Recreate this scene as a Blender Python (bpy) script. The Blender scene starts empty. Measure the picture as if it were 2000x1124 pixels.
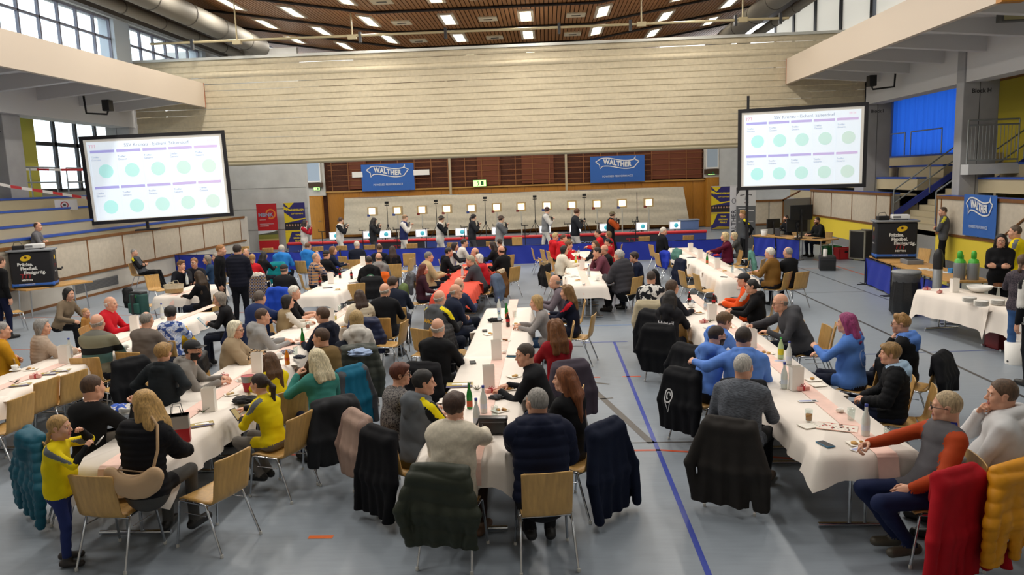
import bpy, bmesh, math, random
import numpy as np
from mathutils import Vector, Matrix, noise
from mathutils.bvhtree import BVHTree
R_ = math.radians
SC = bpy.context.scene
COL = SC.collection
rnd = random.Random(7)

# ---------------------------------------------------------------- camera, sky, light, exposure
def rx(a): return Matrix.Rotation(a, 4, 'X')
def rz(a): return Matrix.Rotation(a, 4, 'Z')
cam_d = bpy.data.cameras.new('camera'); cam = bpy.data.objects.new('camera', cam_d); COL.objects.link(cam)
cam_d.sensor_width = 36.0; cam_d.lens = 1470 / 2000 * 36; cam_d.clip_end = 300
cam.matrix_world = Matrix.Translation((0, 0, 3.1)) @ rz(R_(2.9073)) @ rx(R_(90 - 8.3029)) @ rz(-0.0345)
SC.camera = cam
SC.view_settings.view_transform = 'Standard'; SC.view_settings.look = 'None'
SC.view_settings.exposure = 0.30; SC.view_settings.gamma = 1; SC.view_settings.use_curve_mapping = False
W = bpy.data.worlds.new('sky'); SC.world = W; W.use_nodes = True
W.node_tree.nodes['Background'].inputs[0].default_value = (0.93, 0.97, 1.0, 1)
W.node_tree.nodes['Background'].inputs[1].default_value = 2.6

# ---------------------------------------------------------------- materials
MATS = {}
def srgb(h):
    if isinstance(h, str):
        h = h.lstrip('#'); h = h if len(h) == 6 else ''.join(x*2 for x in h); c = [int(h[i:i+2], 16) / 255 for i in (0, 2, 4)]
    else: c = list(h)
    return tuple(x / 12.92 if x <= .04045 else ((x + .055) / 1.055) ** 2.4 for x in c) + (1,)
def mat(col, rough=.6, metal=0, pat=None, emit=0, glass=False, bump=0, spec=.5, name=None, col2=None, scale=1.0):
    key = (str(col), rough, metal, pat, emit, glass, bump, spec, str(col2), scale)
    if key in MATS: return MATS[key]
    m = bpy.data.materials.new(name or (pat or 'plain')); m.use_nodes = True
    nt = m.node_tree; N = nt.nodes; L = nt.links; b = N['Principled BSDF']; c = srgb(col)
    b.inputs['Base Color'].default_value = c; b.inputs['Roughness'].default_value = rough
    b.inputs['Metallic'].default_value = metal; b.inputs['Specular IOR Level'].default_value = spec
    m.diffuse_color = c
    if emit:
        b.inputs['Emission Color'].default_value = c; b.inputs['Emission Strength'].default_value = emit
    if glass:
        N.remove(b); out = N['Material Output']
        g = N.new('ShaderNodeBsdfGlossy'); g.inputs['Roughness'].default_value = .05
        t = N.new('ShaderNodeBsdfTransparent'); t.inputs[0].default_value = c
        mx = N.new('ShaderNodeMixShader'); mx.inputs[0].default_value = .06; L.new(t.outputs[0], mx.inputs[1]); L.new(g.outputs[0], mx.inputs[2])
        L.new(mx.outputs[0], out.inputs[0])
    def coord(sx=1, sy=1, sz=1, kind='Object'):
        tc = N.new('ShaderNodeTexCoord'); mp = N.new('ShaderNodeMapping'); mp.inputs['Scale'].default_value = (sx, sy, sz)
        L.new(tc.outputs[kind], mp.inputs[0]); return mp.outputs[0]
    def ramp(src, stops, const=False):
        r = N.new('ShaderNodeValToRGB'); e = r.color_ramp.elements
        while len(e) < len(stops): e.new(.5)
        for k, (p, cc) in enumerate(stops): e[k].position = p; e[k].color = cc if not isinstance(cc, str) else srgb(cc)
        if const: r.color_ramp.interpolation = 'CONSTANT'
        L.new(src, r.inputs[0]); L.new(r.outputs[0], b.inputs['Base Color']); return r
    def noise_t(v, s, detail=2): 
        n = N.new('ShaderNodeTexNoise'); n.inputs['Scale'].default_value = s; n.inputs['Detail'].default_value = detail; L.new(v, n.inputs['Vector']); return n.outputs[0]
    def wave(v, s, d=0): 
        n = N.new('ShaderNodeTexWave'); n.inputs['Scale'].default_value = s; n.inputs['Distortion'].default_value = d; L.new(v, n.inputs['Vector']); return n.outputs['Fac']
    def scaled(f): return tuple(min(1, x * f) for x in c[:3]) + (1,)
    col2 = col2 or {'stripes': '#cdbfc4', 'blotch': '#23242a', 'plaid': '#2c3550', 'speckle': '#33323a'}.get(pat); c2 = srgb(col2) if col2 is not None else scaled(.6)
    if pat == 'cloth': ramp(noise_t(coord(), 9), [(.3, scaled(.93)), (.7, scaled(1.06))])
    elif pat == 'heather': ramp(noise_t(coord(14, 14, 90), 2.2, 3), [(.36, scaled(.62)), (.62, scaled(1.4))])
    elif pat == 'wood': ramp(noise_t(coord(30, 30, 3), 1.0, 3), [(.3, scaled(.84)), (.7, scaled(1.1))])
    elif pat == 'concrete': ramp(noise_t(coord(), 1.7, 5), [(.3, scaled(.9)), (.7, scaled(1.07))])
    elif pat == 'floor': ramp(noise_t(coord(1.2, 9, 1), 2.6, 6), [(.3, scaled(.94)), (.55, scaled(1.0)), (.75, scaled(1.04))])
    elif pat == 'speckle': ramp(noise_t(coord(), 75, 2), [(.35, c2), (.6, c)])
    elif pat == 'stripes': ramp(wave(coord(0, 0, 1), 5.0 * scale), [(.0, c), (.5, c2)], True)
    elif pat == 'bands':
        sx = N.new('ShaderNodeSeparateXYZ'); L.new(coord(), sx.inputs[0])
        mr = N.new('ShaderNodeMapRange'); mr.inputs[1].default_value = .5; mr.inputs[2].default_value = 1.15; L.new(sx.outputs[2], mr.inputs[0])
        ramp(mr.outputs[0], [(.0, '#74705f'), (.3, '#4d6a66'), (.5, '#1d1f20'), (.64, '#83806b'), (.9, '#6f6e66')], True)
    elif pat == 'zigzag':
        ramp(wave(coord(1, 1, 1), 11, 8), [(.45, '#23252b'), (.55, '#cfcac2')], True)
    elif pat == 'floral': ramp(noise_t(coord(), 13, 3), [(.42, '#39508f'), (.5, '#dfe6f2'), (.58, '#8aa3d8'), (.64, '#eef0f4')])
    elif pat == 'blotch': ramp(noise_t(coord(), 10, 2), [(.47, c), (.5, c2)])
    elif pat == 'leopard': 
        v = N.new('ShaderNodeTexVoronoi'); v.inputs['Scale'].default_value = 32; L.new(coord(), v.inputs[0])
        ramp(v.outputs[0], [(.0, '#231a15'), (.42, '#3a2b22'), (.5, '#c5a883')], True)
    elif pat == 'plaid':
        sx = N.new('ShaderNodeSeparateXYZ'); L.new(coord(), sx.inputs[0])
        def sq(k, f):
            mth = N.new('ShaderNodeMath'); mth.operation = 'MULTIPLY'; mth.inputs[1].default_value = f; L.new(sx.outputs[k], mth.inputs[0])
            f2 = N.new('ShaderNodeMath'); f2.operation = 'FRACT'; L.new(mth.outputs[0], f2.inputs[0])
            g = N.new('ShaderNodeMath'); g.operation = 'GREATER_THAN'; g.inputs[1].default_value = .55; L.new(f2.outputs[0], g.inputs[0]); return g.outputs[0]
        ad = N.new('ShaderNodeMath'); ad.operation = 'ADD'; L.new(sq(0, 13), ad.inputs[0]); L.new(sq(2, 13), ad.inputs[1])
        hv = N.new('ShaderNodeMath'); hv.operation = 'MULTIPLY'; hv.inputs[1].default_value = .5; L.new(ad.outputs[0], hv.inputs[0])
        ramp(hv.outputs[0], [(.0, c), (.4, '#8a7f80'), (.8, c2)], True)
    elif pat == 'hair': ramp(noise_t(coord(60, 60, 8), 1.6, 2), [(.3, scaled(.6)), (.7, scaled(1.35))])
    elif pat == 'brick':
        t = N.new('ShaderNodeTexBrick'); t.inputs['Color1'].default_value = c; t.inputs['Color2'].default_value = scaled(.8); t.inputs['Mortar'].default_value = c2
        t.inputs['Scale'].default_value = 2.2; t.inputs['Mortar Size'].default_value = .012; mp = coord(); 
        mp.node.inputs['Rotation'].default_value = (R_(90), 0, 0); L.new(mp, t.inputs[0]); L.new(t.outputs[0], b.inputs['Base Color'])
    elif pat == 'knit': ramp(noise_t(coord(40, 40, 40), 1.0, 2), [(.3, scaled(.9)), (.7, scaled(1.08))])
    elif pat == 'translucent':
        tr_ = N.new('ShaderNodeBsdfTranslucent'); tr_.inputs[0].default_value = c; mx = N.new('ShaderNodeMixShader'); mx.inputs[0].default_value = .5
        L.new(b.outputs[0], mx.inputs[1]); L.new(tr_.outputs[0], mx.inputs[2]); L.new(mx.outputs[0], N['Material Output'].inputs[0])
    elif pat == 'leaf': ramp(noise_t(coord(), 30, 2), [(.35, scaled(.6)), (.65, scaled(1.4))])
    if bump and not glass:
        nb = N.new('ShaderNodeTexNoise'); nb.inputs['Scale'].default_value = 35; L.new(coord(), nb.inputs['Vector'])
        bp = N.new('ShaderNodeBump'); bp.inputs['Strength'].default_value = bump; bp.inputs['Distance'].default_value = .01
        L.new(nb.outputs[0], bp.inputs['Height']); L.new(bp.outputs[0], b.inputs['Normal'])
    MATS[key] = m; return m
CHROME = mat('#c9ccd0', .18, 1.0, name='chrome'); BEECH = mat('#c79d5c', .42, pat='wood', name='beech'); BLACK = mat('#121214', .5, name='black')
PAPER = mat('#f2ece2', .75, pat='cloth', name='paper'); WHITE = mat('#efece6', .5, name='white'); STEEL = mat('#8f9498', .4, .7, name='steel')
SKIN = {'a': mat('#d8a184', .5, name='skin'), 'b': mat('#c98d6e', .5, name='skin'), 'c': mat('#e2b498', .5, name='skin')}

# ---------------------------------------------------------------- objects
def tag(o, label=None, cat=None, group=None, kind=None):
    if label: o['label'] = label
    if cat: o['category'] = cat
    if group: o['group'] = group
    if kind: o['kind'] = kind
    return o
def link(o, parent=None):
    COL.objects.link(o)
    if parent is not None: o.parent = parent
    return o
def empty(name, loc=(0, 0, 0), rot=0, label=None, cat=None, group=None):
    o = bpy.data.objects.new(name, None); o.location = loc; o.rotation_euler = (0, 0, rot); o.empty_display_size = .1
    link(o); return tag(o, label, cat, group)
def meshobj(name, me, m=None, parent=None, loc=None, rot=None):
    o = bpy.data.objects.new(name, me)
    if m is not None and len(me.materials) == 0:
        for x in (m if isinstance(m, (list, tuple)) else [m]): me.materials.append(x)
    link(o, parent)
    if loc is not None: o.location = loc
    if rot is not None: o.rotation_euler = rot
    return o
class MB:
    """collects shapes for ONE mesh"""
    def __init__(s): s.v = []; s.f = []; s.mi = []; s.k = 0; s.sm = []
    def add(s, V, F, smooth=False):
        o = len(s.v); s.v += [tuple(p) for p in V]; s.f += [tuple(i + o for i in f) for f in F]; s.mi += [s.k] * len(F); s.sm += [smooth] * len(F); return s
    def box(s, x0, x1, y0, y1, z0, z1, M=None, b=0):
        if b:
            bm = bmesh.new(); bmesh.ops.create_cube(bm, size=1)
            bmesh.ops.scale(bm, vec=(x1-x0, y1-y0, z1-z0), verts=bm.verts); bmesh.ops.translate(bm, vec=((x0+x1)/2, (y0+y1)/2, (z0+z1)/2), verts=bm.verts)
            bmesh.ops.bevel(bm, geom=bm.edges[:], offset=b, segments=2, affect='EDGES', profile=.7)
            bm.verts.index_update(); V = [v.co.copy() for v in bm.verts]; F = [[v.index for v in f.verts] for f in bm.faces]; bm.free()
        else:
            V = [Vector(p) for p in ((x0,y0,z0),(x1,y0,z0),(x1,y1,z0),(x0,y1,z0),(x0,y0,z1),(x1,y0,z1),(x1,y1,z1),(x0,y1,z1))]
            F = [(0,3,2,1),(4,5,6,7),(0,1,5,4),(1,2,6,5),(2,3,7,6),(3,0,4,7)]
        if M is not None: V = [M @ p for p in V]
        return s.add(V, F, bool(b))
    def tube(s, pts, r, n=8, cap=True):
        P = [Vector(p) for p in pts]; rr = r if isinstance(r, (list, tuple)) else [r] * len(P); V = []; F = []; up = None
        for i, p in enumerate(P):
            a = P[max(i-1, 0)]; c = P[min(i+1, len(P)-1)]; t = (c - a).normalized()
            if up is None: up = Vector((0, 0, 1)) if abs(t.z) < .9 else Vector((1, 0, 0))
            x = t.cross(up).normalized(); y = x.cross(t).normalized(); up = y
            for k in range(n):
                an = 2 * math.pi * k / n; V.append(p + x * (math.cos(an) * rr[i]) + y * (math.sin(an) * rr[i]))
        for i in range(len(P) - 1):
            for k in range(n): F.append((i*n+k, i*n+(k+1) % n, (i+1)*n+(k+1) % n, (i+1)*n+k))
        s.add(V, F, True)
        if cap: s.add(V[:n], [tuple(range(n))[::-1]]); s.add(V[-n:], [tuple(range(n))])
        return s
    def lathe(s, prof, n=16, c=(0, 0, 0), close=True):
        V = []; F = []
        for r, z in prof:
            for k in range(n):
                a = 2 * math.pi * k / n; V.append((c[0] + r*math.cos(a), c[1] + r*math.sin(a), c[2] + z))
        for i in range(len(prof) - 1):
            for k in range(n): F.append((i*n+k, i*n+(k+1) % n, (i+1)*n+(k+1) % n, (i+1)*n+k))
        s.add(V, F, True)
        if close:
            if prof[0][0] > 1e-4: s.add(V[:n], [tuple(range(n))[::-1]])
            if prof[-1][0] > 1e-4: s.add(V[-n:], [tuple(range(n))])
        return s
    def ball(s, c, r, n=10, sq=(1, 1, 1)):
        pr = [(max(1e-5, math.cos(a)), math.sin(a)) for a in [math.pi * (i / (n//2+1) - .5) for i in range(n//2+2)]]
        o = len(s.v); s.lathe([(p[0]*r, p[1]*r) for p in pr], n)
        for i in range(o, len(s.v)): x, y, z = s.v[i]; s.v[i] = (x*sq[0]+c[0], y*sq[1]+c[1], z*sq[2]+c[2])
        return s
    def prism(s, poly, z0, z1, M=None):
        n = len(poly); V = [Vector((p[0], p[1], z0)) for p in poly] + [Vector((p[0], p[1], z1)) for p in poly]
        if M is not None: V = [M @ p for p in V]
        return s.add(V, [tuple(range(n))[::-1], tuple(range(n, 2*n))] + [(i, (i+1) % n, n+(i+1) % n, n+i) for i in range(n)])
    def mesh(s, name):
        me = bpy.data.meshes.new(name); me.from_pydata(s.v, [], s.f)
        me.polygons.foreach_set('use_smooth', s.sm); me.polygons.foreach_set('material_index', s.mi); me.update(); return me
    def build(s, name, m, parent=None, loc=None, rot=None): return meshobj(name, s.mesh(name), m, parent, loc, rot)
def box(name, x0, x1, y0, y1, z0, z1, m, parent=None, b=0): return MB().box(x0, x1, y0, y1, z0, z1, b=b).build(name, m, parent)
def struct(o): o['kind'] = 'structure'; return o
def kids(o): return KIDS.get(o.name, [])
def copy_tree(o, loc=None, rot=None, label=None, group=None, parent=None):
    """a copy of a thing with copies of its parts and sub-parts (mesh data shared)"""
    c = o.copy(); COL.objects.link(c); c.parent = parent
    if loc is not None: c.location = loc
    if rot is not None: c.rotation_euler = (0, 0, rot)
    if label: c['label'] = label
    if group: c['group'] = group
    for ch in o.children: copy_tree(ch, parent=c)
    return c
FONT_CACHE = {}
def text_mesh(s, size=1.0, bold=0.0, ext=0.0, align='CENTER', shear=0, space=1.0):
    cu = bpy.data.curves.new('lettering', 'FONT'); cu.body = s; cu.size = size; cu.offset = bold; cu.extrude = ext; cu.align_x = align; cu.align_y = 'CENTER'; cu.shear = shear; cu.space_character = space
    cu.resolution_u = 3
    o = bpy.data.objects.new('lettering', cu); COL.objects.link(o)
    dg = bpy.context.evaluated_depsgraph_get(); me = bpy.data.meshes.new_from_object(o.evaluated_get(dg))
    bpy.data.objects.remove(o); bpy.data.curves.remove(cu); return me
def text(name, s, size, m, parent, loc, rot=(R_(90), 0, 0), **kw):
    return meshobj(name, text_mesh(s, size, **kw), m, parent, loc, rot)

# ---------------------------------------------------------------- implicit surfaces (smooth unions meshed by surface nets)
def smin(a, b, k):
    h = np.clip(.5 + .5 * (b - a) / k, 0, 1); return b + (a - b) * h - k * h * (1 - h)
def surface_nets(D, o, h):
    S = D < 0; nx, ny, nz = D.shape
    cnt = np.zeros((nx-1, ny-1, nz-1), np.int8)
    for i in (0, 1):
        for j in (0, 1):
            for k in (0, 1): cnt += S[i:nx-1+i, j:ny-1+j, k:nz-1+k]
    idx = np.argwhere((cnt > 0) & (cnt < 8))
    ids = -np.ones(cnt.shape, np.int64); ids[tuple(idx.T)] = np.arange(len(idx))
    P = np.zeros((len(idx), 3)); n = np.zeros(len(idx))
    C = [(0,0,0),(1,0,0),(0,1,0),(1,1,0),(0,0,1),(1,0,1),(0,1,1),(1,1,1)]
    val = [D[idx[:,0]+c[0], idx[:,1]+c[1], idx[:,2]+c[2]] for c in C]
    for a, b in ((0,1),(2,3),(4,5),(6,7),(0,2),(1,3),(4,6),(5,7),(0,4),(1,5),(2,6),(3,7)):
        m = (val[a] < 0) != (val[b] < 0)
        t = val[a][m] / (val[a][m] - val[b][m])
        P[m] += np.array(C[a]) + t[:, None] * (np.array(C[b]) - np.array(C[a])); n[m] += 1
    P = (P / n[:, None] + idx) * h + o
    Q = []
    for ax in range(3):
        sl0 = [slice(1, -1)] * 3; sl1 = [slice(1, -1)] * 3; sl0[ax] = slice(0, -1); sl1[ax] = slice(1, None)
        a = S[tuple(sl0)]; b = S[tuple(sl1)]
        e = np.argwhere(a != b); u, v = (ax+1) % 3, (ax+2) % 3
        base = e.copy(); 
        for q in (u, v): base[:, q] += 1
        def cell(du, dv):
            c = base.copy(); c[:, u] -= du; c[:, v] -= dv; return ids[tuple(c.T)]
        q = np.stack([cell(1, 1), cell(0, 1), cell(0, 0), cell(1, 0)], 1)
        flip = ~a[tuple(e.T)]
        q[flip] = q[flip][:, ::-1]; Q.append(q)
    Q = np.concatenate(Q); return P, Q[(Q >= 0).all(1)]
class SDF:
    def __init__(s): s.p = []
    def cone(s, a, b, r1, r2=None, k=.03, lab=0, sq=None, sub=False):
        """rounded cone a->b; sq: squash factors of the axes (a thinner depth is 0.7)"""
        s.p.append((np.array(a, float), np.array(b, float), r1, r1 if r2 is None else r2, k, lab, sq, sub)); return s
    def ball(s, c, r, k=.03, lab=0, sub=False):
        r = np.array(r, float) * np.ones(3); m = r.max()
        return s.cone(c, c, m, m, k, lab, tuple(r / m), sub)
    def mesh(s, h, zmin=None, post=None):
        lo = np.min([np.minimum(p[0], p[1]) - max(p[2], p[3]) for p in s.p if not p[7]], 0) - 3 * h
        hi = np.max([np.maximum(p[0], p[1]) + max(p[2], p[3]) for p in s.p if not p[7]], 0) + 3 * h
        n = np.ceil((hi - lo) / h).astype(int) + 1
        D = np.full(n, .3, np.float32); B = np.full(n, .3, np.float32); Lb = np.zeros(n, np.int8); T = np.zeros(n, np.float32)
        ax = [lo[i] + h * np.arange(n[i]) for i in range(3)]
        for a, b, r1, r2, k, lab, sq, sub in s.p:
            pad = max(r1, r2) + k + 2.2 * h
            i0 = np.maximum(0, ((np.minimum(a, b) - pad - lo) / h).astype(int)); i1 = np.minimum(n, ((np.maximum(a, b) + pad - lo) / h).astype(int) + 2)
            if (i1 <= i0).any(): continue
            sl = tuple(slice(i0[i], i1[i]) for i in range(3))
            X = [ax[i][sl[i]].astype(np.float32) for i in range(3)]
            q = np.ones(3) if sq is None else np.array(sq)
            A = a / q; Bv = b / q; bA = Bv - A; L2 = max(1e-9, bA @ bA)
            dx = (X[0] / q[0] - A[0])[:, None, None]; dy = (X[1] / q[1] - A[1])[None, :, None]; dz = (X[2] / q[2] - A[2])[None, None, :]
            t = np.clip((dx * bA[0] + dy * bA[1] + dz * bA[2]) / L2, 0, 1)
            d = np.sqrt((dx - t * bA[0]) ** 2 + (dy - t * bA[1]) ** 2 + (dz - t * bA[2]) ** 2) - (r1 + (r2 - r1) * t)
            if sq is not None: d = d * float(min(q) * .5 + .5 * np.median(q))
            if sub: D[sl] = -smin(-D[sl], d, k); continue
            raw = B[sl]; m = d < raw
            Lb[sl][m] = lab; T[sl][m] = (t * math.sqrt(float((b-a) @ (b-a))))[m]; B[sl] = np.where(m, d, raw)
            D[sl] = smin(D[sl], d, k) if k > 0 else np.minimum(D[sl], d)
        if zmin is not None: D = np.maximum(D, (zmin - ax[2])[None, None, :])
        if post is not None: D = post(D, ax)
        P, Q = surface_nets(D, lo, h)
        ii = np.clip(np.round((P - lo) / h).astype(int), 0, n - 1); key = tuple(ii.T)
        return P, Q, Lb[key].astype(int), T[key]
def vnormals(P, Q):
    a = P[Q[:, 2]] - P[Q[:, 0]]; b = P[Q[:, 3]] - P[Q[:, 1]]; fn = np.cross(a, b); N = np.zeros_like(P)
    for k in range(4):
        for c in range(3): N[:, c] += np.bincount(Q[:, k], fn[:, c], len(P))
    return N / (np.linalg.norm(N, axis=1, keepdims=True) + 1e-12)
def np_mesh(name, P, Q, mi=None):
    me = bpy.data.meshes.new(name); me.vertices.add(len(P)); me.vertices.foreach_set('co', P.astype(np.float32).ravel())
    me.loops.add(Q.size); me.loops.foreach_set('vertex_index', Q.astype(np.int32).ravel())
    me.polygons.add(len(Q)); me.polygons.foreach_set('loop_start', np.arange(0, Q.size, 4, dtype=np.int32))
    me.polygons.foreach_set('use_smooth', np.ones(len(Q), bool))
    if mi is not None: me.polygons.foreach_set('material_index', mi.astype(np.int32))
    me.update(calc_edges=True); return me
def wrinkle(P, seed, f=22., amp=1.):
    r = np.random.RandomState(seed); w = np.zeros(len(P))
    for i in range(5):
        d = r.randn(3); d /= np.linalg.norm(d); w += np.sin(P @ d * f * (.6 + .35 * i) + r.rand() * 6.28 + 1.2 * np.sin(P @ r.randn(3) * f * .4)) / (1 + .35 * i)
    return w * amp / 2.6

# ---------------------------------------------------------------- people: head, hands, hair templates, body builder
HEADS = {}
def head_tmpl(h, sex):
    if (h, sex) in HEADS: return HEADS[h, sex]
    s = SDF(); f = sex != 'm'; jw = .9 if f else 1.0
    s.ball((0, -.010, .028), (.076, .096, .097), k=.02)
    s.ball((0, .028, -.050), (.058*jw, .060, .066), k=.035)
    s.ball((0, .066, -.094), .021 * (.9 if f else 1.1), k=.028)
    for x in (-1, 1):
        s.ball((x*.040, .058, -.026), .026, k=.03)
        s.ball((x*.052*jw, .012, -.072), .022, k=.03)
    s.cone((-.034, .078, .024), (.034, .078, .024), .0125 if not f else .010, k=.018)
    for x in (-1, 1): s.ball((x*.033, .101, .003), .0165, k=.012, sub=True)
    s.cone((0, .089, .006), (0, .108, -.028), .0075, .0125, k=.012)
    for x in (-1, 1): s.ball((x*.012, .099, -.033), .0085, k=.008)
    for x in (-1, 1):
        s.ball((x*.033, .0770, .001), .0122, k=.003, lab=2); s.ball((x*.033, .0850, .0005), .0066, k=0, lab=3); s.cone((x*.022, .0835, .0085), (x*.044, .0800, .0085), .0062, k=.003); s.cone((x*.024, .0835, -.0085), (x*.044, .079, -.0075), .0050, k=.004)
        s.cone((x*.016, .0925, .0235), (x*.050, .080, .027), .0042, .003, k=.004, lab=4)
        s.cone((x*.079, -.004, .012), (x*.074, .002, -.022), .021, .012, k=.006, sq=(.5, 1, 1))
        s.ball((x*.090, .004, .002), (.009, .010, .017), k=.005, sub=True)
    s.cone((-.018, .087, -.0595), (.018, .087, -.0595), .0065, k=.006, lab=1); s.cone((-.015, .087, -.068), (.015, .087, -.068), .0075, k=.005, lab=1)
    s.cone((0, -.022, -.05), (0, -.036, -.17), .056 if f else .062, k=.03)
    P, Q, Lb, T = s.mesh(h)
    beard = (Lb == 0) & (P[:, 2] < -.026 - .25 * np.maximum(0, .02 - P[:, 1])) & (P[:, 1] > .0) & (P[:, 2] > -.125) & ~((P[:, 2] > -.046) & (np.abs(P[:, 0]) < .016))
    HEADS[h, sex] = (P, Q, Lb, beard); return HEADS[h, sex]
HANDS = {}
def hand_tmpl(h, kind):
    """right hand, wrist at the origin, fingers along +Y, palm facing -Z, thumb on the -X side"""
    if (h, kind) in HANDS: return HANDS[h, kind]
    s = SDF(); k = .006 if h < .008 else .01; g = 1.0 if h < .008 else 1.18
    s.cone((0, -.03, 0), (0, .01, 0), .026, .027, k=.01, sq=(1, 1, .72))
    s.cone((-.018, .03, 0), (-.026, .078, 0), .019*g, .015*g, k=.014, sq=(1, 1, .8)); s.cone((.0, .02, 0), (.0, .082, .002), .021*g, .016*g, k=.014, sq=(1, 1, .8)); s.cone((.018, .028, 0), (.026, .072, 0), .018*g, .013*g, k=.014, sq=(1, 1, .8))
    c = {'flat': (.10, .12, .1), 'relax': (.35, .55, .4), 'fist': (1.15, 1.5, .9), 'hold': (.7, .9, .6)}[kind]
    for x, y, L, r, sp in ((-.028, .083, .040, .0088, -.10), (-.0095, .090, .046, .0092, -.03), (.0095, .087, .043, .0088, .04), (.027, .078, .034, .0076, .13)):
        p = np.array([x, y - .008, .001]); a = 0; r *= g; 
        for L2, da, r2 in ((L, c[0], .95), (L*.66, c[1], .88), (L*.52, c[2], .78)):
            a += da; q = p + L2 * np.array([math.sin(sp) * math.cos(a), math.cos(sp) * math.cos(a), -math.sin(a)])
            s.cone(p, q, r, r * r2 / .95, k=.0035 if h < .008 else .006); p = q; r *= r2 / .95
    a = {'flat': .2, 'relax': .5, 'fist': 1.0, 'hold': .9}[kind]
    p = np.array([-.024, .022, -.004])
    for L2, dx, dz, r in ((.042, -.70, -.35 - .4*a, .0125), (.032, -.45 + .6*a, -.3 - .55*a, .0105), (.026, -.2 + .8*a, -.2 - .5*a, .009)):
        d = np.array([dx, .8, dz]); d /= np.linalg.norm(d); q = p + L2 * d; s.cone(p, q, r*g, r*g*.92, k=.006); p = q
    P, Q, Lb, T = s.mesh(h); HANDS[h, kind] = (P, Q); return HANDS[h, kind]
HAIRM = {}
def hair_mesh(style, h):
    """hair in head space; a head covering (cap, hat) is made the same way"""
    if (style, h) in HAIRM: return HAIRM[style, h]
    s = SDF(); cutters = []; amp, fr = .003, 60
    def face(D, ax, thr=.022, ny=.8, nz=-.6, zlo=-.085, top=None, ear=True):
        X, Y, Z = ax[0][:, None, None], ax[1][None, :, None], ax[2][None, None, :]
        D = np.maximum(D, Y * ny + Z * nz - thr + 0 * X)
        if zlo is not None: D = np.maximum(D, zlo - Z + 0 * X + .0 * Y)
        if ear: D = np.maximum(D, .024 - np.sqrt((np.abs(X) - .085) ** 2 + (Y - .004) ** 2 + ((Z + .008) * .7) ** 2))
        if top is not None: D = np.maximum(D, Z - .25 * Y - top + 0 * X)
        return D
    post = lambda D, ax: face(D, ax)
    if style == 'short': s.ball((0, -.013, .032), (.0865, .107, .105))
    elif style == 'crop': s.ball((0, -.012, .030), (.082, .102, .1015)); post = lambda D, ax: face(D, ax, .016)
    elif style == 'buzz': s.ball((0, -.011, .029), (.0795, .0995, .1), k=.01); amp = .001; post = lambda D, ax: face(D, ax, .012)
    elif style == 'quiff':
        s.ball((0, -.013, .032), (.083, .105, .102)); s.cone((-.03, .06, .10), (.03, .055, .105), .03, k=.03); s.cone((-.03, -.02, .125), (.03, -.02, .125), .022, k=.03)
        post = lambda D, ax: face(D, ax, .026)
    elif style == 'fringe': s.ball((0, -.016, .022), (.0845, .103, .098)); post = lambda D, ax: face(D, ax, .0, top=.035)
    elif style == 'thin': s.ball((0, -.014, .026), (.081, .100, .098)); post = lambda D, ax: face(D, ax, -.012); amp = .002
    elif style == 'mop':
        s.ball((0, -.008, .036), (.094, .116, .108)); s.cone((-.03, .075, .07), (.04, .07, .075), .028, k=.03); post = lambda D, ax: face(D, ax, .034, zlo=-.09); amp = .006
    elif style in ('bob', 'shag', 'perm'):
        g = {'bob': 1, 'shag': 1.08, 'perm': 1.12}[style]; lo = {'bob': -.115, 'shag': -.135, 'perm': -.095}[style]
        s.ball((0, -.016, .034), (.092*g, .112*g, .106*g))
        for x in (-1, 1): s.cone((x*.066, -.01, .02), (x*.072, -.012, -.09), .036*g, .030*g, k=.03); s.cone((x*.035, -.07, 0), (x*.04, -.07, -.10), .045*g, .036*g, k=.03)
        post = lambda D, ax: face(D, ax, .030, ny=.9, nz=-.42, zlo=lo, ear=False)
        if style == 'shag': amp, fr = .006, 45
        if style == 'perm': amp, fr = .010, 70
    elif style in ('long', 'curly', 'longback', 'wave'):
        g = {'long': 1.0, 'curly': 1.18, 'longback': 1, 'wave': 1.06}[style]; end = {'long': -.30, 'curly': -.28, 'longback': -.38, 'wave': -.20}[style]
        s.ball((0, -.016, .034), (.090*g, .110*g, .105*g))
        for x in (-1, 1): s.cone((x*.064, -.012, .02), (x*.086, -.035, -.15), .036*g, .040*g, k=.03)
        for x in (-.055, -.02, .02, .055):
            s.cone((x, -.084, .0), (x*1.3, -.135, -.15), .044*g, .042*g, k=.03); s.cone((x*1.3, -.135, -.15), (x*1.5, -.172, end), .042*g, .026*g, k=.03)
        post = lambda D, ax: face(D, ax, .030, ny=.9, nz=-.42, zlo=None, ear=False)
        if style == 'curly': amp, fr = .018, 60
        if style == 'wave': amp, fr = .006, 40
    elif style in ('pony', 'braid', 'bun', 'lowpony'):
        s.ball((0, -.014, .031), (.083, .104, .103)); 
        if style == 'pony':
            s.ball((0, -.120, .028), .024, k=.01); s.cone((0, -.125, .03), (0, -.175, -.04), .022, .033, k=.02); s.cone((0, -.175, -.04), (0, -.165, -.20), .033, .026, k=.02); s.cone((0, -.165, -.20), (0, -.15, -.33), .026, .007, k=.02)
        elif style == 'lowpony':
            s.ball((0, -.112, -.045), .02, k=.01); s.cone((0, -.115, -.05), (0, -.140, -.12), .020, .026, k=.02); s.cone((0, -.14, -.12), (0, -.13, -.2), .026, .008, k=.02)
        elif style == 'braid':
            for i in range(7): s.ball((.05 + .004*i, -.085 - .008*i + .006*(i % 2), -.05 - .035*i), .024 - .0012*i, k=.012)
        else: s.ball((0, -.128, .0), .038, k=.012)
        post = lambda D, ax: face(D, ax, .022, zlo=None, ear=style != 'braid')
    elif style in ('cap', 'capback'):
        d = 1 if style == 'cap' else -1
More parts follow.
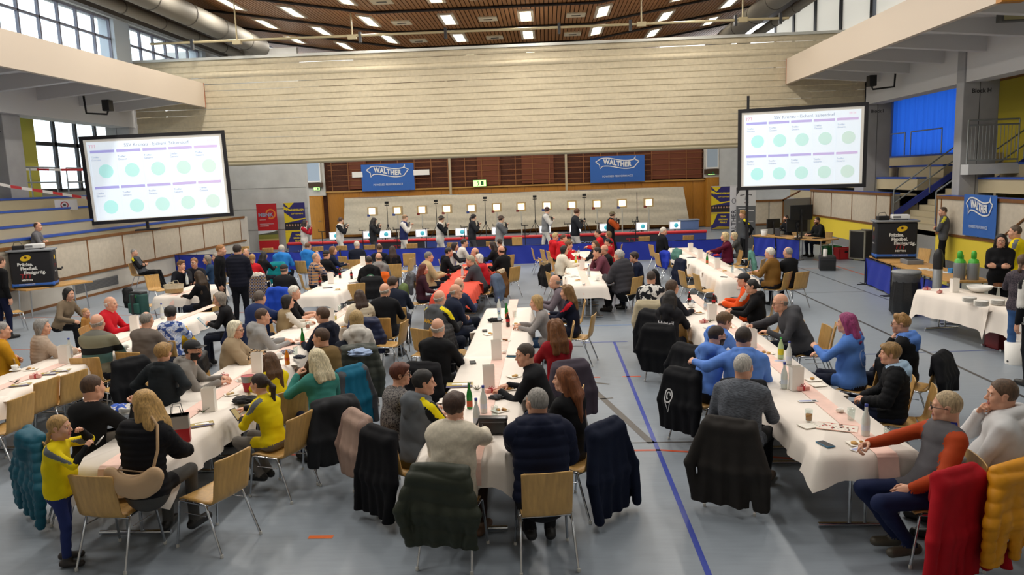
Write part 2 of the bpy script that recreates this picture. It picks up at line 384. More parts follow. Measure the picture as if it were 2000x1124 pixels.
        s.ball((0, -.010, .036), (.090, .109, .092)); s.cone((-.032, d*.105, .046), (.032, d*.105, .046), .052, k=.004, sq=(1, 1, .13)); s.ball((0, -.01, .129), .008, k=.004); amp = 0
        def post(D, ax): return np.maximum(D, .026 - ax[2][None, None, :] + 0 * ax[0][:, None, None])
    elif style == 'hat':
        s.ball((0, -.010, .046), (.088, .106, .082)); s.cone((0, -.01, .050), (0, -.01, .044), .135, .142, k=.01, sq=(1, 1, .06)); amp = .002
        def post(D, ax): return np.maximum(D, .030 - ax[2][None, None, :] + 0 * ax[0][:, None, None])
    elif style == 'band':
        s.ball((0, -.008, .042), (.086, .106, .040)); amp = 0; post = None
        s.cone((-.03, .10, .045), (.03, .10, .045), .04, k=.004, sq=(1, 1, .15))
        def post(D, ax): return np.maximum(np.maximum(D, .03 - ax[2][None, None, :] + 0 * ax[0][:, None, None]), ax[2][None, None, :] - .062 + 0 * ax[0][:, None, None])
    P, Q, Lb, T = s.mesh(h, post=post)
    if amp:
        N = vnormals(P, Q); w = np.array([1, 1, .35]) 
        P = P + N * (wrinkle(P * w, 3, fr) * amp)[:, None]
    HAIRM[style, h] = np_mesh('hair', P, Q); return HAIRM[style, h]
def glasses_mesh():
    b = MB()
    for x in (-1, 1):
        b.tube([(x*.034 + .024*math.cos(a), .106 - .006*abs(math.cos(a)), .0 + .019*math.sin(a)) for a in [k*math.pi/6 for k in range(13)]], .0026, 5, False)
        b.tube([(x*.057, .100, .006), (x*.082, .06, .008), (x*.084, -.01, .002)], .0026, 5)
    b.tube([(-.011, .108, .004), (.011, .108, .004)], .0026, 5); return b.mesh('glasses')
GLASSES = glasses_mesh()

def ik(a, c, l1, l2, hint):
    a, c, hint = np.array(a, float), np.array(c, float), np.array(hint, float)
    d = c - a; L = np.linalg.norm(d); L2 = min(L, (l1 + l2) * .985); u = d / L; c = a + u * L2
    x = (l1*l1 - l2*l2 + L2*L2) / (2*L2); hgt = math.sqrt(max(0, l1*l1 - x*x))
    p = hint - (hint @ u) * u; p /= np.linalg.norm(p) + 1e-9
    return a + u*x + p*hgt, c
def frame(fwd, up):
    f = fwd / np.linalg.norm(fwd); x = np.cross(f, up); x /= np.linalg.norm(x) + 1e-9; z = np.cross(x, f); return np.stack([x, f, z], 1)
def rotx(a): c, s = math.cos(a), math.sin(a); return np.array([[1, 0, 0], [0, c, -s], [0, s, c]])
def rotz(a): c, s = math.cos(a), math.sin(a); return np.array([[c, -s, 0], [s, c, 0], [0, 0, 1]])
CHAIRS_WANTED = []
PEOPLE = {}
def person(label, head, b=90, pose='sit', d=None, lean=8, s=1., sex='m', hair='short', hc='#4a3526', top='#222226', sl=None, fa=None, tr='#1d2230', sh='#1b1a19',
           arms='table', arms2=None, pat=None, puff=0, hood=0, collar=None, stripe=None, glass=0, beard=0, skin='a', tilt=0, side=0, thick=.012, wide=1., cap=None, capc='#141416',
           legs='chair', chair=True, twist=0, chairc=None, short=0, vest=None, hoodcol=None, fap=None, seed=None, group=None, rough=.75, hem=None, seat=.45, leg2=None, pat2=None, back=None):
    """head: world x, y of the head; b: which way the body faces (0 = +x, 90 = +y); d: which way the face looks; parts: hair, glasses, cap"""
    hx, hy = head[:2]
    if len(head) > 2: lean, s = head[2:4]
    if len(head) > 4: seat = head[4]
    seed = seed if seed is not None else int(abs(hx * 731 + hy * 977)) % 9999; R = np.random.RandomState(seed)
    dist = hy; h = .0125 if dist < 8.8 else .0165 if dist < 12 else .021 if dist < 17 else .027
    hh = .0055 if dist < 8.8 else .0075 if dist < 12 else .0105 if dist < 17 else .013
    hd = .0052 if dist < 8.8 else .0085 if dist < 13 else .012
    d = b if d is None else d; f = sex != 'm'; child = s < .85
    la = R_(-lean); RL = rotx(la); RS = rotz(R_(twist))
    sd = np.array([math.sin(R_(side)), 0, 0])
    pz = (seat + .11 * s) / s if pose == 'sit' else .945
    P0 = np.array([0, 0, pz]); up = RL @ np.array([0, 0, 1.]); fw = RL @ np.array([0, 1., 0])
    up = up + sd; up /= np.linalg.norm(up)
    curve = fw * (.02 if lean < 20 else -.015)
    N0 = P0 + up * .50; Cc = P0 + up * .30 - curve
    HC = N0 + np.array([0, .035, 0]) + up * .085 + np.array([0, 0, .070]) + (np.array([0, .02, -.01]) if lean > 25 else 0)
    if child: HC = HC + np.array([0, 0, .015])
    t = thick; bw = wide * (.93 if f else 1.) ; TOP, TRO, SHO, SLV, FOR, ACC, SK = 1, 2, 3, 4, 5, 6, 0
    S = SDF(); g = 1. if not f else .93
    # torso
    q = .72 if wide < 1.12 else .82
    S.cone(P0 + np.array([-.075, -.01, -.02])*1., P0 + np.array([.075, -.01, -.02]), .118*bw, k=.05, lab=TRO if pose != 'sit' or hem is None else TOP, sq=(1, .9, .95))
    S.cone(P0 + up*.06, P0 + up*.22 - curve, .142*bw + t, .140*bw + t, k=.05, lab=TOP, sq=(1, q, 1))
    S.cone(P0 + up*.20 - curve, P0 + up*.36 - curve*.8, .140*bw + t, (.160 if not f else .148)*bw + t, k=.05, lab=TOP, sq=(1, .72, 1))
    if wide > 1.05: S.ball(P0 + up*.14 + fw*.05, .12*wide, k=.06, lab=TOP)
    xa = RS @ np.array([1., 0, 0])
    sw = (.152 if f else .172) * (1 + .3*(wide-1))
    S.cone(N0 - up*.085 - xa*.09 - curve*.5, N0 - up*.085 + xa*.09 - curve*.5, .092 + t, k=.05, lab=TOP, sq=(1, .85, 1))
    S.cone(N0 - up*.045 - xa*sw*.7, N0 - up*.045 + xa*sw*.7, .052 + t, k=.05, lab=TOP)
    S.cone(N0 - up*.02, N0 - up*.0 + np.array([0, .008, 0]), .068 + t*.5, .060 + t*.5, k=.03, lab=TOP)
    if f and not child:
        for x in (-1, 1): S.ball(N0 - up*.20 + xa*x*.07 + fw*.085, .062 + t*.5, k=.05, lab=TOP)
    if hem: S.cone(P0 + up*.02, P0 - up*.05 + np.array([0, .0, 0]), .15*bw + t*.6, .15*bw + t*.6 + hem*.5, k=.03, lab=TOP, sq=(1.05, .85, 1))
    # arms
    shl = [N0 - up*.065 + xa*x*(sw + .012) for x in (-1, 1)]
    aim = {'table': ((.13, .40, .80), (.62, -.6, -.8)), 'lap': ((.10, .30, pz + .12), (.8, -.8, -.2)), 'hang': ((.235, .03, pz - .12), (.2, -1, 0)), 'cross': ((-.04, .20, pz + .20), (.9, -.1, -.6)),
           'chin': ((.03, .15, 'chin'), (.7, .25, -1)), 'hold': ((.07, .36, pz + .28), (.7, -.4, -.7)), 'reach': ((.12, .56, .84), (.9, -.2, -.5)), 'back': ((.10, -.15, pz + .02), (.9, -.4, 0)),
           'hip': ((.19, .03, pz + .10), (1, -.5, .1)), 'rifleL': ((.03, .30, 'sh'), (.5, .1, -1)), 'rifleR': ((.06, .20, 'sh2'), (1, -.2, -.45)), 'raise': ((.16, .30, pz + .42), (.6, -.1, -1)), 'rest': ((.19, .33, .78), (.8, -.5, -.6)),
           'over': ((.52, -.12, .86), (.3, -.6, .6)), 'phone': ((.05, .30, pz + .22), (.8, -.2, -.8)), 'mouth': ((.03, .17, 'mouth'), (.5, .4, -1)), 'push': ((.16, .42, pz + .10), (.8, -.3, -.5)), 'front': ((.06, .17, pz - .02), (.9, -.4, 0))}
    handk = {'table': 'relax', 'lap': 'relax', 'hang': 'relax', 'cross': 'relax', 'chin': 'fist', 'hold': 'hold', 'reach': 'hold', 'back': 'relax', 'hip': 'relax', 'rifleL': 'hold', 'rifleR': 'hold', 'raise': 'hold', 'rest': 'relax', 'over': 'relax', 'phone': 'hold', 'mouth': 'fist', 'push': 'hold', 'front': 'relax'}
    hands = []; ARM = []
    for i, x in enumerate((-1, 1)):
        a = arms if i == 0 else (arms2 or arms)
        if isinstance(a, str): (wx, wy, wz), hint = aim[a]; kind = handk[a]
        else: (wx, wy, wz), hint, kind = a[0], a[1] if len(a) > 1 else (.8, -.4, -.6), a[2] if len(a) > 2 else 'relax'
        if wz == 'chin': w = HC + np.array([x*.045, .085, -.19])
        elif wz == 'mouth': w = HC + np.array([x*.03, .14, -.16])
        elif wz == 'sh': w = N0 + np.array([x*.02, .33, -.01])
        elif wz == 'sh2': w = N0 + np.array([x*.05, .20, -.035])
        else:
            zz = wz / (1 if (isinstance(a, str) and a not in ('table', 'rest', 'reach', 'over')) else s); w = np.array([x*wx, wy / (s if pose == 'sit' and isinstance(a, str) else 1), zz])
            if isinstance(a, str) and a in ('table', 'reach', 'rest'): w[1] += .30 * math.sin(R_(lean))
            if isinstance(a, str) and a in ('cross', 'hold', 'phone', 'raise'): w = w + np.array([0, .3 * math.sin(R_(lean)), 0])
        w[:2] = (RS[:2, :2] @ w[:2])
        sh0 = shl[i]; hv = RS @ (np.array(hint) * np.array([x, 1, 1])); el, w = ik(sh0, w, .285*g, .255*g, hv)
        ARM.append((sh0, el)); r = .047 if not f else .042
        if child: r *= .95
        S.cone(sh0 - xa*x*.01, el, r*1.15*wide**.5 + t, r*.92 + t, k=.035, lab=SLV)
        k2 = FOR; fr = t if not short else 0
        S.cone(el, el + (w - el)*.93, r*.90 + fr, r*.66 + fr*.8, k=.022, lab=k2)
        if 0: S.cone(N0 - up*.02 + xa*x*sw*.55, sh0 + xa*x*.014 + up*.012, .058 + t, .056 + t, k=.02, lab=ACC); S.cone(sh0 + xa*x*.014, sh0 + (el - sh0)*.45 + xa*x*.012, .053 + t, .048 + t, k=.02, lab=ACC)
        fd = (w - el) / np.linalg.norm(w - el)
        pn = {'table': (0, 0, 1), 'rest': (0, 0, 1), 'lap': (0, 0, 1), 'reach': (x*.5, 0, .8), 'cross': (0, 1, 0), 'hold': (x, 0, .3), 'phone': (x, 0, .3), 'hang': (x, 0, 0), 'back': (0, 1, 0), 'chin': (x*.6, 1, 0), 'mouth': (x*.6, 1, 0), 'rifleL': (0, 0, -1), 'over': (0, 0, 1)}.get(a if isinstance(a, str) else '', (x*.7, 0, .6))
        hdir = fd.copy()
        if a in ('table', 'rest', 'lap'): hdir = np.array([fd[0] - x*.35, fd[1], -.05])
        if a == 'hang': hdir = np.array([0, .15, -1.])
        Fm = frame(hdir, np.array(pn, float) + 1e-3)
        hands.append((w, Fm, kind, x, fd))
    # legs
    if pose == 'sit':
        for i, x in enumerate((-1, 1)):
            L = legs if i == 0 or leg2 is None else leg2
            hp = P0 + np.array([x*.088, .0, -.025]); kx = (.11 if f else .14) + .02 * R.rand()
            kn = np.array([x*kx, .425, (seat + .075) / s]); ay = {'chair': .40, 'back': .14, 'out': .62}[L] + .05 * R.randn()
            an = np.array([x*kx*(.9 if L != 'back' else .45), ay, max(.085, seat - .42 if seat > .8 else 0) / s])
            if L == 'out': kn = kn + np.array([0, .03, 0])
            S.cone(hp, kn, .088*g*bw, .062*g, k=.035, lab=TRO); 
            v = an - kn; an = kn + v / np.linalg.norm(v) * min(np.linalg.norm(v), .46); S.cone(kn, an, .060*g, .047, k=.025, lab=TRO)
            S.cone((an[0], an[1] - .045, an[2] - .037), (an[0] + x*.03, an[1] + .155, an[2] - .045), .046, .040, k=.02, lab=SHO, sq=(1, 1, .95))
        S.cone(P0 + np.array([-.07, .02, -.03]), P0 + np.array([.07, .02, -.03]), .10*bw, k=.04, lab=TRO)
    else:
        for i, x in enumerate((-1, 1)):
            hp = P0 + np.array([x*.085, 0, -.03]); st = (.03 if legs == 'chair' else .10)
            kn = np.array([x*.095, .025 + st*x, .50]); an = np.array([x*.10, st*x*1.3 - .01, .085])
            S.cone(hp, kn, .092*g*bw, .064*g, k=.035, lab=TRO); S.cone(kn, an, .062*g, .048, k=.025, lab=TRO)
            S.cone((an[0], an[1] - .045, .048), (an[0] + x*.025, an[1] + .15, .040), .046, .040, k=.02, lab=SHO, sq=(1, 1, .95))
    # hood / collar / vest
    if hood:
        hs = 1.0 * hood; HL = ACC if hoodcol else TOP
        pts = [N0 + np.array([.082*math.cos(a), .012 + .100*math.sin(a) - .02, .022 + .030*math.sin(a)*-1]) for a in [math.pi*(.12 - 1.24*i/6) for i in range(7)]]
        for p, qv in zip(pts[:-1], pts[1:]): S.cone(p, qv, .040*hs, k=.010, lab=HL)
        S.cone(N0 - up*.03 - fw*.115 - xa*.05, N0 - up*.03 - fw*.115 + xa*.05, .062*hs, k=.012, lab=HL); S.cone(N0 - up*.02 - fw*.115, N0 - up*.135 - fw*.13, .072*hs, .045*hs, k=.012, lab=HL)
    elif collar:
        for i in range(10):
            a0, a1 = 2*math.pi*i/10, 2*math.pi*(i+1)/10
            S.cone(N0 + up*.012 + np.array([.058*math.cos(a0), .006 + .058*math.sin(a0), .014 - .012*math.sin(a0)]), N0 + up*.012 + np.array([.058*math.cos(a1), .006 + .058*math.sin(a1), .014 - .012*math.sin(a1)]), .019, k=.01, lab=ACC)
    if not collar and not hood and dist < 15: S.cone(N0, HC - np.array([0, .02, .07]), .054, .052, k=.012, lab=SK)
    P, Q, Lb, T = S.mesh(h, zmin=.003)
    u = (P - P0) @ up; fy = (P - P0) @ fw
    tt = np.isin(Lb, (TOP, TRO))
    if pose == 'sit': Lb[tt] = np.where((u[tt] > -.03 - (.05 if hem else 0)) & (fy[tt] < .185) | (u[tt] > .14) & (fy[tt] < .23), TOP, TRO)
    else: Lb[tt] = np.where(u[tt] > -.09 - (hem or 0), TOP, TRO)
    Lb[(P[:, 2] < .12) & (Lb == TRO)] = SHO
    SM = np.zeros(len(Q), bool); FC = P[Q].mean(1)
    if stripe:
        if not hoodcol: Lb[Lb == ACC] = TOP
        for sh0, el in ARM:
            x = np.sign(sh0 @ xa); rel = FC - sh0; ad = (el - sh0) / np.linalg.norm(el - sh0); tu = rel @ ad
            side_ = (FC - N0) @ xa * x; fr = np.cross(ad, xa*x + .001); fr /= np.linalg.norm(fr)
            near = np.linalg.norm(rel - np.clip(tu, -.02, .14)[:, None] * ad, axis=1) < .13
            m = (np.abs(rel @ fr) < .034) & (side_ > .10) & (rel @ (xa*x + up) > .0) & near & np.isin(Lb[Q[:, 0]], (TOP, SLV)); SM |= m
    N = vnormals(P, Q); cloth = (Lb != SK) & (Lb != SHO)
    if puff:
        u = np.where(Lb == TOP, (P - P0) @ up, T); per = puff
        amp_ = .011; dsp = amp_ * (np.abs(np.sin(math.pi * u / per)) ** .6 - .6) + .004 * wrinkle(P, seed, 30)
        isT = np.isin(Lb, (TOP, SLV, FOR)); dsp = np.where(isT, dsp, .004 * wrinkle(P, seed, 18))
    else: dsp = .0075 * wrinkle(P, seed, 17) + (.0045 * wrinkle(P * np.array([.7, .7, 1.3]), seed + 1, 40) if h < .02 else 0)
    ok = cloth & (P[:, 2] > .1)
    P = P + N * (np.where(ok, dsp, 0))[:, None]
    mi = Lb[Q[:, 0]].copy(); mi[SM] = ACC; V = [P]; F = [Q]; M = [mi]; off = len(P)
    for w, Fm, kind, x, fd in hands:
        hp, hq = hand_tmpl(hh, kind); hp = hp * np.array([x, 1, 1]) * (1.0 if not f else .92) * (.9 if child else 1.0)
        hq2 = hq if x > 0 else hq[:, ::-1]
        V.append(hp @ Fm.T + (w - fd * .004)); F.append(hq2 + off); M.append(np.zeros(len(hq), int)); off += len(hp)
    hp, hq, hl, hb = head_tmpl(hd, sex if not child else 'f')
    hy_ = R_(d - b); HR = rotz(hy_) @ rotx(R_(-max(0, lean - 12) * .5 - tilt)); hs = (1.0 if not f else .965) * (1.0 / s ** .55 if child else 1)
    HT = HC
    V.append((hp * hs) @ HR.T + HT); F.append(hq + off); lm = np.array([0, 7, 8, 9, 10])[hl]
    if beard: lm[hb] = 10
    M.append(lm[hq[:, 0]])
    P = np.concatenate(V) * s; Q = np.concatenate(F); mi = np.concatenate(M)
    Rw = rotz(R_(b - 90)); off2 = Rw @ (HC * s); px, py = hx - off2[0], hy - off2[1]
    me = np_mesh('person', P, Q, mi)
    def cl(c, p=None): return mat(c, rough, spec=.15, pat=p or ('cloth' if not pat2 else pat2))
    topm = cl(top, pat); slm = cl(sl, None) if sl else topm; fam = SKIN[skin] if short else (cl(fa, fap) if fa else slm)
    for m in (SKIN[skin], topm, cl(tr), mat(sh, .5), slm, fam, cl(stripe or collar or hoodcol or top), mat('#b3665c', .5), mat('#ece8e2', .3), mat('#2c2320', .3), mat(hc, .8)): me.materials.append(m)
    o = meshobj('person', me, None, None, (px, py, 0), (0, 0, R_(b - 90)))
    tag(o, label, 'person', group)
    HM = Matrix.Translation(tuple(HT * s)) @ Matrix([list(r) + [0] for r in HR] + [[0, 0, 0, 1]]) @ Matrix.Scale(hs * s, 4)
    if cap and hair in ('short', 'crop', 'quiff', 'mop'): hair = 'fringe'
    hhm = .0075 if dist < 9.5 else .010 if dist < 14 else .014
    if hair:
        ho = bpy.data.objects.new('hair', hair_mesh(hair, hhm)); link(ho, o); ho.matrix_local = HM
        if not ho.data.materials: ho.data.materials.append(None)
        ho.material_slots[0].link = 'OBJECT'; ho.material_slots[0].material = mat(hc, .6, pat='hair', bump=.3)
    if cap:
        co = bpy.data.objects.new('cap' if cap != 'hat' else 'hat', hair_mesh(cap, hhm)); link(co, o); co.matrix_local = HM
        if not co.data.materials: co.data.materials.append(None)
        co.material_slots[0].link = 'OBJECT'; co.material_slots[0].material = mat(capc, .7, pat='cloth')
    if glass:
        go = bpy.data.objects.new('glasses', GLASSES); link(go, o); go.matrix_local = HM
        if not go.data.materials: go.data.materials.append(BLACK)
    PEOPLE[label] = dict(o=o, P0=P0*s, N0=N0*s, HC=HC*s, up=up, fw=fw, s=s, b=b, xy=(px, py), hands=[(w*s) for w, *_ in hands], HM=HM)
    if pose == 'sit' and chair: cb = b if chairc is None else chairc; CHAIRS_WANTED.append((px - .075*math.cos(R_(cb)), py - .075*math.sin(R_(cb)), cb, label, dist, back))
    return o
def world_of(pinfo, v):
    b = R_(pinfo['b'] - 90); x, y, z = v; return (pinfo['xy'][0] + x*math.cos(b) - y*math.sin(b), pinfo['xy'][1] + x*math.sin(b) + y*math.cos(b), z)
def print_on(label, name, meshes, mats, at_z, size, dx=0, tilt=0):
    """flat print that follows the cloth on a person's back: each vertex is laid on the body's surface"""
    pi = PEOPLE[label]; o = pi['o']; bv = BVHTree.FromPolygons([v.co for v in o.data.vertices], [p.vertices for p in o.data.polygons])
    for me, m in zip(meshes, mats):
        bm = bmesh.new(); bm.from_mesh(me); bmesh.ops.triangulate(bm, faces=bm.faces)
        for _ in range(2):
            es = [e for e in bm.edges if e.calc_length() * size > .03]
            if es: bmesh.ops.subdivide_edges(bm, edges=es, cuts=1); bmesh.ops.triangulate(bm, faces=bm.faces)
        for v in bm.verts:
            x, z = -v.co.x * size + dx, v.co.y * size + at_z
            hit = bv.ray_cast(Vector((x, -.8, z)), Vector((0, 1, 0)))
            v.co = (x, (hit[0].y if hit[0] else -.15) - .006, z)
        bm.to_mesh(me); bm.free(); me.materials.clear(); meshobj(name, me, m, o)

# ---------------------------------------------------------------- hall: floor, walls, stands, ceiling
FLOORM = mat('#8a939d', .38, pat='floor', name='linoleum'); CONC = mat('#bdb8af', .8, pat='concrete', name='concrete'); CREAM = mat('#cfc6b8', .7, name='cream_paint')
PANEL = mat('#c3b8a6', .7, pat='cloth', name='panel_board'); RAIL = mat('#7a4f24', .5, pat='wood', name='rail_wood'); BLUE = mat('#2b4fa8', .45, name='blue_edge'); YEL = mat('#e3c93e', .6, name='yellow_paint')
DARK = mat('#3a3b3e', .5, .3, name='dark_steel'); GREY = mat('#8d8c89', .7, name='grey_paint'); RISER = mat('#b8ac8f', .75, name='riser'); HONEY = mat('#b0741f', .45, pat='wood', name='honey_wood')
floor = struct(box('floor', -20, 19, -4, 43, -.12, 0, FLOORM))
def line_on_floor(pts, w, col):
    (x0, y0), (x1, y1) = pts; d = Vector((x1-x0, y1-y0, 0)); n = Vector((-d.y, d.x, 0)).normalized() * w / 2
    MB().add([(x0-n.x, y0-n.y, .002), (x0+n.x, y0+n.y, .002), (x1+n.x, y1+n.y, .002), (x1-n.x, y1-n.y, .002)], [(0, 3, 2, 1)]).build('court_line', mat(col, .4), floor)
for p, w, c in [(((1.17, 3), (1.17, 13.83)), .05, '#2c3f9e'), (((.55, 13.83), (1.42, 13.83)), .04, '#3b4ea0'), (((.1, 15.4), (3, 15.4)), .03, '#5a87c8'),
                (((.52, 11.0), (1.13, 8.42)), .09, '#54504c'), (((.12, 11.4), (.6, 11.4)), .10, '#54504c'), (((.35, 11.2), (.85, 10.95)), .05, '#54504c'), (((.62, 10.2), (.84, 10.25)), .04, '#54504c'),
                (((-6.3, 8.28), (1.2, 8.2)), .05, '#c7502c'), (((1.2, 8.2), (6.4, 7.0)), .05, '#c7502c'), (((.5, 8.45), (2.4, 8.45)), .03, '#44413f'),
                (((.46, 11.36), (.74, 11.36)), .05, '#d65a33'), (((1.08, 11.36), (1.36, 11.36)), .05, '#d65a33'), (((-2.2, 6.2), (-1.98, 6.2)), .06, '#dd6a2a'),
                (((6.22, 9.0), (6.22, 24)), .055, '#3e3d3d'), (((7.83, 17), (7.83, 24.5)), .03, '#3e3d3d'), (((5.2, 18.9), (7.83, 18.9)), .025, '#55534f'), (((4.4, 12.4), (8.6, 12.6)), .03, '#3e4f8e'),
                (((9.0, 20.5), (9.0, 26)), .05, '#c9603a'), (((7.2, 23.5), (9.4, 23.5)), .04, '#c9803a'), (((-.4, 16.35), (1.5, 15.9)), .03, '#3b3a3a'),
                (((-13.5, 18.2), (-7.4, 18.2)), .05, '#b8705c'), (((-12.4, 14.4), (-7.6, 14.4)), .05, '#b8705c'), (((-12.6, 20.4), (-8.6, 17.2)), .03, '#4a4c50'), (((-2.2, 18.0), (-.4, 18.4)), .02, '#222222')]:
    line_on_floor(p, w, c)
# --- left stand front wall
wl = struct(MB().box(-14.0, -13.76, 6, 34, 0, 1.76).build('wall_left', CONC))
ys = [10.5, 12.4, 14.3, 16.2, 18.05, 19.9, 21.78, 23.67, 25.57, 27.48, 29.41, 31.3, 33.1]
for a, b in zip(ys[:-1], ys[1:]): box('panel', -13.765, -13.735, a + .025, b - .025, .74, 1.70, PANEL, wl, .006)
for y in ys: box('batten', -13.765, -13.725, y - .025, y + .025, .72, 1.72, RAIL, wl)
for z0, z1 in ((.66, .735), (1.70, 1.79)): box('rail', -13.77, -13.71, 6, 33.6, z0, z1, RAIL, wl)
for y0, y1 in ((14.2, 15.1), (21.0, 23.2), (27.2, 28.9)):
    g = box('vent_grille', -13.77, -13.745, y0, y1, .18, .46, mat('#6d6c6b', .6), wl)
    for k in range(6): box('slat', -13.75, -13.735, y0 + .02, y1 - .02, .20 + k*.042, .222 + k*.042, mat('#585858', .6), g)
box('skirting', -13.77, -13.74, 6, 33.6, 0, .07, RAIL, wl)
# --- tribune steps (both sides): treads with a blue edge board
def steps(name, side, X0, zs, y0, y1, run=.85, xs=None):
    o = struct(MB().box(*sorted((X0 + side*.2, X0 + side*.9)), y0, y1, 0, 1.2 if xs else zs[0] - .1).build(name, RISER))
    for i, z in enumerate(zs):
        xa, xb = X0 + side*run*i, X0 + side*run*(i+1) if i < len(zs) - 1 else X0 + side*(run*i + 2.2)
        if xs: xa = xs[i]; xb = xs[i+1] if i < len(xs) - 1 else xa - 2.2
        s = MB().box(*sorted((xa, xb)), y0, y1, z - .42, z - .04).build('step', RISER, o)
        e = box('bench_board', *sorted((xa - side*.03, xa + side*.30)), y0, y1, z - .04, z + .02, BLUE, s)
    return o
steps('trim_1', -1, -13.78, (1.90, 2.24, 2.63, 2.98), 6, 33.6, xs=(-14.33, -14.63, -15.48, -16.33))
sr = steps('trim_2', 1, 11.65, (2.13, 2.63, 3.03, 3.42), 26.3, 37)
steps('trim_3', 1, 11.65, (2.13, 2.63, 3.03, 3.42), 14, 23.1)
# --- left outer wall with window band, yellow column, pillars
wo = struct(MB().box(-18.4, -18.1, 4, 36, 0, 3.15).box(-18.4, -18.1, 4, 36, 5.95, 7.0).box(-18.4, -18.1, 4, 21.9, 3.15, 5.95).box(-18.4, -18.1, 33, 36, 3.15, 5.95).build('wall_left_outer', GREY))
def window(name, X, ycols, zrows, fm, gm, t=.09):
    w = struct(MB().box(X - .05, X + .05, ycols[0] - t/2, ycols[-1] + t/2, zrows[0] - t/2, zrows[0] + t/2).build(name, fm))
    for z in zrows[1:]: box('transom', X - .05, X + .05, ycols[0], ycols[-1], z - t/2, z + t/2, fm, w)
    for y in ycols: box('mullion', X - .05, X + .05, y - t/2, y + t/2, zrows[0], zrows[-1], fm, w)
    for a, b in zip(ycols[:-1], ycols[1:]):
        for c, d in zip(zrows[:-1], zrows[1:]): box('pane', X - .006, X + .006, a + t/2, b - t/2, c + t/2, d - t/2, gm, w)
    return w
GLASS = mat('#f2f7fa', glass=True, name='window_glass')
window('window_1', -18.2, [22.0, 24.0, 25.2, 26.2, 27.6, 28.9, 30.2, 31.4, 32.6], [3.2, 4.9, 5.85], DARK, GLASS, .14)
yc = struct(MB().box(-18.1, -17.75, 24.9, 25.9, 2.9, 5.95).build('trim_4', mat('#b5b04a', .6)))
def pillar(name, x0, x1, y0, y1, z0, z1, txt=None, tx=0):
    p = struct(box(name, x0, x1, y0, y1, z0, z1, mat('#a3a3a4', .75, pat='concrete'), None, .02))
    box('groove', x0 + (x1-x0)*.45, x0 + (x1-x0)*.47, y0 - .004, y0, z0, z1, mat('#5c5c5c', .8), p)
    if txt: text('lettering', txt, .17, mat('#3c3c3e', .7), p, (x0 + (x1-x0)*tx, y0 - .008, 5.05 if x0 < 0 else 5.1), bold=.004)
    return p
pillar('trim_5', -17.6, -16.42, 22.55, 23.35, 2.6, 6.3, 'Block C', .70)
pillar('trim_6', -17.15, -16.2, 29.2, 30.1, 2.6, 6.3)
pillar('trim_7', -17.35, -16.25, 15.8, 16.6, 2.6, 6.3)
pillar('trim_8', 12.0, 12.95, 29.45, 30.3, 1.9, 6.3, 'Block I', .45); pillar('trim_9', 11.95, 12.95, 22.65, 23.05, 1.9, 6.3, 'Block H', .5); pillar('trim_10', 11.95, 12.95, 15.8, 16.3, 1.9, 6.3)
# --- galleries: fascia, soffit, fins, long beams
FASC = mat('#cdbfae', .6, name='fascia_paint'); SOF = mat('#d2d1d0', .7, name='soffit_paint')
fl = struct(box('wall_left_fascia', -13.35, -13.2, -3, 29.45, 6.22, 7.14, FASC)); box('end_board', -13.36, -13.19, 29.45, 29.48, 6.22, 7.14, mat('#a8541f', .5), fl)
fr = struct(box('wall_right_fascia', 9.05, 9.2, 16.1, 29.45, 6.22, 7.14, FASC)); box('end_board', 9.04, 9.21, 29.45, 29.48, 6.22, 7.14, mat('#a8541f', .5), fr); box('end_board', 9.03, 9.5, 15.9, 16.1, 6.2, 7.1, HONEY, fr)
gl = struct(box('ceiling_left_gallery', -16.2, -13.35, -3, 29.45, 6.55, 6.7, SOF)); gr = struct(box('ceiling_right_gallery', 9.2, 12.6, 8, 29.45, 6.55, 6.7, SOF))
def fin(parent, x0, x1, y): MB().prism([(x0, 6.55), (x1, 6.55), (x1, 6.05), (x0, 6.3)], -.11, .11, Matrix.Translation((0, y, 0)) @ Matrix.Rotation(math.pi/2, 4, 'X')).build('fin', SOF, parent)
for y in (10, 12.5, 15, 17.4, 19.6, 21.8, 24.0, 26.2, 28.4): fin(gl, -13.4, -16.3, y); fin(gr, 9.2, 12.1, y)
struct(box('trim_11', -16.9, -16.15, -3, 29.6, 5.55, 6.75, SOF)); struct(box('trim_12', 12.0, 12.6, 8, 29.6, 5.35, 6.75, SOF))
tl = struct(box('ceiling_left_aisle', -18.3, -16.2, 4, 36, 5.95, 6.05, mat('#cbbfa6', .6))); 
for y in (20.5, 25.0, 27.5): MB().lathe([(.22, -.03), (.24, 0)], 16, (-17.2, y, 5.94)).build('downlight', mat('#e8e2d4', .4), tl)
struct(box('ceiling_right_aisle', 12.6, 17, 20, 40, 6.25, 6.35, mat('#23252e', .8)))
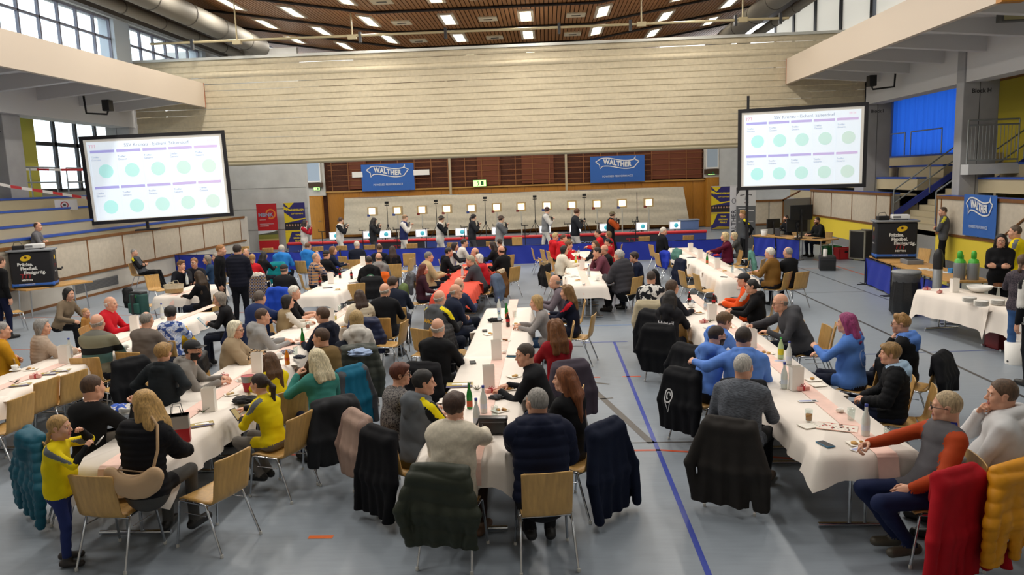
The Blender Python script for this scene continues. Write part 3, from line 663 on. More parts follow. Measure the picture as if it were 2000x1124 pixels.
# --- high windows on the left, roof beams, ducts
wu = struct(MB().box(-16.5, -16.3, -3, 43, 6.7, 7.3).box(-16.5, -16.3, -3, 43, 9.45, 11.6).build('wall_left_upper', mat('#d5d6d4', .7)))
for y0, y1 in ((8, 9.1), (15.4, 16.2), (21.6, 22.3), (28.35, 29.4), (35.6, 36.6), (42, 43)): box('pier', -16.5, -15.9, y0, y1, 7.3, 9.45, mat('#c9d2da', .7), wu)
window('window_2', -16.1, [22.35 + i for i in range(7)], [7.3, 8.72, 9.4], mat('#8a8a98', .5), GLASS, .07); window('window_3', -16.1, [29.45 + i*1.02 for i in range(7)], [7.3, 8.72, 9.4], mat('#8a8a98', .5), GLASS, .07)
window('window_4', -16.1, [36.6 + i*.9 for i in range(7)], [7.3, 8.72, 9.4], mat('#8a8a98', .5), GLASS, .07); window('window_5', -16.1, [16.2 + i*.9 for i in range(7)], [7.3, 8.72, 9.4], mat('#8a8a98', .5), GLASS, .07)
struct(box('trim_13', -16.0, -15.0, -3, 43, 9.45, 9.58, mat('#c3c5c4', .6))); struct(box('trim_14', -15.1, -14.85, -3, 43, 9.15, 9.85, mat('#59554f', .5)))
def duct(name, x, z, r, y0, y1, label):
    t = empty(name, (x, y0, z), 0, label, 'duct'); L = y1 - y0
    me = MB().tube([(0, 0, 0), (0, L, 0)], r, 18).mesh('pipe'); meshobj('pipe', me, mat('#7a756b', .65, .2), t)
    for k in range(int(L / 2.7) + 1): MB().lathe([(r + .001, -.03), (r + .022, -.02), (r + .022, .02), (r + .001, .03)], 18).build('joint_ring', mat('#57534c', .5, .5), t, (0, k*2.7 + .4, 0), (R_(90), 0, 0))
duct('air_duct', -13.2, 9.55, .42, 12, 35.9, 'thick grey round air duct along the window side under the roof'); duct('air_duct', -14.2, 9.25, .20, 12, 35.9, 'thin grey round air duct beside the thick duct on the window side')
duct('air_duct', 8.95, 9.55, .40, 14, 42.2, 'thick grey round air duct beneath the roof on the blue-curtain side'); duct('air_duct', 9.75, 9.2, .18, 14, 42.2, 'thin grey round duct next to the thick one on the blue-curtain side')
wr = struct(MB().box(12.3, 12.5, 8, 43, 6.7, 7.3).box(12.3, 12.5, 8, 43, 10.6, 11.6).build('wall_right_upper', mat('#c8c8c4', .7)))
for i, y in enumerate((20, 23.2, 26.4, 29.6, 32.6, 35.6, 38.6)): box('blind', 12.2, 12.26, y + .18, y + 2.9, 7.3, 10.6, mat('#f4f1ea', .8, pat='translucent'), wr)
for y in (20, 23.2, 26.4, 29.6, 32.6, 35.6, 38.6, 41.6): box('mullion', 12.15, 12.45, y - .10, y + .16, 7.3, 10.6, DARK, wr)
# --- ceiling: folded, timber slats, dark cross rails
def zc(x): return 9.2 + .16 * max(0, abs(x + 2.1) - 4.1)
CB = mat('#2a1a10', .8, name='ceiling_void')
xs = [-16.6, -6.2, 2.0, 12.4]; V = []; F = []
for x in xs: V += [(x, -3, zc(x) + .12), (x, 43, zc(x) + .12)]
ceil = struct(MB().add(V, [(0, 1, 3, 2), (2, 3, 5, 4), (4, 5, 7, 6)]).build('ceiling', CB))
slat_me = MB().box(-.065, .065, 12, 43, 0, .03).mesh('slat'); slat_me.materials.append(mat('#99683a', .5, pat='wood', name='slat_wood'))
k = 0; x = -14.6
while x < 10.4:
    o = bpy.data.objects.new('slat', slat_me); link(o, ceil); o.location = (x, 0, zc(x)); 
    sl_ = .16 if x > 2.0 else -.16 if x < -6.2 else 0
    o.rotation_euler = (0, -math.atan(sl_), 0); x += .162
for y in (16.6, 20.4, 24.2, 28.0, 31.8, 35.6, 39.4):
    MB().tube([(p, y, zc(p) - .05) for p in (-14.6, -6.2, 2.0, 10.4)], .05, 6).build('cross_rail', mat('#221a16', .7), ceil)
# recessed lights, every one a lamp of its own
fr_me = MB().box(-.30, -.20, -.95, .95, -.06, .02).box(.20, .30, -.95, .95, -.06, .02).box(-.2, .2, .85, .95, -.06, .02).box(-.2, .2, -.95, -.85, -.06, .02).mesh('light_frame'); fr_me.materials.append(mat('#d8cdb8', .5))
df_me = MB().box(-.2, .2, -.85, .85, -.035, -.02).mesh('diffuser'); df_me.materials.append(mat('#fff3dc', .5, emit=5, name='lamp'))
LX = (-12.0, -9.6, -6.65, -3.6, -.64, 2.28, 5.2, 7.9); LY = (6.5, 10.5, 14.4, 18.3, 22.2, 26.0, 29.8, 33.6, 37.4)
lamp_d = bpy.data.lights.new('ceiling_lamp', 'AREA'); lamp_d.shape = 'RECTANGLE'; lamp_d.size = .4; lamp_d.size_y = 1.7; lamp_d.energy = 110; lamp_d.color = (1, .95, .87)
for i, lx in enumerate(LX):
    for j, ly in enumerate(LY):
        if ly > 22:
            t = empty('ceiling_light', (lx, ly, zc(lx)), 0, 'bright framed ceiling light, %s column from the window side, %s row from the hoist pipe' % (('first', 'second', 'third', 'fourth', 'fifth', 'sixth', 'seventh', 'eighth')[i], {26.0: 'near', 29.8: 'first', 33.6: 'second', 37.4: 'third', 22.2: 'nearest'}[ly]), 'ceiling light', 'ceiling lights between the slats')
            t.rotation_euler = (0, -math.atan(.16 if lx > 2 else -.16 if lx < -6.3 else 0), 0)
            meshobj('frame', fr_me, None, t); meshobj('diffuser', df_me, None, t)
        if lx in (-12.0, -6.65, -.64, 5.2):
            lo = bpy.data.objects.new('ceiling_lamp', lamp_d); link(lo); lo.location = (lx, ly, zc(lx) - .12)
vm = MB().box(-.36, .36, -.36, .36, -.04, .02).mesh('plate'); vm.materials.append(mat('#cfc3a8', .6)); vs = MB().box(-.17, .17, -.06, .06, -.05, -.039).mesh('slot'); vs.materials.append(BLACK)
for vx in (-5.45, -2.1, 1.28):
    for vy in (26.5, 30.1, 34.0, 37.8):
        t = empty('ceiling_vent', (vx, vy, 9.2), 0, 'square cream air vent, %s column from the window side, %s row from the pipe' % ({-5.45: 'first', -2.1: 'middle', 1.28: 'last'}[vx], {26.5: 'near', 30.1: 'first', 34.0: 'second', 37.8: 'third'}[vy]), 'vent', 'air vents in the slatted ceiling'); meshobj('plate', vm, None, t); meshobj('slot', vs, None, t)
# hoist pipe above the curtain
hp = empty('hoist_pipe', (0, 28.8, 8.5), 0, 'long cream hoist pipe hung under the ceiling above the divider curtain', 'pipe')
MB().tube([(-14.8, 0, .06), (8.9, 0, -.02)], .045, 8).build('pipe', mat('#b9ab86', .5), hp)
for x in (-11.47, -7.1, 3.6, 7.25): 
    MB().tube([(x, 0, 0), (x, 0, zc(x) - 8.5)], .03, 8).build('hanger_rod', mat('#b9ab86', .5), hp); box('bracket', x - .16, x + .16, -.08, .08, -.09, .07, mat('#b9ab86', .5), hp)
for x in (-13.2, -6.8, -3.6, .6, 3.2, 7.0, 8.6): box('pulley', x - .05, x + .05, -.06, .06, -.22, .16, DARK, hp)
# divider curtain: overlapping fabric strips hung from a rail
dc = empty('divider_curtain', (-2, 29.6, 3.9), 0, 'wide cream divider curtain of horizontal fabric strips raised above the shooting range', 'curtain')
CURT = mat('#cbbfa4', .85, pat='cloth', name='curtain_fabric', bump=.15); nstrip = 17; z0, z1 = 4.06, 8.02
for i in range(nstrip):
    za = z0 + (z1 - z0) * i / nstrip; zb = z0 + (z1 - z0) * (i + 1) / nstrip; V = []; F = []; nx = 90
    bulge = .006 + (.05 if i in (14, 16) else .0)
    for a in range(nx + 1):
        x = -16.05 + 28.05 * a / nx
        for c in range(5):
            u = c / 4; w = noise.noise((x * .6, i * 3.1, u * .8)) * .012 + noise.noise((x * 1.3 + u * 2, i * 1.7, 0)) * .006
            sag = noise.noise((x * .12, i * .5, 4)) * .05
            V.append((x + 2, -(bulge * math.sin(math.pi * (u ** .7)) + w) - .030 * (1 - u) - .02, za + (zb - za) * u + sag * (.5 if 0 < i else 0) - 3.9))
    for a in range(nx):
        for c in range(4): F.append((a*5+c, (a+1)*5+c, (a+1)*5+c+1, a*5+c+1))
    MB().add(V, F, True).build('fabric_strip', CURT, dc)
MB().tube([(-14.05, -.02, .10), (14.0, -.02, .10)], .075, 10).build('bottom_bar', mat('#a39a80', .6), dc); box('bottom_hem', -14.05, 14.0, -.07, .05, .12, .22, mat('#8f8568', .8), dc)
box('top_rail', -14.2, 14.05, -.12, .12, 4.10, 4.2, mat('#c9c9c2', .4, .3), dc)
# --- right wall with the stair opening
def right_wall(name, y0, y1, bat):
    w = struct(MB().box(11.63, 11.9, y0, y1, 0, 2.05).build(name, GREY)); box('yellow_band', 11.61, 11.64, y0, y1, .28, 1.0, YEL, w); box('skirting', 11.6, 11.64, y0, y1, 0, .28, mat('#7b7b7c', .7), w)
    box('rail', 11.58, 11.64, y0, y1, .99, 1.06, RAIL, w); box('rail', 11.57, 11.66, y0, y1, 2.05, 2.14, RAIL, w)
    b = [y0 + .03] + list(bat) + [y1 - .03]
    for a, c in zip(b[:-1], b[1:]): box('panel', 11.605, 11.635, a + .025, c - .025, 1.06, 2.05, PANEL, w, .006)
    for y in b: box('batten', 11.595, 11.63, y - .022, y + .022, 1.06, 2.05, RAIL, w)
    return w
right_wall('wall_right', 26.2, 34.0, (27.32, 29.47, 31.56, 33.7)); wrn = right_wall('wall_right_near', 8, 23.15, (11.2, 13.1, 15.0, 16.9, 18.8, 20.9, 22.89))
for (a, b) in (((19.9, 1.10), (18.4, 2.0)), ((18.2, 2.0), (16.8, 1.10))):
    MB().tube([(11.59, a[0], a[1]), (11.59, b[0], b[1])], .035, 4).build('brace', RAIL, wrn)
wc = struct(MB().prism([(8.9, 33.0), (10.1, 33.0), (11.63, 34.0), (11.63, 34.3), (10.0, 33.3), (8.9, 33.3)], 0, 1.78).build('wall_right_corner', GREY))
for a, b in ((8.93, 9.48), (9.53, 10.07)): box('panel', a, b, 32.975, 33.005, .78, 1.70, PANEL, wc, .005)
box('rail', 8.88, 10.12, 32.95, 33.02, 1.70, 1.79, RAIL, wc); box('rail', 8.88, 10.12, 32.95, 33.02, .70, .77, RAIL, wc); box('batten', 10.06, 10.12, 32.95, 33.02, .7, 1.8, RAIL, wc)
MB().tube([(10.1, 33.0, 1.76), (11.0, 33.6, 2.1)], .04, 4).build('rail', RAIL, wc)
# stairs up through the opening
st = empty('stand_stairs', (11.63, 24.7, 0), 0, 'flight of concrete stairs with blue boards rising through the gap in the stand wall', 'stairs'); 
for k in range(10): box('stair_tread', .05 + .28*k, .35 + .28*k, -1.45, 1.45, .9 + .17*k, 1.05 + .17*k + .17, RISER, st)
box('landing', .05, 1.2, -1.45, 1.45, 0, 1.05, GREY, st)
for y in (-1.5, 1.5): MB().prism([(0, 1.45), (2.6, 3.25), (2.6, 3.05), (0, 1.2)], -.04, .04, Matrix.Translation((0, y, 0)) @ Matrix.Rotation(math.pi/2, 4, 'X')).build('stringer', mat('#2a3a96', .5), st)
def railing(name, P, hs, label, bars=0):
    t = empty(name, P[0], 0, label, 'railing'); o = Vector(P[0]); G = mat('#9aa0a2', .45, .5)
    Q = [Vector(p) - o for p in P]
    for hh in hs: MB().tube([q + Vector((0, 0, hh)) for q in Q], .024, 8).build('handrail', G, t)
    for a, b in zip(Q[:-1], Q[1:]):
        n = max(1, int((b - a).length / 1.3))
        for k in range(n + 1): q = a + (b - a) * k / n; MB().tube([q, q + Vector((0, 0, hs[0]))], .022, 6).build('post', G, t)
        if bars:
            for k in range(1, bars): q = a + (b - a) * k / bars; MB().tube([q + Vector((0, 0, .1)), q + Vector((0, 0, hs[0] - .12))], .010, 5).build('baluster', G, t)
    return t
railing('stair_railing', [(11.68, 26.15, 1.3), (14.0, 26.15, 2.95), ], (.95, .50), 'grey tube railing on the far side of the stand stairs'); railing('stair_railing', [(11.62, 23.25, 1.3), (14.1, 23.25, 3.05)], (.95, .50), 'grey tube railing on the near side of the stand stairs')
pl = struct(box('trim_15', 11.95, 13.4, 22.2, 22.6, 2.74, 3.03, mat('#c3c6c8', .6)))
railing('landing_railing', [(11.95, 22.3, 3.04), (13.35, 22.3, 3.04)], (1.22, 1.08, .1), 'grey barred railing on the white landing above the stairs', 14)
# right back: blue curtain, rails, yellow wall
struct(MB().box(16.6, 16.8, 24, 40, 0, 3.4).box(16.6, 16.8, 24, 28.2, 3.4, 6.35).box(16.6, 16.8, 38.4, 40, 3.4, 6.35).build('wall_right_outer', mat('#2c2f36', .8))); struct(box('wall_right_yellow', 15.3, 15.5, 10, 27.5, 0, 6.3, mat('#c2b02c', .6))); struct(box('trim_16', 15.1, 15.4, 10, 27.5, 5.75, 6.3, mat('#8a5a22', .6)))
bc = empty('blue_curtain', (16.45, 34, 3.35), 0, 'bright blue pleated window curtain behind the upper stand', 'curtain'); V = []; F = []; n = 160
for a in range(n + 1):
    y = -6 + 10.5 * a / n; dx = .06 * math.sin(a * .9) + .03 * math.sin(a * 2.3)
    V += [(dx, y, 0), (dx * .6, y, 2.95)]
for a in range(n): F.append((2*a, 2*a+1, 2*a+3, 2*a+2))
MB().add(V, F, True).build('fabric', mat('#2052b2', .7, pat='translucent', name='blue_fabric'), bc); box('curtain_rail', -.05, .05, -6, 4.5, 2.93, 3.0, DARK, bc)
for y0, y1 in ((29.0, 31.4), (31.9, 35.2), (35.6, 37.4)): railing('window_railing', [(14.6, y0, 3.42), (14.6, y1, 3.42)], (.95,), {29.0: 'dark low railing before the blue curtain next to the stair pillar', 31.9: 'dark low railing before the middle of the blue curtain', 35.6: 'dark low railing before the far end of the blue curtain'}[y0])
# --- end wall
we = struct(MB().box(-19, 13, 42.9, 43.1, 0, 9.6).build('wall_far', mat('#5a2e18', .8, pat='brick', col2='#3a1d10'))); 
x = -12.55
while x < 8.7: box('wood_panel', x, x + .93, 42.80, 42.91, .05, 2.62, HONEY, we, .008); x += .94
box('ledge', -12.6, 8.75, 42.7, 42.9, 2.60, 2.68, mat('#b98d4a', .5), we)
for a, b in ((-11.3, -10.2), (-3.9, -2.6), (-1.4, .4), (5.8, 8.6)): box('lattice_panel', a, b, 42.74, 42.86, 2.75, 4.6, mat('#6b3418', .7), we)
for k in range(22): 
    x = -12.2 + k * .95
    MB().box(x - .02, x + .02, 42.70, 42.73, 2.7, 4.8).build('lattice_bar', mat('#8f5a2e', .6), we)
for z in (2.95, 3.25, 3.55, 3.85, 4.15, 4.45): MB().box(-12.4, 8.7, 42.71, 42.725, z - .012, z + .012).build('lattice_bar', mat('#8f5a2e', .6), we)
for a, b in ((-11.0, -10.4), (-7.5, -6.6)): box('white_band', a, b, 42.6, 42.7, 3.42, 3.72, WHITE, we)
for x in (-5.4, 1.08): struct(box('trim_17', x - .06, x + .06, 42.3, 42.42, 2.0, 9, mat('#b8a98c', .6)))
def side_end(s, x0, x1, nm):
    w = struct(box(nm, x0, x1, 36.0, 36.3, 0, 9.5, mat('#c9c9c6', .75, pat='concrete')));
    for z in (1.0, 2.0, 3.0): box('joint', x0, x1, 35.993, 36.0, z - .012, z + .012, mat('#8c8a86', .8), w)
    return w
side_end(-1, -18, -11.55, 'wall_end_left'); wer = struct(box('wall_end_right', 9.5, 17.5, 42.3, 42.5, 0, 9.5, mat('#c0bfba', .75, pat='concrete')))
def door(name, x0, x1, y, h):
    d = struct(box(name, x0, x1, y, y + .06, 0, h, HONEY)); box('door_leaf', x0 + .06, x1 - .06, y - .03, y, .02, h - .08, mat('#b37a26', .45, pat='wood'), d, .005); MB().tube([(x1 - .18, y - .06, 1.02), (x1 - .32, y - .06, 1.02)], .015, 6).build('door_handle', STEEL, d)
door('door_1', -13.75, -12.75, 42.55, 2.45); door('door_2', 8.78, 9.5, 42.55, 2.75)
for nm, x0, x1 in (('window_6', -13.65, -12.8), ('window_7', 8.8, 9.5)):
    w = struct(MB().box(x0, x1, 42.58, 42.64, 3.22, 3.30).box(x0, x1, 42.58, 42.64, 4.5, 4.6).build(nm, WHITE)); box('pane', x0, x1, 42.60, 42.62, 3.3, 4.5, mat('#b4c4d4', .2), w); box('mullion', x0, x0 + .06, 42.57, 42.65, 3.2, 4.6, WHITE, w); box('mullion', x1 - .06, x1, 42.57, 42.65, 3.2, 4.6, WHITE, w); box('sill_panel', x0 - .1, x1 + .1, 42.56, 42.6, 2.92, 3.2, mat('#4a3520', .7), w)
struct(box('wall_end_lintel', -13.8, -12.6, 42.65, 42.75, 2.45, 9, mat('#c8c4ba', .7))); struct(box('wall_end_lintel_right', 8.7, 9.6, 42.65, 42.75, 2.75, 9, mat('#c8c4ba', .7)))
struct(box('wall_back', -19, 17, -4.2, -4, 0, 11, mat('#c9c4ba', .8)))
struct(box('wall_right_end', 12.4, 17, 7.6, 7.8, 0, 7, mat('#c9c4ba', .8))); struct(box('ceiling_right_near', 12.6, 17, 7, 20, 6.25, 6.35, SOF)); struct(box('wall_right_side', 12.3, 12.5, -4, 8, 0, 11, mat('#c9c4ba', .8))); struct(box('wall_left_side', -18.6, -18.4, -4, 4, 0, 11, mat('#c9c4ba', .8)))
struct(box('wall_right_back', 12.2, 17, 37.2, 37.4, 0, 7, mat('#8f8d88', .8)))
# the outside seen through the windows
struct(box('exterior_ground', -80, -18.5, -20, 80, -.5, -.3, mat('#7d7f76', .9)))

# ---------------------------------------------------------------- chairs
def chair_template(full=True):
    t = empty('stacking_chair', (0, 0, -20), 0, 'x', 'chair')
    def shell(name, prof, wf, parent, rounded=0):
        V = []; F = []; nx = 8; n = len(prof)
        for s_ in (1, -1):
            for i, (y, z) in enumerate(prof):
                a = prof[max(0, i-1)]; b = prof[min(n-1, i+1)]; ty, tz = b[0]-a[0], b[1]-a[1]; L = math.hypot(ty, tz); ny, nz = -tz/L, ty/L
                w = wf(i / (n - 1))
                for k in range(nx + 1):
                    u = 2*k/nx - 1; dep = .018 * (1 - u*u) * (1 if name == 'backrest' else .35)
                    V.append((u * w, y + ny * (.006*s_) - (dep if name == 'backrest' else 0), z + nz * .006 * s_ - (dep if name != 'backrest' else 0)))
        o = n * (nx + 1)
        for i in range(n - 1):
            for k in range(nx):
                a = i*(nx+1)+k; F.append((a, a+1, a+nx+2, a+nx+1)); F.append((o+a, o+a+nx+1, o+a+nx+2, o+a+1))
        for i in range(n - 1):
            a = i*(nx+1); F.append((a, a+nx+1, o+a+nx+1, o+a)); a += nx; F.append((a, o+a, o+a+nx+1, a+nx+1))
        for k in range(nx): F.append((k, o+k, o+k+1, k+1)); a = (n-1)*(nx+1)+k; F.append((a, a+1, o+a+1, o+a))
        return MB().add(V, F, True).build(name, BEECH, parent)
    shell('seat', [(.215, .425), (.20, .445), (.15, .455), (.05, .447), (-.06, .440), (-.13, .442)], lambda u: .195 if u > .1 else .18, t)
    shell('backrest', [(-.13, .442), (-.175, .450), (-.200, .475), (-.212, .52), (-.225, .60), (-.245, .70), (-.262, .79), (-.266, .815), (-.268, .832), (-.2685, .838)], lambda u: .195 + .012*u if u < .8 else .207 - .028 * ((u - .8) / .2) ** 2.5, t)
    for x in (-1, 1):
        for nm, a, b in (('front', (.205*x, .185, .425), (.225*x, .245, .012)), ('rear', (.205*x, -.12, .425), (.228*x, -.275, .012))):
            L = MB().tube([(.200*x, .03 if nm == 'front' else .02, .432), (a[0], a[1]*.86, .432), a, b], .011, 8).build('leg', CHROME, t)
            if full: MB().lathe([(.013, 0), (.015, .002), (.013, .03)], 8, (b[0], b[1], 0)).build('foot_cap', mat('#d9d6cf', .5), L)
    MB().tube([(-.2, .15, .424), (.2, .15, .424)], .008, 6).build('crossbar', CHROME, t); MB().tube([(-.206, -.125, .415), (.206, -.125, .415)], .008, 6).build('crossbar', CHROME, t)
    if full: 
        for x in (-1, 1): MB().tube([(.207*x, .13, .33), (.216*x, -.12, .34)], .005, 5).build('side_wire', CHROME, t)
    return t
CH_NEAR = chair_template(True); CH_FAR = chair_template(False); n_ch = [0]
def chair(x, y, b, label, group=None):
    src = CH_NEAR if y < 13 else CH_FAR
    c = copy_tree(src, (x, y, 0), R_(b - 90), label, group); return c
# ---------------------------------------------------------------- tables and cloths
def table_template():
    t = empty('folding_table', (0, 0, -20), 0, 'x', 'table')
    box('table_top', -.39, .39, -.92, .92, .715, .742, BEECH, t, .004)
    for y in (-.72, .72):
        for x in (-.065, .065): MB().tube([(x, y, .03), (x, y, .715)], .016, 8).build('leg', CHROME, t)
        MB().tube([(-.33, y, .03), (.33, y, .03)], .022, 8).build('foot_bar', CHROME, t); MB().tube([(-.28, y, .70), (.28, y, .70)], .014, 6).build('top_bar', CHROME, t)
    return t
TB = table_template()
def cloth_mesh(w, l, drop, seed, z=.748, ends=(1, 1), corner=.55):
    r = random.Random(seed); N = 84; per = []
    hw, hl = w/2 + .005, l/2 + .005
    def pt(s_):
        L = 2*(2*hw + 2*hl); d = s_ * L
        for (ax, ay, bx, by) in ((-hw, -hl, hw, -hl), (hw, -hl, hw, hl), (hw, hl, -hw, hl), (-hw, hl, -hw, -hl)):
            e = abs(bx-ax) + abs(by-ay)
            if d <= e: u = d/e; return ax + (bx-ax)*u, ay + (by-ay)*u, ((by-ay)/e, -(bx-ax)/e), min(d, e-d)
            d -= e
        return -hw, -hl, (0, -1), 0
    V = [(0, 0, z)]; F = []; rings = 5; ph = r.random() * 9
    cor = [r.uniform(.5, 1.3) for _ in range(4)]
    for k in range(N):
        x, y, nrm, dc = pt((k + .0) / N); ci = (0 if x < 0 else 1) + (0 if y < 0 else 2)
        c = math.exp(-(dc/.09) ** 2)
        nx, ny = nrm
        if c > .05:
            cx, cy = (1 if x > 0 else -1), (1 if y > 0 else -1); nx = nx*(1-c) + cx*.7*c; ny = ny*(1-c) + cy*.7*c
        e = 1
        if abs(y + hl) < .02 and not ends[0] or abs(y - hl) < .02 and not ends[1]: e = .12
        dr = drop * e * (1 + corner * c * cor[ci]) * (1 + .12 * noise.noise((x*1.5, y*1.5, seed)))
        V.append((x*.985, y*.995, z))
        for j in range(1, rings):
            u = j / (rings - 1); fl = .015 + .05*u*(1 + .9*math.sin(k*1.3 + ph)*noise.noise((x*4, y*4, seed+3)) ) + .07*c*u*cor[ci]
            w2 = .022*u*math.sin(k*.9 + ph)
            V.append((x + nx*(fl + w2), y + ny*(fl + w2), z - dr*u if j > 1 else z - .012 - dr*.2))
    for k in range(N):
        a = 1 + k*rings; b = 1 + ((k+1) % N)*rings; F.append((0, b, a)) if 0 else F.append((0, a, b))
        for j in range(rings-1): F.append((a+j, a+j+1, b+j+1, b+j))
    me = MB().add(V, [f if len(f) == 4 else f for f in F], True).mesh('tablecloth')
    return me
CLOTH = mat('#efe5da', .7, name='paper_cloth', bump=.05); RED = mat('#d8452c', .75, pat='cloth', name='red_cloth')
def table(x, y, where, rot=0, drop=.22, cloth=CLOTH, cname='white paper', ends=(1, 1), seed=None):
    copy_tree(TB, (x, y, 0), R_(rot), ('folding table under ' + where), 'folding tables')
    o = meshobj('tablecloth', cloth_mesh(.8, 1.86, drop, seed or int(x*31 + y*17), ends=ends), cloth, None, (x, y, 0), (0, 0, R_(rot)))
    return tag(o, '%s tablecloth on %s' % (cname, where), 'tablecloth', 'tablecloths')
ROWS = {'A': (-6.84, 'table of the row by the window-side stand', (.24, .24)), 'B': (-3.82, 'table of the row with the yellow-shirted girls', (.26, .26)), 'C': (-.76, 'table of the middle row', (.2, .2)), 'D': (2.6, 'table of the row with the blue hoodies', (.22, .22))}
ORD = ('first', 'second', 'third', 'fourth')
for k, (x, nm, dr) in ROWS.items():
    for i in range(4): table(x + (-.25 + .02*i if k == 'B' and i > 2 else -.1 if k == 'B' and i > 0 else 0), 7.0 + 1.865*i + (.0 if k != 'A' else .4), 'the %s %s' % (ORD[i], nm), 0, dr[0], ends=(i == 0, i == 3))
for k, x, y0, n, nm, c, cn, dr in (('E', -8.4, 17.1, 1, 'small table with the basket', CLOTH, 'white paper', .24), ('F', -5.0, 16.65, 4, 'table of the row before the blue jackets', CLOTH, 'white paper', .24), ('G', -2.05, 16.25, 3, 'table covered in red', RED, 'orange-red', .24), ('H', .82, 17.0, 4, 'table of the row with the red jackets', CLOTH, 'white paper', .26), ('I', 4.1, 17.2, 4, 'table of the far row near the tech desk', CLOTH, 'white paper', .34)):
    for i in range(n): table(x + (.02*i if k != 'F' else -.06*i), y0 + 1.865*i, 'the ' + ('' if n == 1 else ORD[i] + ' ') + nm, 0, dr, c, cn, ends=(i == 0, i == n-1))
for i in range(2): table(7.42 + .31*i*-1 + .28, 13.55 - 1.84*i*1 + 0, ('the far half of the buffet table', 'the near half of the buffet table')[i], 9.5, .40, ends=(i == 1, i == 0)) if 0 else None
for i, (bx, by) in enumerate(((7.46, 13.55), (7.77, 11.72))): table(bx, by, ('the far buffet table with the plates', 'the near buffet table')[i], 9.6, .42, ends=(i == 1, i == 0))
# runners
def runner(x, y0, y1, w, label, col='#efcabc'):
    o = MB().box(-w/2, w/2, 0, y1 - y0, .7525, .7545).add([(-w/2, 0, .7545), (w/2, 0, .7545), (w/2, -.035, .735), (-w/2, -.035, .735), (w/2, -.085, .56), (-w/2, -.085, .56)], [(0, 3, 2, 1), (3, 5, 4, 2)]).build('table_runner', mat(col, .8, pat='cloth'), None, (x, y0, 0)); return tag(o, label, 'table runner')
runner(-.70, 6.05, 14.45, .17, 'pale red paper runner along the middle row of tables'); runner(2.72, 6.05, 14.45, .17, 'pale red paper runner along the row of the blue hoodies'); runner(-3.84, 6.05, 14.3, .18, 'pale red paper runner along the row of the yellow-shirted girls'); runner(-6.8, 6.5, 14.8, .17, 'pale red paper runner along the row by the window-side stand')
runner(.80, 16.1, 23.5, .17, 'pale red paper runner on the row with the red jackets'); runner(-8.42, 16.2, 18.0, .16, 'pale red runner on the small basket table'); runner(4.1, 16.3, 23.6, .16, 'pale red paper runner on the far row near the tech desk')
# ---------------------------------------------------------------- jackets hung on chair backs
JN = [0]
def jacket(x, y, b, label, col, L=.62, w=.50, puff=0, hoodc=0, thick=.03, lining=None, fur=None, sl=1, pat=None, seed=None, skew=0, accent=None, z0=.845, back=.268):
    """a coat hung over a chair back: the chair's place and heading as in chair()"""
    JN[0] += 1; sd = seed or JN[0] * 13; R = np.random.RandomState(sd); S = SDF(); h = .0135 if y < 9 else .018 if y < 13 else .026
    yb = -back - .035; n = 11; top = z0 + .012
    for i in range(n):
        u = 2*i/(n-1) - 1; x0 = u*min(.205, w*.42); x1 = u*w*.50 + skew*.08 + .012*R.randn(); l = L*(1 - .05*abs(u)) * (1 + .018*R.randn()); r = min(thick, .04)*(.72 + .2*R.rand()); yb = -back - .03; fo = .024*(1 + math.sin(i*2.1 + sd))
        S.cone((x0, -back + .0, top), (x0*1.03, yb - .015, top - .06), r, r, k=.05, lab=1)
        S.cone((x0*1.03, yb - .015, top - .06), ((x0+x1)/2, yb - .03 - fo, top - l*.55), r, r*1.05, k=.06, lab=1)
        S.cone(((x0+x1)/2, yb - .03 - fo, top - l*.55), (x1, yb - .03 - 1.2*fo, top - l - .03), r*1.05, r*.8, k=.06, lab=1)
        S.cone((x0, -back + .01, top), (x0*.95, -back + .045, top - .16 - .06*R.rand()), r*.9, r*.7, k=.035, lab=1)
    if sl:
        for x_ in (-1, 1):
            sx = .20; a = np.array([x_*sx, -back - .03, top - .045]); bq = a + np.array([x_*(w*.5 - .17 + .03*R.rand()), -.06 - .03*R.rand(), -L*.45]); c = bq + np.array([x_*(.03*R.randn() - .02), -.01 + .03*R.randn(), -L*(.38 + .12*R.rand())])
            S.cone(a, bq, .056, .050, k=.022, lab=2); S.cone(bq, c, .050, .042, k=.02, lab=2); S.cone(c, c + np.array([0, 0, -.01]), .043, .041, k=.01, lab=3 if accent else 2)
    S.cone((-.10, -back - .01, top + .012), (.10, -back - .01, top + .012), .028, k=.03, lab=1)
    if hoodc:
        S.cone((-.11, yb - .04, top - .03), (.11, yb - .04, top - .03), .060, k=.04, lab=1); S.cone((0, yb - .05, top - .02), (0, yb - .075, top - .17), .085, .055, k=.05, lab=1)
    if fur: S.cone((-.13, -back - .04, top + .02), (.13, -back - .04, top + .03), .045, k=.015, lab=4)
    P, Q, Lb, T = S.mesh(h, zmin=max(.02, top - L*.97)); N = vnormals(P, Q)
    if puff: d = .013*(np.abs(np.sin(math.pi * P[:, 2] / puff + .6*np.sin(P[:, 0]*9))) ** .6 - .55) + .004*wrinkle(P, sd, 22)
    else: d = .008*wrinkle(P * np.array([1, 1, .4]), sd, 20) + .003*wrinkle(P, sd, 40)
    if fur: d = np.where(Lb == 4, .012*wrinkle(P, sd, 90), d)
    P = P + N*d[:, None]; me = np_mesh('jacket', P, Q, np.clip(Lb[Q[:, 0]] - 1, 0, 3))
    m = mat(col, .75 if not puff else .55, pat=pat or 'cloth', spec=.15 if not puff else .3)
    for mm in (m, m if not lining else mat(lining, .7, pat='cloth'), mat(accent or col, .7), mat(fur or col, .9, pat='hair')): me.materials.append(mm)
    o = meshobj('jacket', me, None, None, (x, y, 0), (0, 0, R_(b - 90))); tag(o, label, 'jacket'); return o

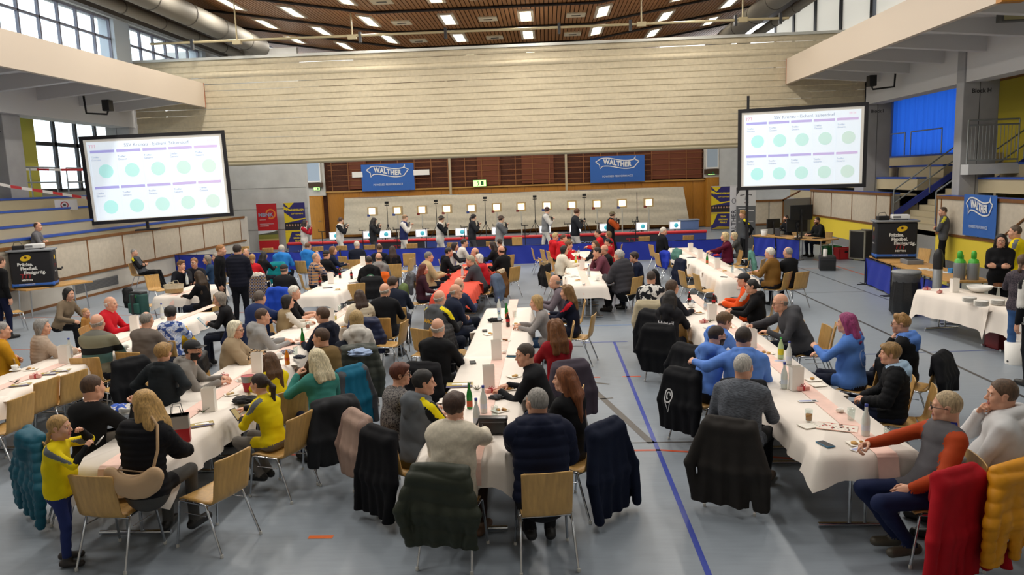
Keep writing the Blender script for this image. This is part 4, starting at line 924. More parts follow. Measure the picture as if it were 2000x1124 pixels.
# ---------------------------------------------------------------- the crowd
GR, WH, BR, DB, BK, BL, RD = '#8d8a86', '#d9d5cc', '#4b3423', '#2f2219', '#191513', '#b08d57', '#5b2f1d'
P = person
# row by the window-side stand
P('man in mustard jacket with grey hair at the end of the row', (-7.73, 10.08, 6, 1), 50, hair='crop', hc=GR, top='#c08a1c', arms='cross', d=35, wide=1.1)
P('grey bobbed woman in beige quilted jacket', (-7.33, 10.36, 5, 0.97), 45, hair='shag', hc=GR, sex='f', top='#b39f8d', puff=.05, thick=.03, arms='table', d=15)
P('bald man in a striped brown and teal sweater', (-6.50, 10.34, 8, 1.04), 95, hair='fringe', hc='#a59a90', top='#77725f', pat='bands', arms='table', wide=1.2, d=90)
P('grey haired man in a taupe shirt seen from behind', (-5.93, 10.62, 8, 1), 80, hair='thin', hc='#857e76', top='#70665f', arms='table', wide=1.1)
P('dark haired woman in a blue and white floral blouse', (-5.92, 11.31, 6, 0.96), 95, sex='f', hair='mop', hc=BK, top='#8aa3d8', pat='floral', arms='table')
P('balding man in a bright red pullover', (-7.47, 12.31, 10, 1), 10, hair='fringe', hc=WH, top='#c01826', arms='table', wide=1.15, d=5)
P('woman in a taupe jacket bending over a baby', (-9.11, 13.71, 24, 0.98), -5, hair='bob', sex='f', hc=BK, top='#7c6c58', tr='#17171a', arms='push', d=-15, tilt=.25, chair=False, seat=.5)
P('baby in an ochre suit on the knees of its mother', (-8.24, 12.80, 4, 0.46, 0.62), 0, hair='buzz', hc='#b58a5c', top='#b58546', tr='#b58546', sh='#b58546', arms='hang', chair=False, d=-10)
P('grey haired woman in black reading a blue tablet', (-5.74, 12.66, 14, 0.98), 195, hair='shag', sex='f', hc='#8c8276', top='#1a1a1d', arms='phone', glass=1, d=200, tilt=.25, chairc=190)
P('blond boy in a dark jacket seen from behind', (-4.34, 8.04, 3, 0.8), 85, pose='stand', hair='mop', hc='#a07c48', top='#23282c', arms='hip', hood=.9, sex='m', thick=.03, wide=1.12)
P('person in black top and navy trousers cropped by the frame', (-11.83, 15.62, 4, 1.05), 70, pose='stand', top='#121214', tr='#161a34', arms='hang', hc=BR)
P('man in grey and black jacket lounging with crossed legs', (-13.06, 23.08, -24, 1), 8, hair='buzz', hc=GR, top='#4a4d52', sl='#17181a', stripe='#e6d81e', tr='#121214', arms='cross', legs='out', d=0)
P('man with thinning dark hair alone up on the stand', (-14.08, (20.21, 2.15)[0], 6, 1.0, 1.45), 20, hair='thin', hc=BR, top='#6a6a6e', arms='cross', chair=False, d=5)
# row with the yellow-shirted girls, far side
P('cropped haired man in a black sweater raising a fist', (-4.41, 6.82, 8, 1.04), 75, hair='buzz', hc=BR, top='#141416', arms='lap', arms2=((.24, .34, 1.02), (.6, .2, -1), 'fist'), d=62, chairc=52, tr='#1a1a1e')
P('blond woman in a black quilted coat and glasses', (-3.42, 5.95, 4, 1.02, 0.54), 84, sex='f', hair='wave', hc='#b58e52', top='#17171b', puff=.055, thick=.034, arms='table', glass=1, d=158, hem=.03, tr='#4b4a48', sh='#1b1a19', chair=False)
P('little girl in a yellow jersey with a blond braid', (-4.07, 5.80, 5, 0.735), 15, pose='stand', wide=1.2, sex='f', hair='braid', hc='#b08a52', top='#e8cf12', fa='#151517', tr='#2a3566', sh='#332d2a', stripe='#6f7378', arms=((.12, .26, 1.12), (.7, -.3, -.8), 'hold'), arms2=((.08, .36, 1.02), (.7, -.3, -.8), 'hold'), d=8, hem=.02)
P('bearded man in a black cap and grey hoodie', (-4.28, 8.61, 16, 1), 15, hair='crop', hc=BK, cap='cap', capc='#17171a', beard=1, top='#85807a', arms='table', hood=.8, d=-5, tilt=.3)
P('white curly woman with glasses in a beige poncho', (-4.26, 9.83, 10, 0.97), 15, sex='f', hair='perm', hc='#e3d9bf', top='#a08c70', sl='#a08c70', fa='#6b5a44', fap='leopard', arms='table', glass=1, thick=.04, d=-5, wide=1.1)
P('young man in a light grey hoodie looking across the table', (-4.22, 10.69, 10, 1), 30, hair='crop', hc=BR, top='#9d9c9b', hood=1.1, arms='table', d=20, wide=1.08)
P('grey haired man in a blue jacket with white collar', (-4.85, 12.23, 8, 1.05), 62, hair='crop', hc='#5d5148', top='#24345f', collar='#d8d3c8', arms='table', arms2='reach', d=70, wide=1.2, thick=.03)
P('black haired woman in a beige vest and white sleeves', (-4.37, 12.21, 10, 0.96), 40, sex='f', hair='bob', hc=BK, top='#9b8664', sl='#d8d2c6', arms='table', d=30)
P('white haired man in a black polo shirt', (-4.55, 13.09, 12, 1), 12, hair='short', hc='#ddd8cc', top='#141416', short=1, arms='table', d=0)
# same row, near side
P('girl in a yellow jersey with a dark ponytail', (-2.97, 7.28, 12, 0.89), 160, sex='f', hair='pony', hc='#2e2019', top='#e6ce10', fa='#151517', tr='#75706a', stripe='#6f7378', arms='phone', arms2='table', d=172, tilt=.22, legs='back')
P('girl in a yellow jersey with long loose brown hair', (-3.24, 8.32, 8, 0.86), 140, sex='f', hair='longback', hc='#5a3d24', top='#e6ce10', tr='#222', arms='table', d=130)
P('platinum blond woman in a teal sweater', (-2.55, 7.87, 8, 1), 125, sex='f', hair='wave', hc='#cfc2a0', top='#3f867c', arms=((.16, .34, 1.02), (.7, -.2, -.9), 'hold'), arms2='table', tr='#171c30', d=140)
P('short haired man in an olive and brown jacket', (-2.86, 9.06, 8, 1), 150, hair='crop', hc=BR, top='#6d5733', sl='#3e2e22', collar='#4a3a28', arms='table', d=178, wide=1.1)
P('man in a navy hoodie with raspberry collar', (-3.32, 10.65, 10, 1), 150, hair='short', hc=BR, top='#1b1f2e', hood=.8, collar=None, arms='table', d=165)
P('streaked blond woman in a white hoodie', (-2.77, 10.46, 5, 0.96), 105, sex='f', hair='shag', hc='#a58a5a', top='#d3cec6', hood=1.2, arms='table', d=100)
P('long brown haired woman in a cream quilted jacket', (-3.23, 12.48, 5, 0.97), 110, sex='f', hair='longback', hc='#3c291d', top='#dccfb6', puff=.07, thick=.032, arms='table', d=120)
P('grey haired man in a black sweater with his back turned', (-2.86, 12.81, 6, 1.03), 85, hair='fringe', hc='#a8a298', top='#15161a', arms='table', wide=1.2, d=70)
P('dark haired man in a navy jacket leaning to his neighbour', (-2.92, 13.79, 8, 1.03), 95, hair='short', hc='#3a2a20', top='#1c2232', arms='table', wide=1.2, side=-6, d=60)
# middle row
P('auburn haired woman with glasses and nordic sweater', (-1.52, 7.29, 10, 0.97), 40, sex='f', hair='mop', hc='#5a2a18', top='#8f8a86', pat='speckle', arms='table', glass=1, d=5)
P('dark haired young man in a grey and yellow jacket', (-1.22, 6.91, 14, 1), 48, hair='short', hc=BK, top='#63676c', sl='#1b1c1f', stripe='#eedb12', hood=1.1, arms='table', d=12, tr='#5b5335', hem=.01)
P('brown bobbed woman in a cream sweater seen from behind', (-0.82, 6.04, 8, 1.02), 80, sex='f', hair='mop', hc='#40281a', top='#d6ccb9', pat2='knit', arms='table', arms2='reach', thick=.03, wide=1.12, hem=.02, tr='#33231c', sh='#6b4f3c', d=78)
P('bald man in a black sweater with his back turned', (-1.44, 9.39, 8, 1.03), 72, hair='fringe', hc='#b9b0a6', top='#121316', arms='table', wide=1.12, d=80)
P('bald man in a grey hoodie with yellow shoulder stripe', (-1.75, 11.74, 10, 1.05), 55, hair='fringe', hc='#a9a096', top='#595c60', sl='#222326', stripe='#e8d41c', hood=1, arms='table', wide=1.25, d=60)
P('bald man with glasses in a navy jacket', (-1.58, 12.48, 8, 1.03), 30, hair='fringe', hc='#aaa297', top='#1d2437', arms='cross', glass=1, wide=1.2, d=5)
P('bald man hidden behind the navy jacket', (-1.64, 13.44, 8, 1), 60, hair='fringe', hc='#8b7a68', top='#2b3350', arms='table', d=60)
P('grey cropped man in a dark blue quilted parka', (-0.13, 6.05, 12, 1.05), 98, hair='buzz', hc='#8f8a84', top='#141a30', puff=.085, thick=.045, hood=1.2, arms='mouth', arms2='table', wide=1.15, hem=.04, tr='#18181b', d=125, legs='back')
P('woman in black with long straight auburn hair', (0.11, 6.86, 6, 1), 140, sex='f', hair='longback', hc='#7a4522', top='#16171a', arms='table', d=165)
P('dark haired man leaning over the table to listen', (-0.29, 7.99, 22, 1.02), 165, hair='crop', hc='#3f342b', top='#15161a', collar='#15161a', arms='table', d=205)
P('curly auburn woman in a dark red sweater', (0.05, 9.28, 5, 0.98), 112, sex='f', hair='curly', hc='#6b4019', top='#8c1620', arms='table', d=112, hem=.01)
P('blond bobbed woman in a grey sweatshirt looking down', (-0.22, 11.57, 20, 0.97), 178, sex='f', hair='bob', hc='#a98a57', top='#8f8a88', arms='table', d=185, tilt=.35, tr='#36506e')
P('long curly blond woman in a navy and red track top', (0.27, 12.34, 8, 0.97), 165, sex='f', hair='curly', hc='#7a5a34', top='#161a2c', stripe='#c01e2c', arms='table', d=180)
P('bald man in a taupe jacket looking down', (0.09, 13.62, 16, 1), 178, hair='fringe', hc='#8f867c', top='#6c626a', collar='#2b2a30', arms='table', d=190, tilt=.3)
# row with the blue hoodies
P('grey cropped man in a heathered grey sweater', (1.81, 7.04, 8, 1.05), 62, hair='buzz', hc='#b5b0a8', top='#5a5e66', pat='heather', collar='#17181f', arms='lap', arms2='table', wide=1.18, tr='#131417', sh='#4a3a2c', d=55)
P('dark haired man in a blue hoodie with an arm over the chair', (2.13, 8.29, 6, 1.05), 75, hair='crop', hc='#2d211a', top='#5d86d2', hood=1.15, arms=((.50, .02, .98), (.5, -.7, -.1)), arms2='table', wide=1.25, d=72)
P('bearded man with glasses in a blue hoodie', (1.94, 8.75, 20, 1), 40, hair='crop', hc='#30231b', beard=1, top='#5d86d2', hood=1.1, arms='table', glass=1, d=15, tilt=.35)
P('brown haired teenager in a blue hoodie bending forward', (2.31, 9.98, 28, 0.96), 35, hair='mop', hc='#5e4428', top='#5d86d2', hood=1.1, arms='table', d=15, tilt=.4)
P('long dark haired person in a black printed hoodie', (1.82, 11.36, 8, 1), 60, sex='f', hair='long', hc='#1b1411', top='#232327', hood=1.1, arms='table', d=62, wide=1.1)
P('brown haired woman with glasses behind the printed hoodie', (2.03, 12.44, 8, 1), 35, sex='f', hair='bob', hc='#4a3524', top='#20222a', arms='table', glass=1, d=10)
P('short haired man in a black and white mottled shirt', (1.83, 13.56, 6, 1.02), 78, hair='buzz', hc='#3c2f26', top='#dcdad6', pat='blotch', arms='table', wide=1.1, d=82)
P('balding man with glasses in a dark grey hoodie', (3.30, 10.84, 26, 1.06), 180, hair='fringe', hc='#7d7268', top='#46464a', hood=1, arms='table', arms2='reach', glass=1, wide=1.25, d=185, tilt=.3)
P('woman with a black bun and glasses in black', (3.29, 12.34, 10, 1), 165, sex='f', hair='bun', hc='#15120f', top='#141417', hood=.8, arms='table', glass=1, d=175, wide=1.1)
P('man in a black cap and bright orange jacket', (3.37, 13.16, 12, 1), 160, hair='crop', hc=BK, cap='cap', capc='#1b1b20', top='#e2521c', arms='table', d=165, stripe='#c9c4bc', thick=.03, wide=1.1)
P('pink haired woman in a blue hoodie', (3.55, 9.08, 6, 1.02), 140, sex='f', hair='wave', hc='#8a2f62', top='#5580cc', hood=.6, arms=((.12, .40, .92), (.7, -.4, -.6), 'hold'), arms2='table', tr='#161b2e', d=150, wide=1.12, hem=.02)
P('boy with glasses in a blue hood and black jacket', (4.23, 9.15, 6, 0.97), 140, hair='quiff', hc='#9a7442', top='#1a1b1e', hood=1, hoodcol='#5d86d2', arms='chin', arms2='lap', glass=1, d=158)
P('teenager in a black quilted jacket with pale blue hood', (3.50, 7.78, 4, 0.93), 160, hair='mop', hc='#8a6a3c', top='#17181b', puff=.07, thick=.032, hood=1, hoodcol='#a9c4dd', arms='lap', tr='#20263c', d=165)
P('older man in a grey vest with rust sleeves', (3.12, 5.93, -24, 1.04), 184, side=13, hair='crop', hc='#b09a78', top='#565458', sl='#a8401c', fa='#a8401c', collar='#2a3596', arms=((.13, .20, .63), (.7, -.7, -.3)), arms2=((.22, .36, .86), (.8, -.4, -.5), 'hold'), glass=1, d=158, chairc=172, tr='#1d2647', sh='#4a4438', short=0, legs='back')
P('man in a white hoodie holding a hand to his mouth', (3.58, 5.99, -6, 1.05), 150, hair='crop', hc='#5a4330', top='#d9d9da', hood=1.2, arms='lap', arms2='mouth', d=165, chairc=140, wide=1.2, tr='#4a4540')
# small table with the basket, and the people standing there
P('young man in a dark jacket rubbing his shoulder', (-9.17, 18.27, 6, 1), 300, hair='quiff', hc='#6b4a2c', top='#1a1c22', arms='chin', arms2='table', d=345)
P('light brown haired man with glasses facing the camera', (-9.03, 18.67, 6, 1.02), 285, hair='short', hc='#8a6238', top='#1c1e26', arms='table', glass=1, d=280)
P('long haired woman in black beside the basket table', (-7.63, 15.92, 8, 1), 170, sex='f', hair='longback', hc='#3b2a17', top='#121215', arms='table', d=150, hem=.02)
P('grey haired person in a blue jacket by the wall', (-9.22, 19.80, 8, 0.97), 200, hair='shag', hc='#7d7468', sex='f', top='#28405e', arms='table', d=215)
P('grey haired woman behind the standing black polo', (-9.23, 20.36, 5, 0.96), 210, hair='shag', hc='#8a8278', sex='f', top='#2b2f3a', arms='table', d=230)
P('ginger man standing in a black polo shirt', (-7.52, 16.92, 3, 1.05), 12, pose='stand', hair='crop', hc='#9a6a38', top='#131418', tr='#121318', arms='hip', arms2='hang', d=0)
P('man standing in a black quilted jacket seen from behind', (-7.00, 16.59, 2, 1.06), 88, pose='stand', hair='short', hc='#2c221c', top='#181a26', puff=.075, thick=.03, tr='#14151b', arms='front', d=95, wide=1.12, hem=.02)
P('grey haired man beyond the quilted jacket', (-8.75, 21.34, 6, 1), 250, hair='thin', hc='#8f8578', top='#8c8474', arms='table', d=250)
P('blond ponytailed woman in a red shirt', (-7.89, 19.61, 8, 1), 100, sex='f', hair='lowpony', hc='#a88350', top='#c8202a', arms='table', d=110)
P('person in a black hooded coat next to the red shirt', (-8.06, 20.90, 16, 0.94), 70, sex='f', hair='longback', hc='#191412', top='#15161a', arms='table', d=60)
# row before the blue jackets
P('white haired man in a bright blue hooded jacket', (-7.96, 22.05, 8, 1.02), 92, hair='short', hc='#c9c2b4', top='#2f80cf', hood=1.1, arms='table', d=100, wide=1.1, thick=.03)
P('brown haired man in a bright blue jacket pointing', (-7.35, 22.65, 6, 1.02), 70, hair='crop', hc='#6a4a30', top='#2f80cf', hood=1.0, arms='table', arms2='raise', d=60, thick=.03)
P('man wearing a black cap backwards', (-5.96, 16.57, 6, 1.02), 88, hair='fringe', hc='#5b564f', cap='capback', capc='#161617', top='#1c1d20', arms='table', d=90, wide=1.15)
P('bald man in a plaid shirt resting his chin', (-5.99, 19.06, 6, 1.02), 28, hair='thin', hc='#a48a76', top='#c9925c', pat='plaid', arms='table', arms2='chin', d=12, wide=1.12)
P('person in black cap and black jacket at the plaid shirt', (-6.00, 20.00, 8, 1), 60, hair='fringe', hc=BR, cap='cap', capc='#141416', top='#15161a', arms='table', d=55)
P('reddish haired woman in a navy jacket with white piping', (-6.15, 21.19, 8, 1), 32, sex='f', hair='bob', hc='#7a5230', top='#1d2436', arms='table', d=10)
P('white haired man in a dark navy coat before the range', (-5.82, 22.58, 6, 1.03), 90, hair='crop', hc='#cfc8ba', top='#171c2c', arms='table', d=100, wide=1.15)
P('man in a black sweater with a bald patch', (-4.84, 21.28, 6, 1.03), 95, hair='thin', hc='#4a3626', top='#161a26', arms='table', d=100, wide=1.1)
P('woman in black with very long brown hair', (-4.42, 21.04, 8, 0.97), 105, sex='f', hair='longback', hc='#37231a', top='#15151a', arms='table', d=110)
P('man in a black hoodie with a round back print', (-4.36, 17.94, 8, 1.02), 108, hair='thin', hc='#2e241d', top='#17181b', hood=1, arms='table', d=110, wide=1.1)
P('balding man in a grey hoodie at the table edge', (-4.30, 18.76, 8, 1), 105, hair='fringe', hc='#6b5a48', top='#8b8987', hood=1, arms='table', d=115)
# red-covered tables
P('red haired woman in a striped knit top', (-2.74, 16.22, 6, 0.97), 20, sex='f', hair='longback', hc='#5c2318', top='#3a1f2a', pat='stripes', arms='lap', d=10, tr='#1b2030')
P('grey cropped man in a beige jacket', (-2.95, 18.32, 6, 1.04), 22, hair='crop', hc='#78736c', top='#b9a27a', arms='table', d=10, wide=1.15, thick=.03)
P('dark haired man in a black hoodie eating', (-2.65, 19.82, 14, 1), 15, hair='short', hc='#211a16', top='#15161a', hood=.8, arms='table', d=5)
P('dark haired woman in a white and black jersey', (-2.69, 21.53, 10, 0.98), 10, sex='f', hair='bob', hc='#241a16', top='#cfccc8', sl='#24242a', arms='table', d=0)
P('dark haired man in a white track jacket', (-2.50, 22.26, 12, 1.03), 20, hair='crop', hc='#2a231e', top='#d8d5d0', sl='#cfcac4', arms='table', d=5)
P('man with a grey ponytail in a charcoal T-shirt', (-1.85, 17.50, 22, 1.04), 165, hair='lowpony', hc='#a09a80', top='#434348', arms='table', short=1, d=185, wide=1.15)
P('white haired woman in a red top', (-1.71, 18.19, 16, 0.97), 165, sex='f', hair='bob', hc='#d6d0c4', top='#b81d28', arms='table', d=175)
P('balding man in navy hunched over the red table', (-1.94, 19.60, 24, 1.03), 180, hair='fringe', hc='#6f5a44', top='#1c2238', arms='table', d=190, tilt=.3, wide=1.1)
P('woman in black with long dark hair at the red table', (-1.63, 21.59, 10, 0.97), 165, sex='f', hair='longback', hc='#2c1d16', top='#17171a', arms='table', d=160)
P('man with a bald crown in a black pullover', (-1.24, 19.49, 10, 1.03), 140, hair='fringe', hc='#3d2c20', top='#141517', arms='table', d=130, wide=1.1)
P('brown haired woman in black near the barrier', (-1.47, 22.52, 8, 0.97), 130, sex='f', hair='bun', hc='#3a2619', top='#16171a', arms='table', d=120)
# row with the red jackets
P('blond youth with glasses in a red tracksuit', (0.22, 23.72, 8, 1), 20, hair='quiff', hc='#bda878', top='#c8202a', hood=.8, arms='table', glass=1, d=-10)
P('brown haired youth laughing in a red tracksuit', (0.47, 23.17, 14, 1), 15, hair='crop', hc='#4e3622', top='#c8202a', hood=.9, arms='table', d=-10)
P('dark bobbed woman in a cream sweater', (0.41, 19.60, 14, 0.98), 20, sex='f', hair='bob', hc='#1b1512', top='#e2dac8', arms='table', d=0, thick=.03)
P('youth peeking past the cream sweater', (0.58, 21.33, 16, 0.95), 10, hair='mop', hc='#6a4b30', top='#c8202a', arms='table', d=-20)
P('dark haired man in a red jacket looking towards the targets', (1.58, 24.33, 6, 1.03), 175, hair='crop', hc='#2c221b', top='#c8202a', arms='table', d=180)
P('light brown haired girl in a red jacket', (1.95, 24.63, 6, 0.92), 170, sex='f', hair='bob', hc='#7a5c3a', top='#b81d28', arms='table', d=165)
P('smiling woman with long brown hair in black', (1.26, 20.71, 10, 0.98), 215, sex='f', hair='long', hc='#5a4028', top='#1b1c20', arms='reach', arms2='table', d=225)
P('black haired woman in a red top beside the barrier', (1.69, 21.60, 8, 0.95), 175, sex='f', hair='bun', hc='#191413', top='#b01e28', arms='table', d=180)
P('bald man with glasses in a black jumper', (1.41, 19.23, 12, 1), 190, hair='fringe', hc='#9b8c7c', top='#17181c', arms='table', glass=1, d=200)
P('dark haired man in a plum sweater with his head propped', (1.20, 18.80, 24, 1.03), 180, hair='crop', hc='#241c18', top='#6b3a48', arms='table', arms2='chin', d=190, wide=1.15, tilt=.2)
P('grey haired man in a long dark grey quilted coat', (1.57, 16.96, 12, 1.1), 138, hair='short', hc='#b4b0a8', top='#3b3a3f', pat=None, puff=.10, thick=.04, arms='table', d=150, wide=1.3, hem=.06, tr='#17171a')
P('dark haired youth with glasses in a navy blazer', (1.95, 17.31, 8, 0.98), 175, hair='mop', hc='#2b1d16', top='#1b2238', arms='lap', glass=1, d=190)
# far row near the tech desk
P('man with a white ponytail in a black suit', (3.68, 24.24, 6, 1.04), 15, hair='lowpony', hc='#d2ccc0', top='#16171b', arms='lap', d=-10, wide=1.15)
P('blond curly woman in a burgundy sweater', (4.97, 21.51, 8, 1.04), 180, sex='f', hair='perm', hc='#c9b386', top='#5b1830', arms='reach', arms2='table', d=170, wide=1.1)
P('curly grey blond woman behind the burgundy sweater', (5.58, 22.96, 20, 0.92), 165, sex='f', hair='perm', hc='#c2b08a', top='#4a4a48', arms='table', d=160)
P('white haired man in a brown corduroy jacket', (4.92, 16.98, 6, 1.03), 138, hair='short', hc='#ddd6ca', top='#7d5a2a', arms='table', d=140, wide=1.15)
P('grey haired man in a black coat beside the corduroy jacket', (5.34, 17.05, 6, 1.02), 118, hair='thin', hc='#8f8a84', top='#17181b', arms='table', d=130, wide=1.1)
P('blond youth standing in a grey and yellow team jacket', (6.33, 24.88, 2, 1.04), 185, pose='stand', hair='quiff', hc='#b08a58', top='#4d5054', sl='#17181a', stripe='#e8d81c', tr='#121316', arms='back', d=190)
P('dark haired technician behind the laptop', (9.04, 29.17, 8, 1), 200, hair='crop', hc='#2c221c', top='#17181c', arms='table', d=200, beard=1)
P('bearded technician in black with a yellow lanyard', (9.36, 26.74, 10, 1.05), 195, hair='crop', hc='#3a2c20', beard=1, top='#1d1f20', arms='table', d=200, wide=1.15)
P('man leaning in the stair opening in a grey team jacket', (11.33, 22.25, 0, 1.07), 150, pose='stand', hair='buzz', hc='#4b3a2c', top='#57585c', sl='#57585c', stripe='#d8cf3a', tr='#141417', arms='cross', d=175)
P('dark haired woman with glasses standing with folded arms', (8.38, 14.34, 6, 1.02), 235, pose='stand', sex='f', hair='wave', hc='#1d1512', top='#141417', tr='#141417', arms='cross', glass=1, d=240, wide=1.15, tilt=.2)
P('man in a yellow jersey standing at the buffet', (8.98, 14.94, 2, 1.08), 140, pose='stand', hair='crop', hc='#5a4a3a', top='#e6cf14', short=1, stripe='#6f7378', tr='#1a1b20', arms='front', d=165, wide=1.15)
P('woman in a patterned top and jeans at the buffet', (7.20, 11.72, 4, 0.98), 60, pose='stand', sex='f', hair='lowpony', hc='#5a4433', top='#5a5056', pat='speckle', short=1, tr='#3c5c8c', arms='hold', d=40, wide=1.1, hem=.01, sh='#2c2b2a')
P('person in a white and black jersey cropped at the buffet edge', (6.62, 10.54, 4, 1.03), 100, pose='stand', hair='crop', hc='#3a2c22', top='#d6d3cd', fa='#17181c', tr='#1a1b20', arms='hang', stripe='#1c1c20')
# shooters on the firing line
def shooter(px, label, top, sl, tr, hc, cap=None, capc='#222', sex='m', hair='short', s=1.05, st=None):
    P(label, px, 5, pose='stand', d=48, sex=sex, hair=hair, hc=hc, cap=cap, capc=capc, top=top, sl=sl, tr=tr, sh='#23222a', arms=((.30, .20, 1.40), (.2, .3, -1), 'hold'), arms2=((-.02, .24, 1.36), (.9, 0, -.6), 'hold'), thick=.03, s=s, twist=-8, legs='wide', skin='c', group=None, hem=.02)
    q = PEOPLE[label]; a = world_of(q, (-.02*s, .22*s, 1.42*s)); r = empty('air_rifle', a, R_(98), 'black air rifle of the ' + ' '.join(label.replace(' with ', ' ').split()[:9]), 'rifle')
    MB().tube([(.05, 0, .02), (.72, 0, .03)], .012, 8).build('barrel', BLACK, r); MB().box(-.30, .12, -.018, .018, -.03, .035, b=.006).build('stock', mat(st or '#3b3d42', .4, .3), r); MB().box(-.36, -.29, -.02, .02, -.11, .05, b=.006).build('butt_plate', BLACK, r); MB().tube([(-.02, 0, .06), (.10, 0, .06)], .015, 8).build('rear_sight', BLACK, r); MB().tube([(.15, 0, .0), (.5, 0, .0)], .014, 8).build('air_cylinder', mat('#b9bcc0', .3, .8), r); MB().tube([(.0, 0, -.03), (-.03, 0, -.12)], .016, 6).build('grip', mat('#6a4a2c', .5), r)
shooter((-9.63, 29.52, 4, 1), 'shooter in a red and white suit with a red cap', '#d8d3cc', '#a81e2e', '#d8d4cc', '#2a1a16', 'cap', '#9c1c2c', 'f', 'long', 1.0)
shooter((-8.05, 29.03, 4, 1.05), 'shooter in a white suit with teal patch and brown bun', '#dcd8d0', '#1f2126', '#d9d6ce', '#4a3222', 'band', '#1d1d22', 'f', 'bun')
shooter((-6.61, 28.46, 4, 1.03), 'shooter in a charcoal suit with long dark hair', '#2b2d31', '#24262a', '#3d3f43', '#1d1513', 'band', '#1a1a1e', 'f', 'longback')
shooter((-5.42, 28.44, 4, 1.08), 'bald shooter in a navy and white suit with a black headband', '#2a3260', '#d9d6d0', '#dad6cd', '#a08060', 'band', '#222', 'm', 'buzz')
shooter((-3.89, 27.45, 4, 1.06), 'shooter in a black and white suit with dark pocket and hat', '#d6d2ca', '#191a1e', '#d3d0c8', '#33241c', 'hat', '#2c2823')
shooter((-2.71, 27.50, 4, 1.07), 'shooter in a dark grey suit with a small red flash', '#2c2e33', '#26282c', '#4a4c50', '#241a17', 'cap', '#1b1b1f', 'f', 'pony')
shooter((-1.64, 26.46, 4, 1.05), 'shooter in a grey and white suit with a brown hat', '#8c8d8e', '#5a5c60', '#d6d3cc', '#2c211b', 'hat', '#3b2a20')
shooter((-0.02, 29.64, 4, 1.12), 'tall shooter in a grey jacket and pale trousers with maroon cap', '#7d7f82', '#cfcdc8', '#d6d3cb', '#261c18', 'cap', '#3a1f2a')
shooter((1.05, 27.21, 4, 1.12), 'tall bare headed shooter with black jacket and pale trousers', '#202227', '#2a2c31', '#d4d1c9', '#54341f', None)
shooter((2.28, 26.83, 4, 1.05), 'shooter in a black and orange suit with an olive hat', '#1c1b1d', '#a8481c', '#1e1c1e', '#3a2c20', 'hat', '#5a5238')
tag(MB().box(-.10, .10, -.006, .006, -.07, .07).build('rifle_plate', BLACK), None) if 0 else None
# prints on clothes
L_ = 'long dark haired person in a black printed hoodie'; z_ = PEOPLE[L_]['N0'][2]
print_on(L_, 'print', [text_mesh('Faithful', 1, bold=.02)], [mat('#e8e6e8', .7)], z_ - .20, .085, 0)
wing = MB(); 
for s_ in (-1, 1):
    for k in range(5): a = R_(20 + 28*k); wing.add([(0, 0, 0), (s_*(.35 + .75*math.cos(a)), .1 + .5*math.sin(a), 0), (s_*(.35 + .75*math.cos(a + .42)), .1 + .5*math.sin(a + .42), 0)], [(0, 1, 2) if s_ > 0 else (0, 2, 1)])
print_on(L_, 'print', [wing.mesh('print')], [mat('#8f98d8', .6)], z_ - .38, .13, 0)
L_ = 'bald man in a grey hoodie with yellow shoulder stripe'; print_on(L_, 'print', [text_mesh('KRONAU', 1, bold=.02)], [mat('#e0a81c', .7)], PEOPLE[L_]['N0'][2] - .17, .085, 0)
L_ = 'girl in a yellow jersey with long loose brown hair'; print_on(L_, 'print', [text_mesh('Lisa', 1, bold=.01)], [mat('#1b1a14', .7)], PEOPLE[L_]['N0'][2] - .26, .12, 0)
def ring_mesh(r0, r1, n=20, sq=1):
    V = [(math.cos(a)*r*sq, math.sin(a)*r, 0) for a in [2*math.pi*k/n for k in range(n)] for r in (r0, r1)]
    return MB().add(V, [(2*k, 2*k+1, (2*k+3) % (2*n), (2*k+2) % (2*n)) for k in range(n)]).mesh('print')
L_ = 'man in a black hoodie with a round back print'; print_on(L_, 'print', [ring_mesh(.75, 1), ring_mesh(.02, .7), ring_mesh(.01, .35)], [mat('#4f8a6a', .7), mat('#e4e2de', .7), mat('#8a3a3a', .7)], PEOPLE[L_]['N0'][2] - .24, .105, 0)
L_ = 'pink haired woman in a blue hoodie'; print_on(L_, 'print', [ring_mesh(.86, 1, 20, .8), ring_mesh(.35, .42, 20, .8)], [mat('#8fa6d8', .7)]*2, PEOPLE[L_]['N0'][2] - .24, .11, -.02)
L_ = 'man in a white hoodie holding a hand to his mouth'
sk = MB()
for a, b in (((-.8, .2), (-.3, 1)), ((-.3, 1), (.1, .8)), ((.1, .8), (-.3, -.1)), ((-.3, -.1), (-.8, .2)), ((-.3, 1), (-.6, .0)), ((-.9, -.3), (.6, -.4)), ((.6, -.4), (.9, -.1)), ((.9, -.1), (-.4, -.1)), ((.1, .8), (.6, .1))):
    sk.tube([(a[0], a[1], 0), (b[0], b[1], 0)], .035, 4)
print_on(L_, 'print', [sk.mesh('print'), text_mesh('KÖLN', .5)], [mat('#2a2a2e', .7)]*2, PEOPLE[L_]['N0'][2] - .24, .10, .03) if 0 else print_on(L_, 'print', [sk.mesh('print')], [mat('#2a2a2e', .7)], PEOPLE[L_]['N0'][2] - .22, .11, .03)
# ---------------------------------------------------------------- a chair under everyone who sits
for (x, y, b, label, dist, back) in CHAIRS_WANTED:
    w = label.split(); chair(x, y, b, 'beech chair under the ' + ' '.join(w[:11] if len(w) > 11 else w), 'chairs in use')

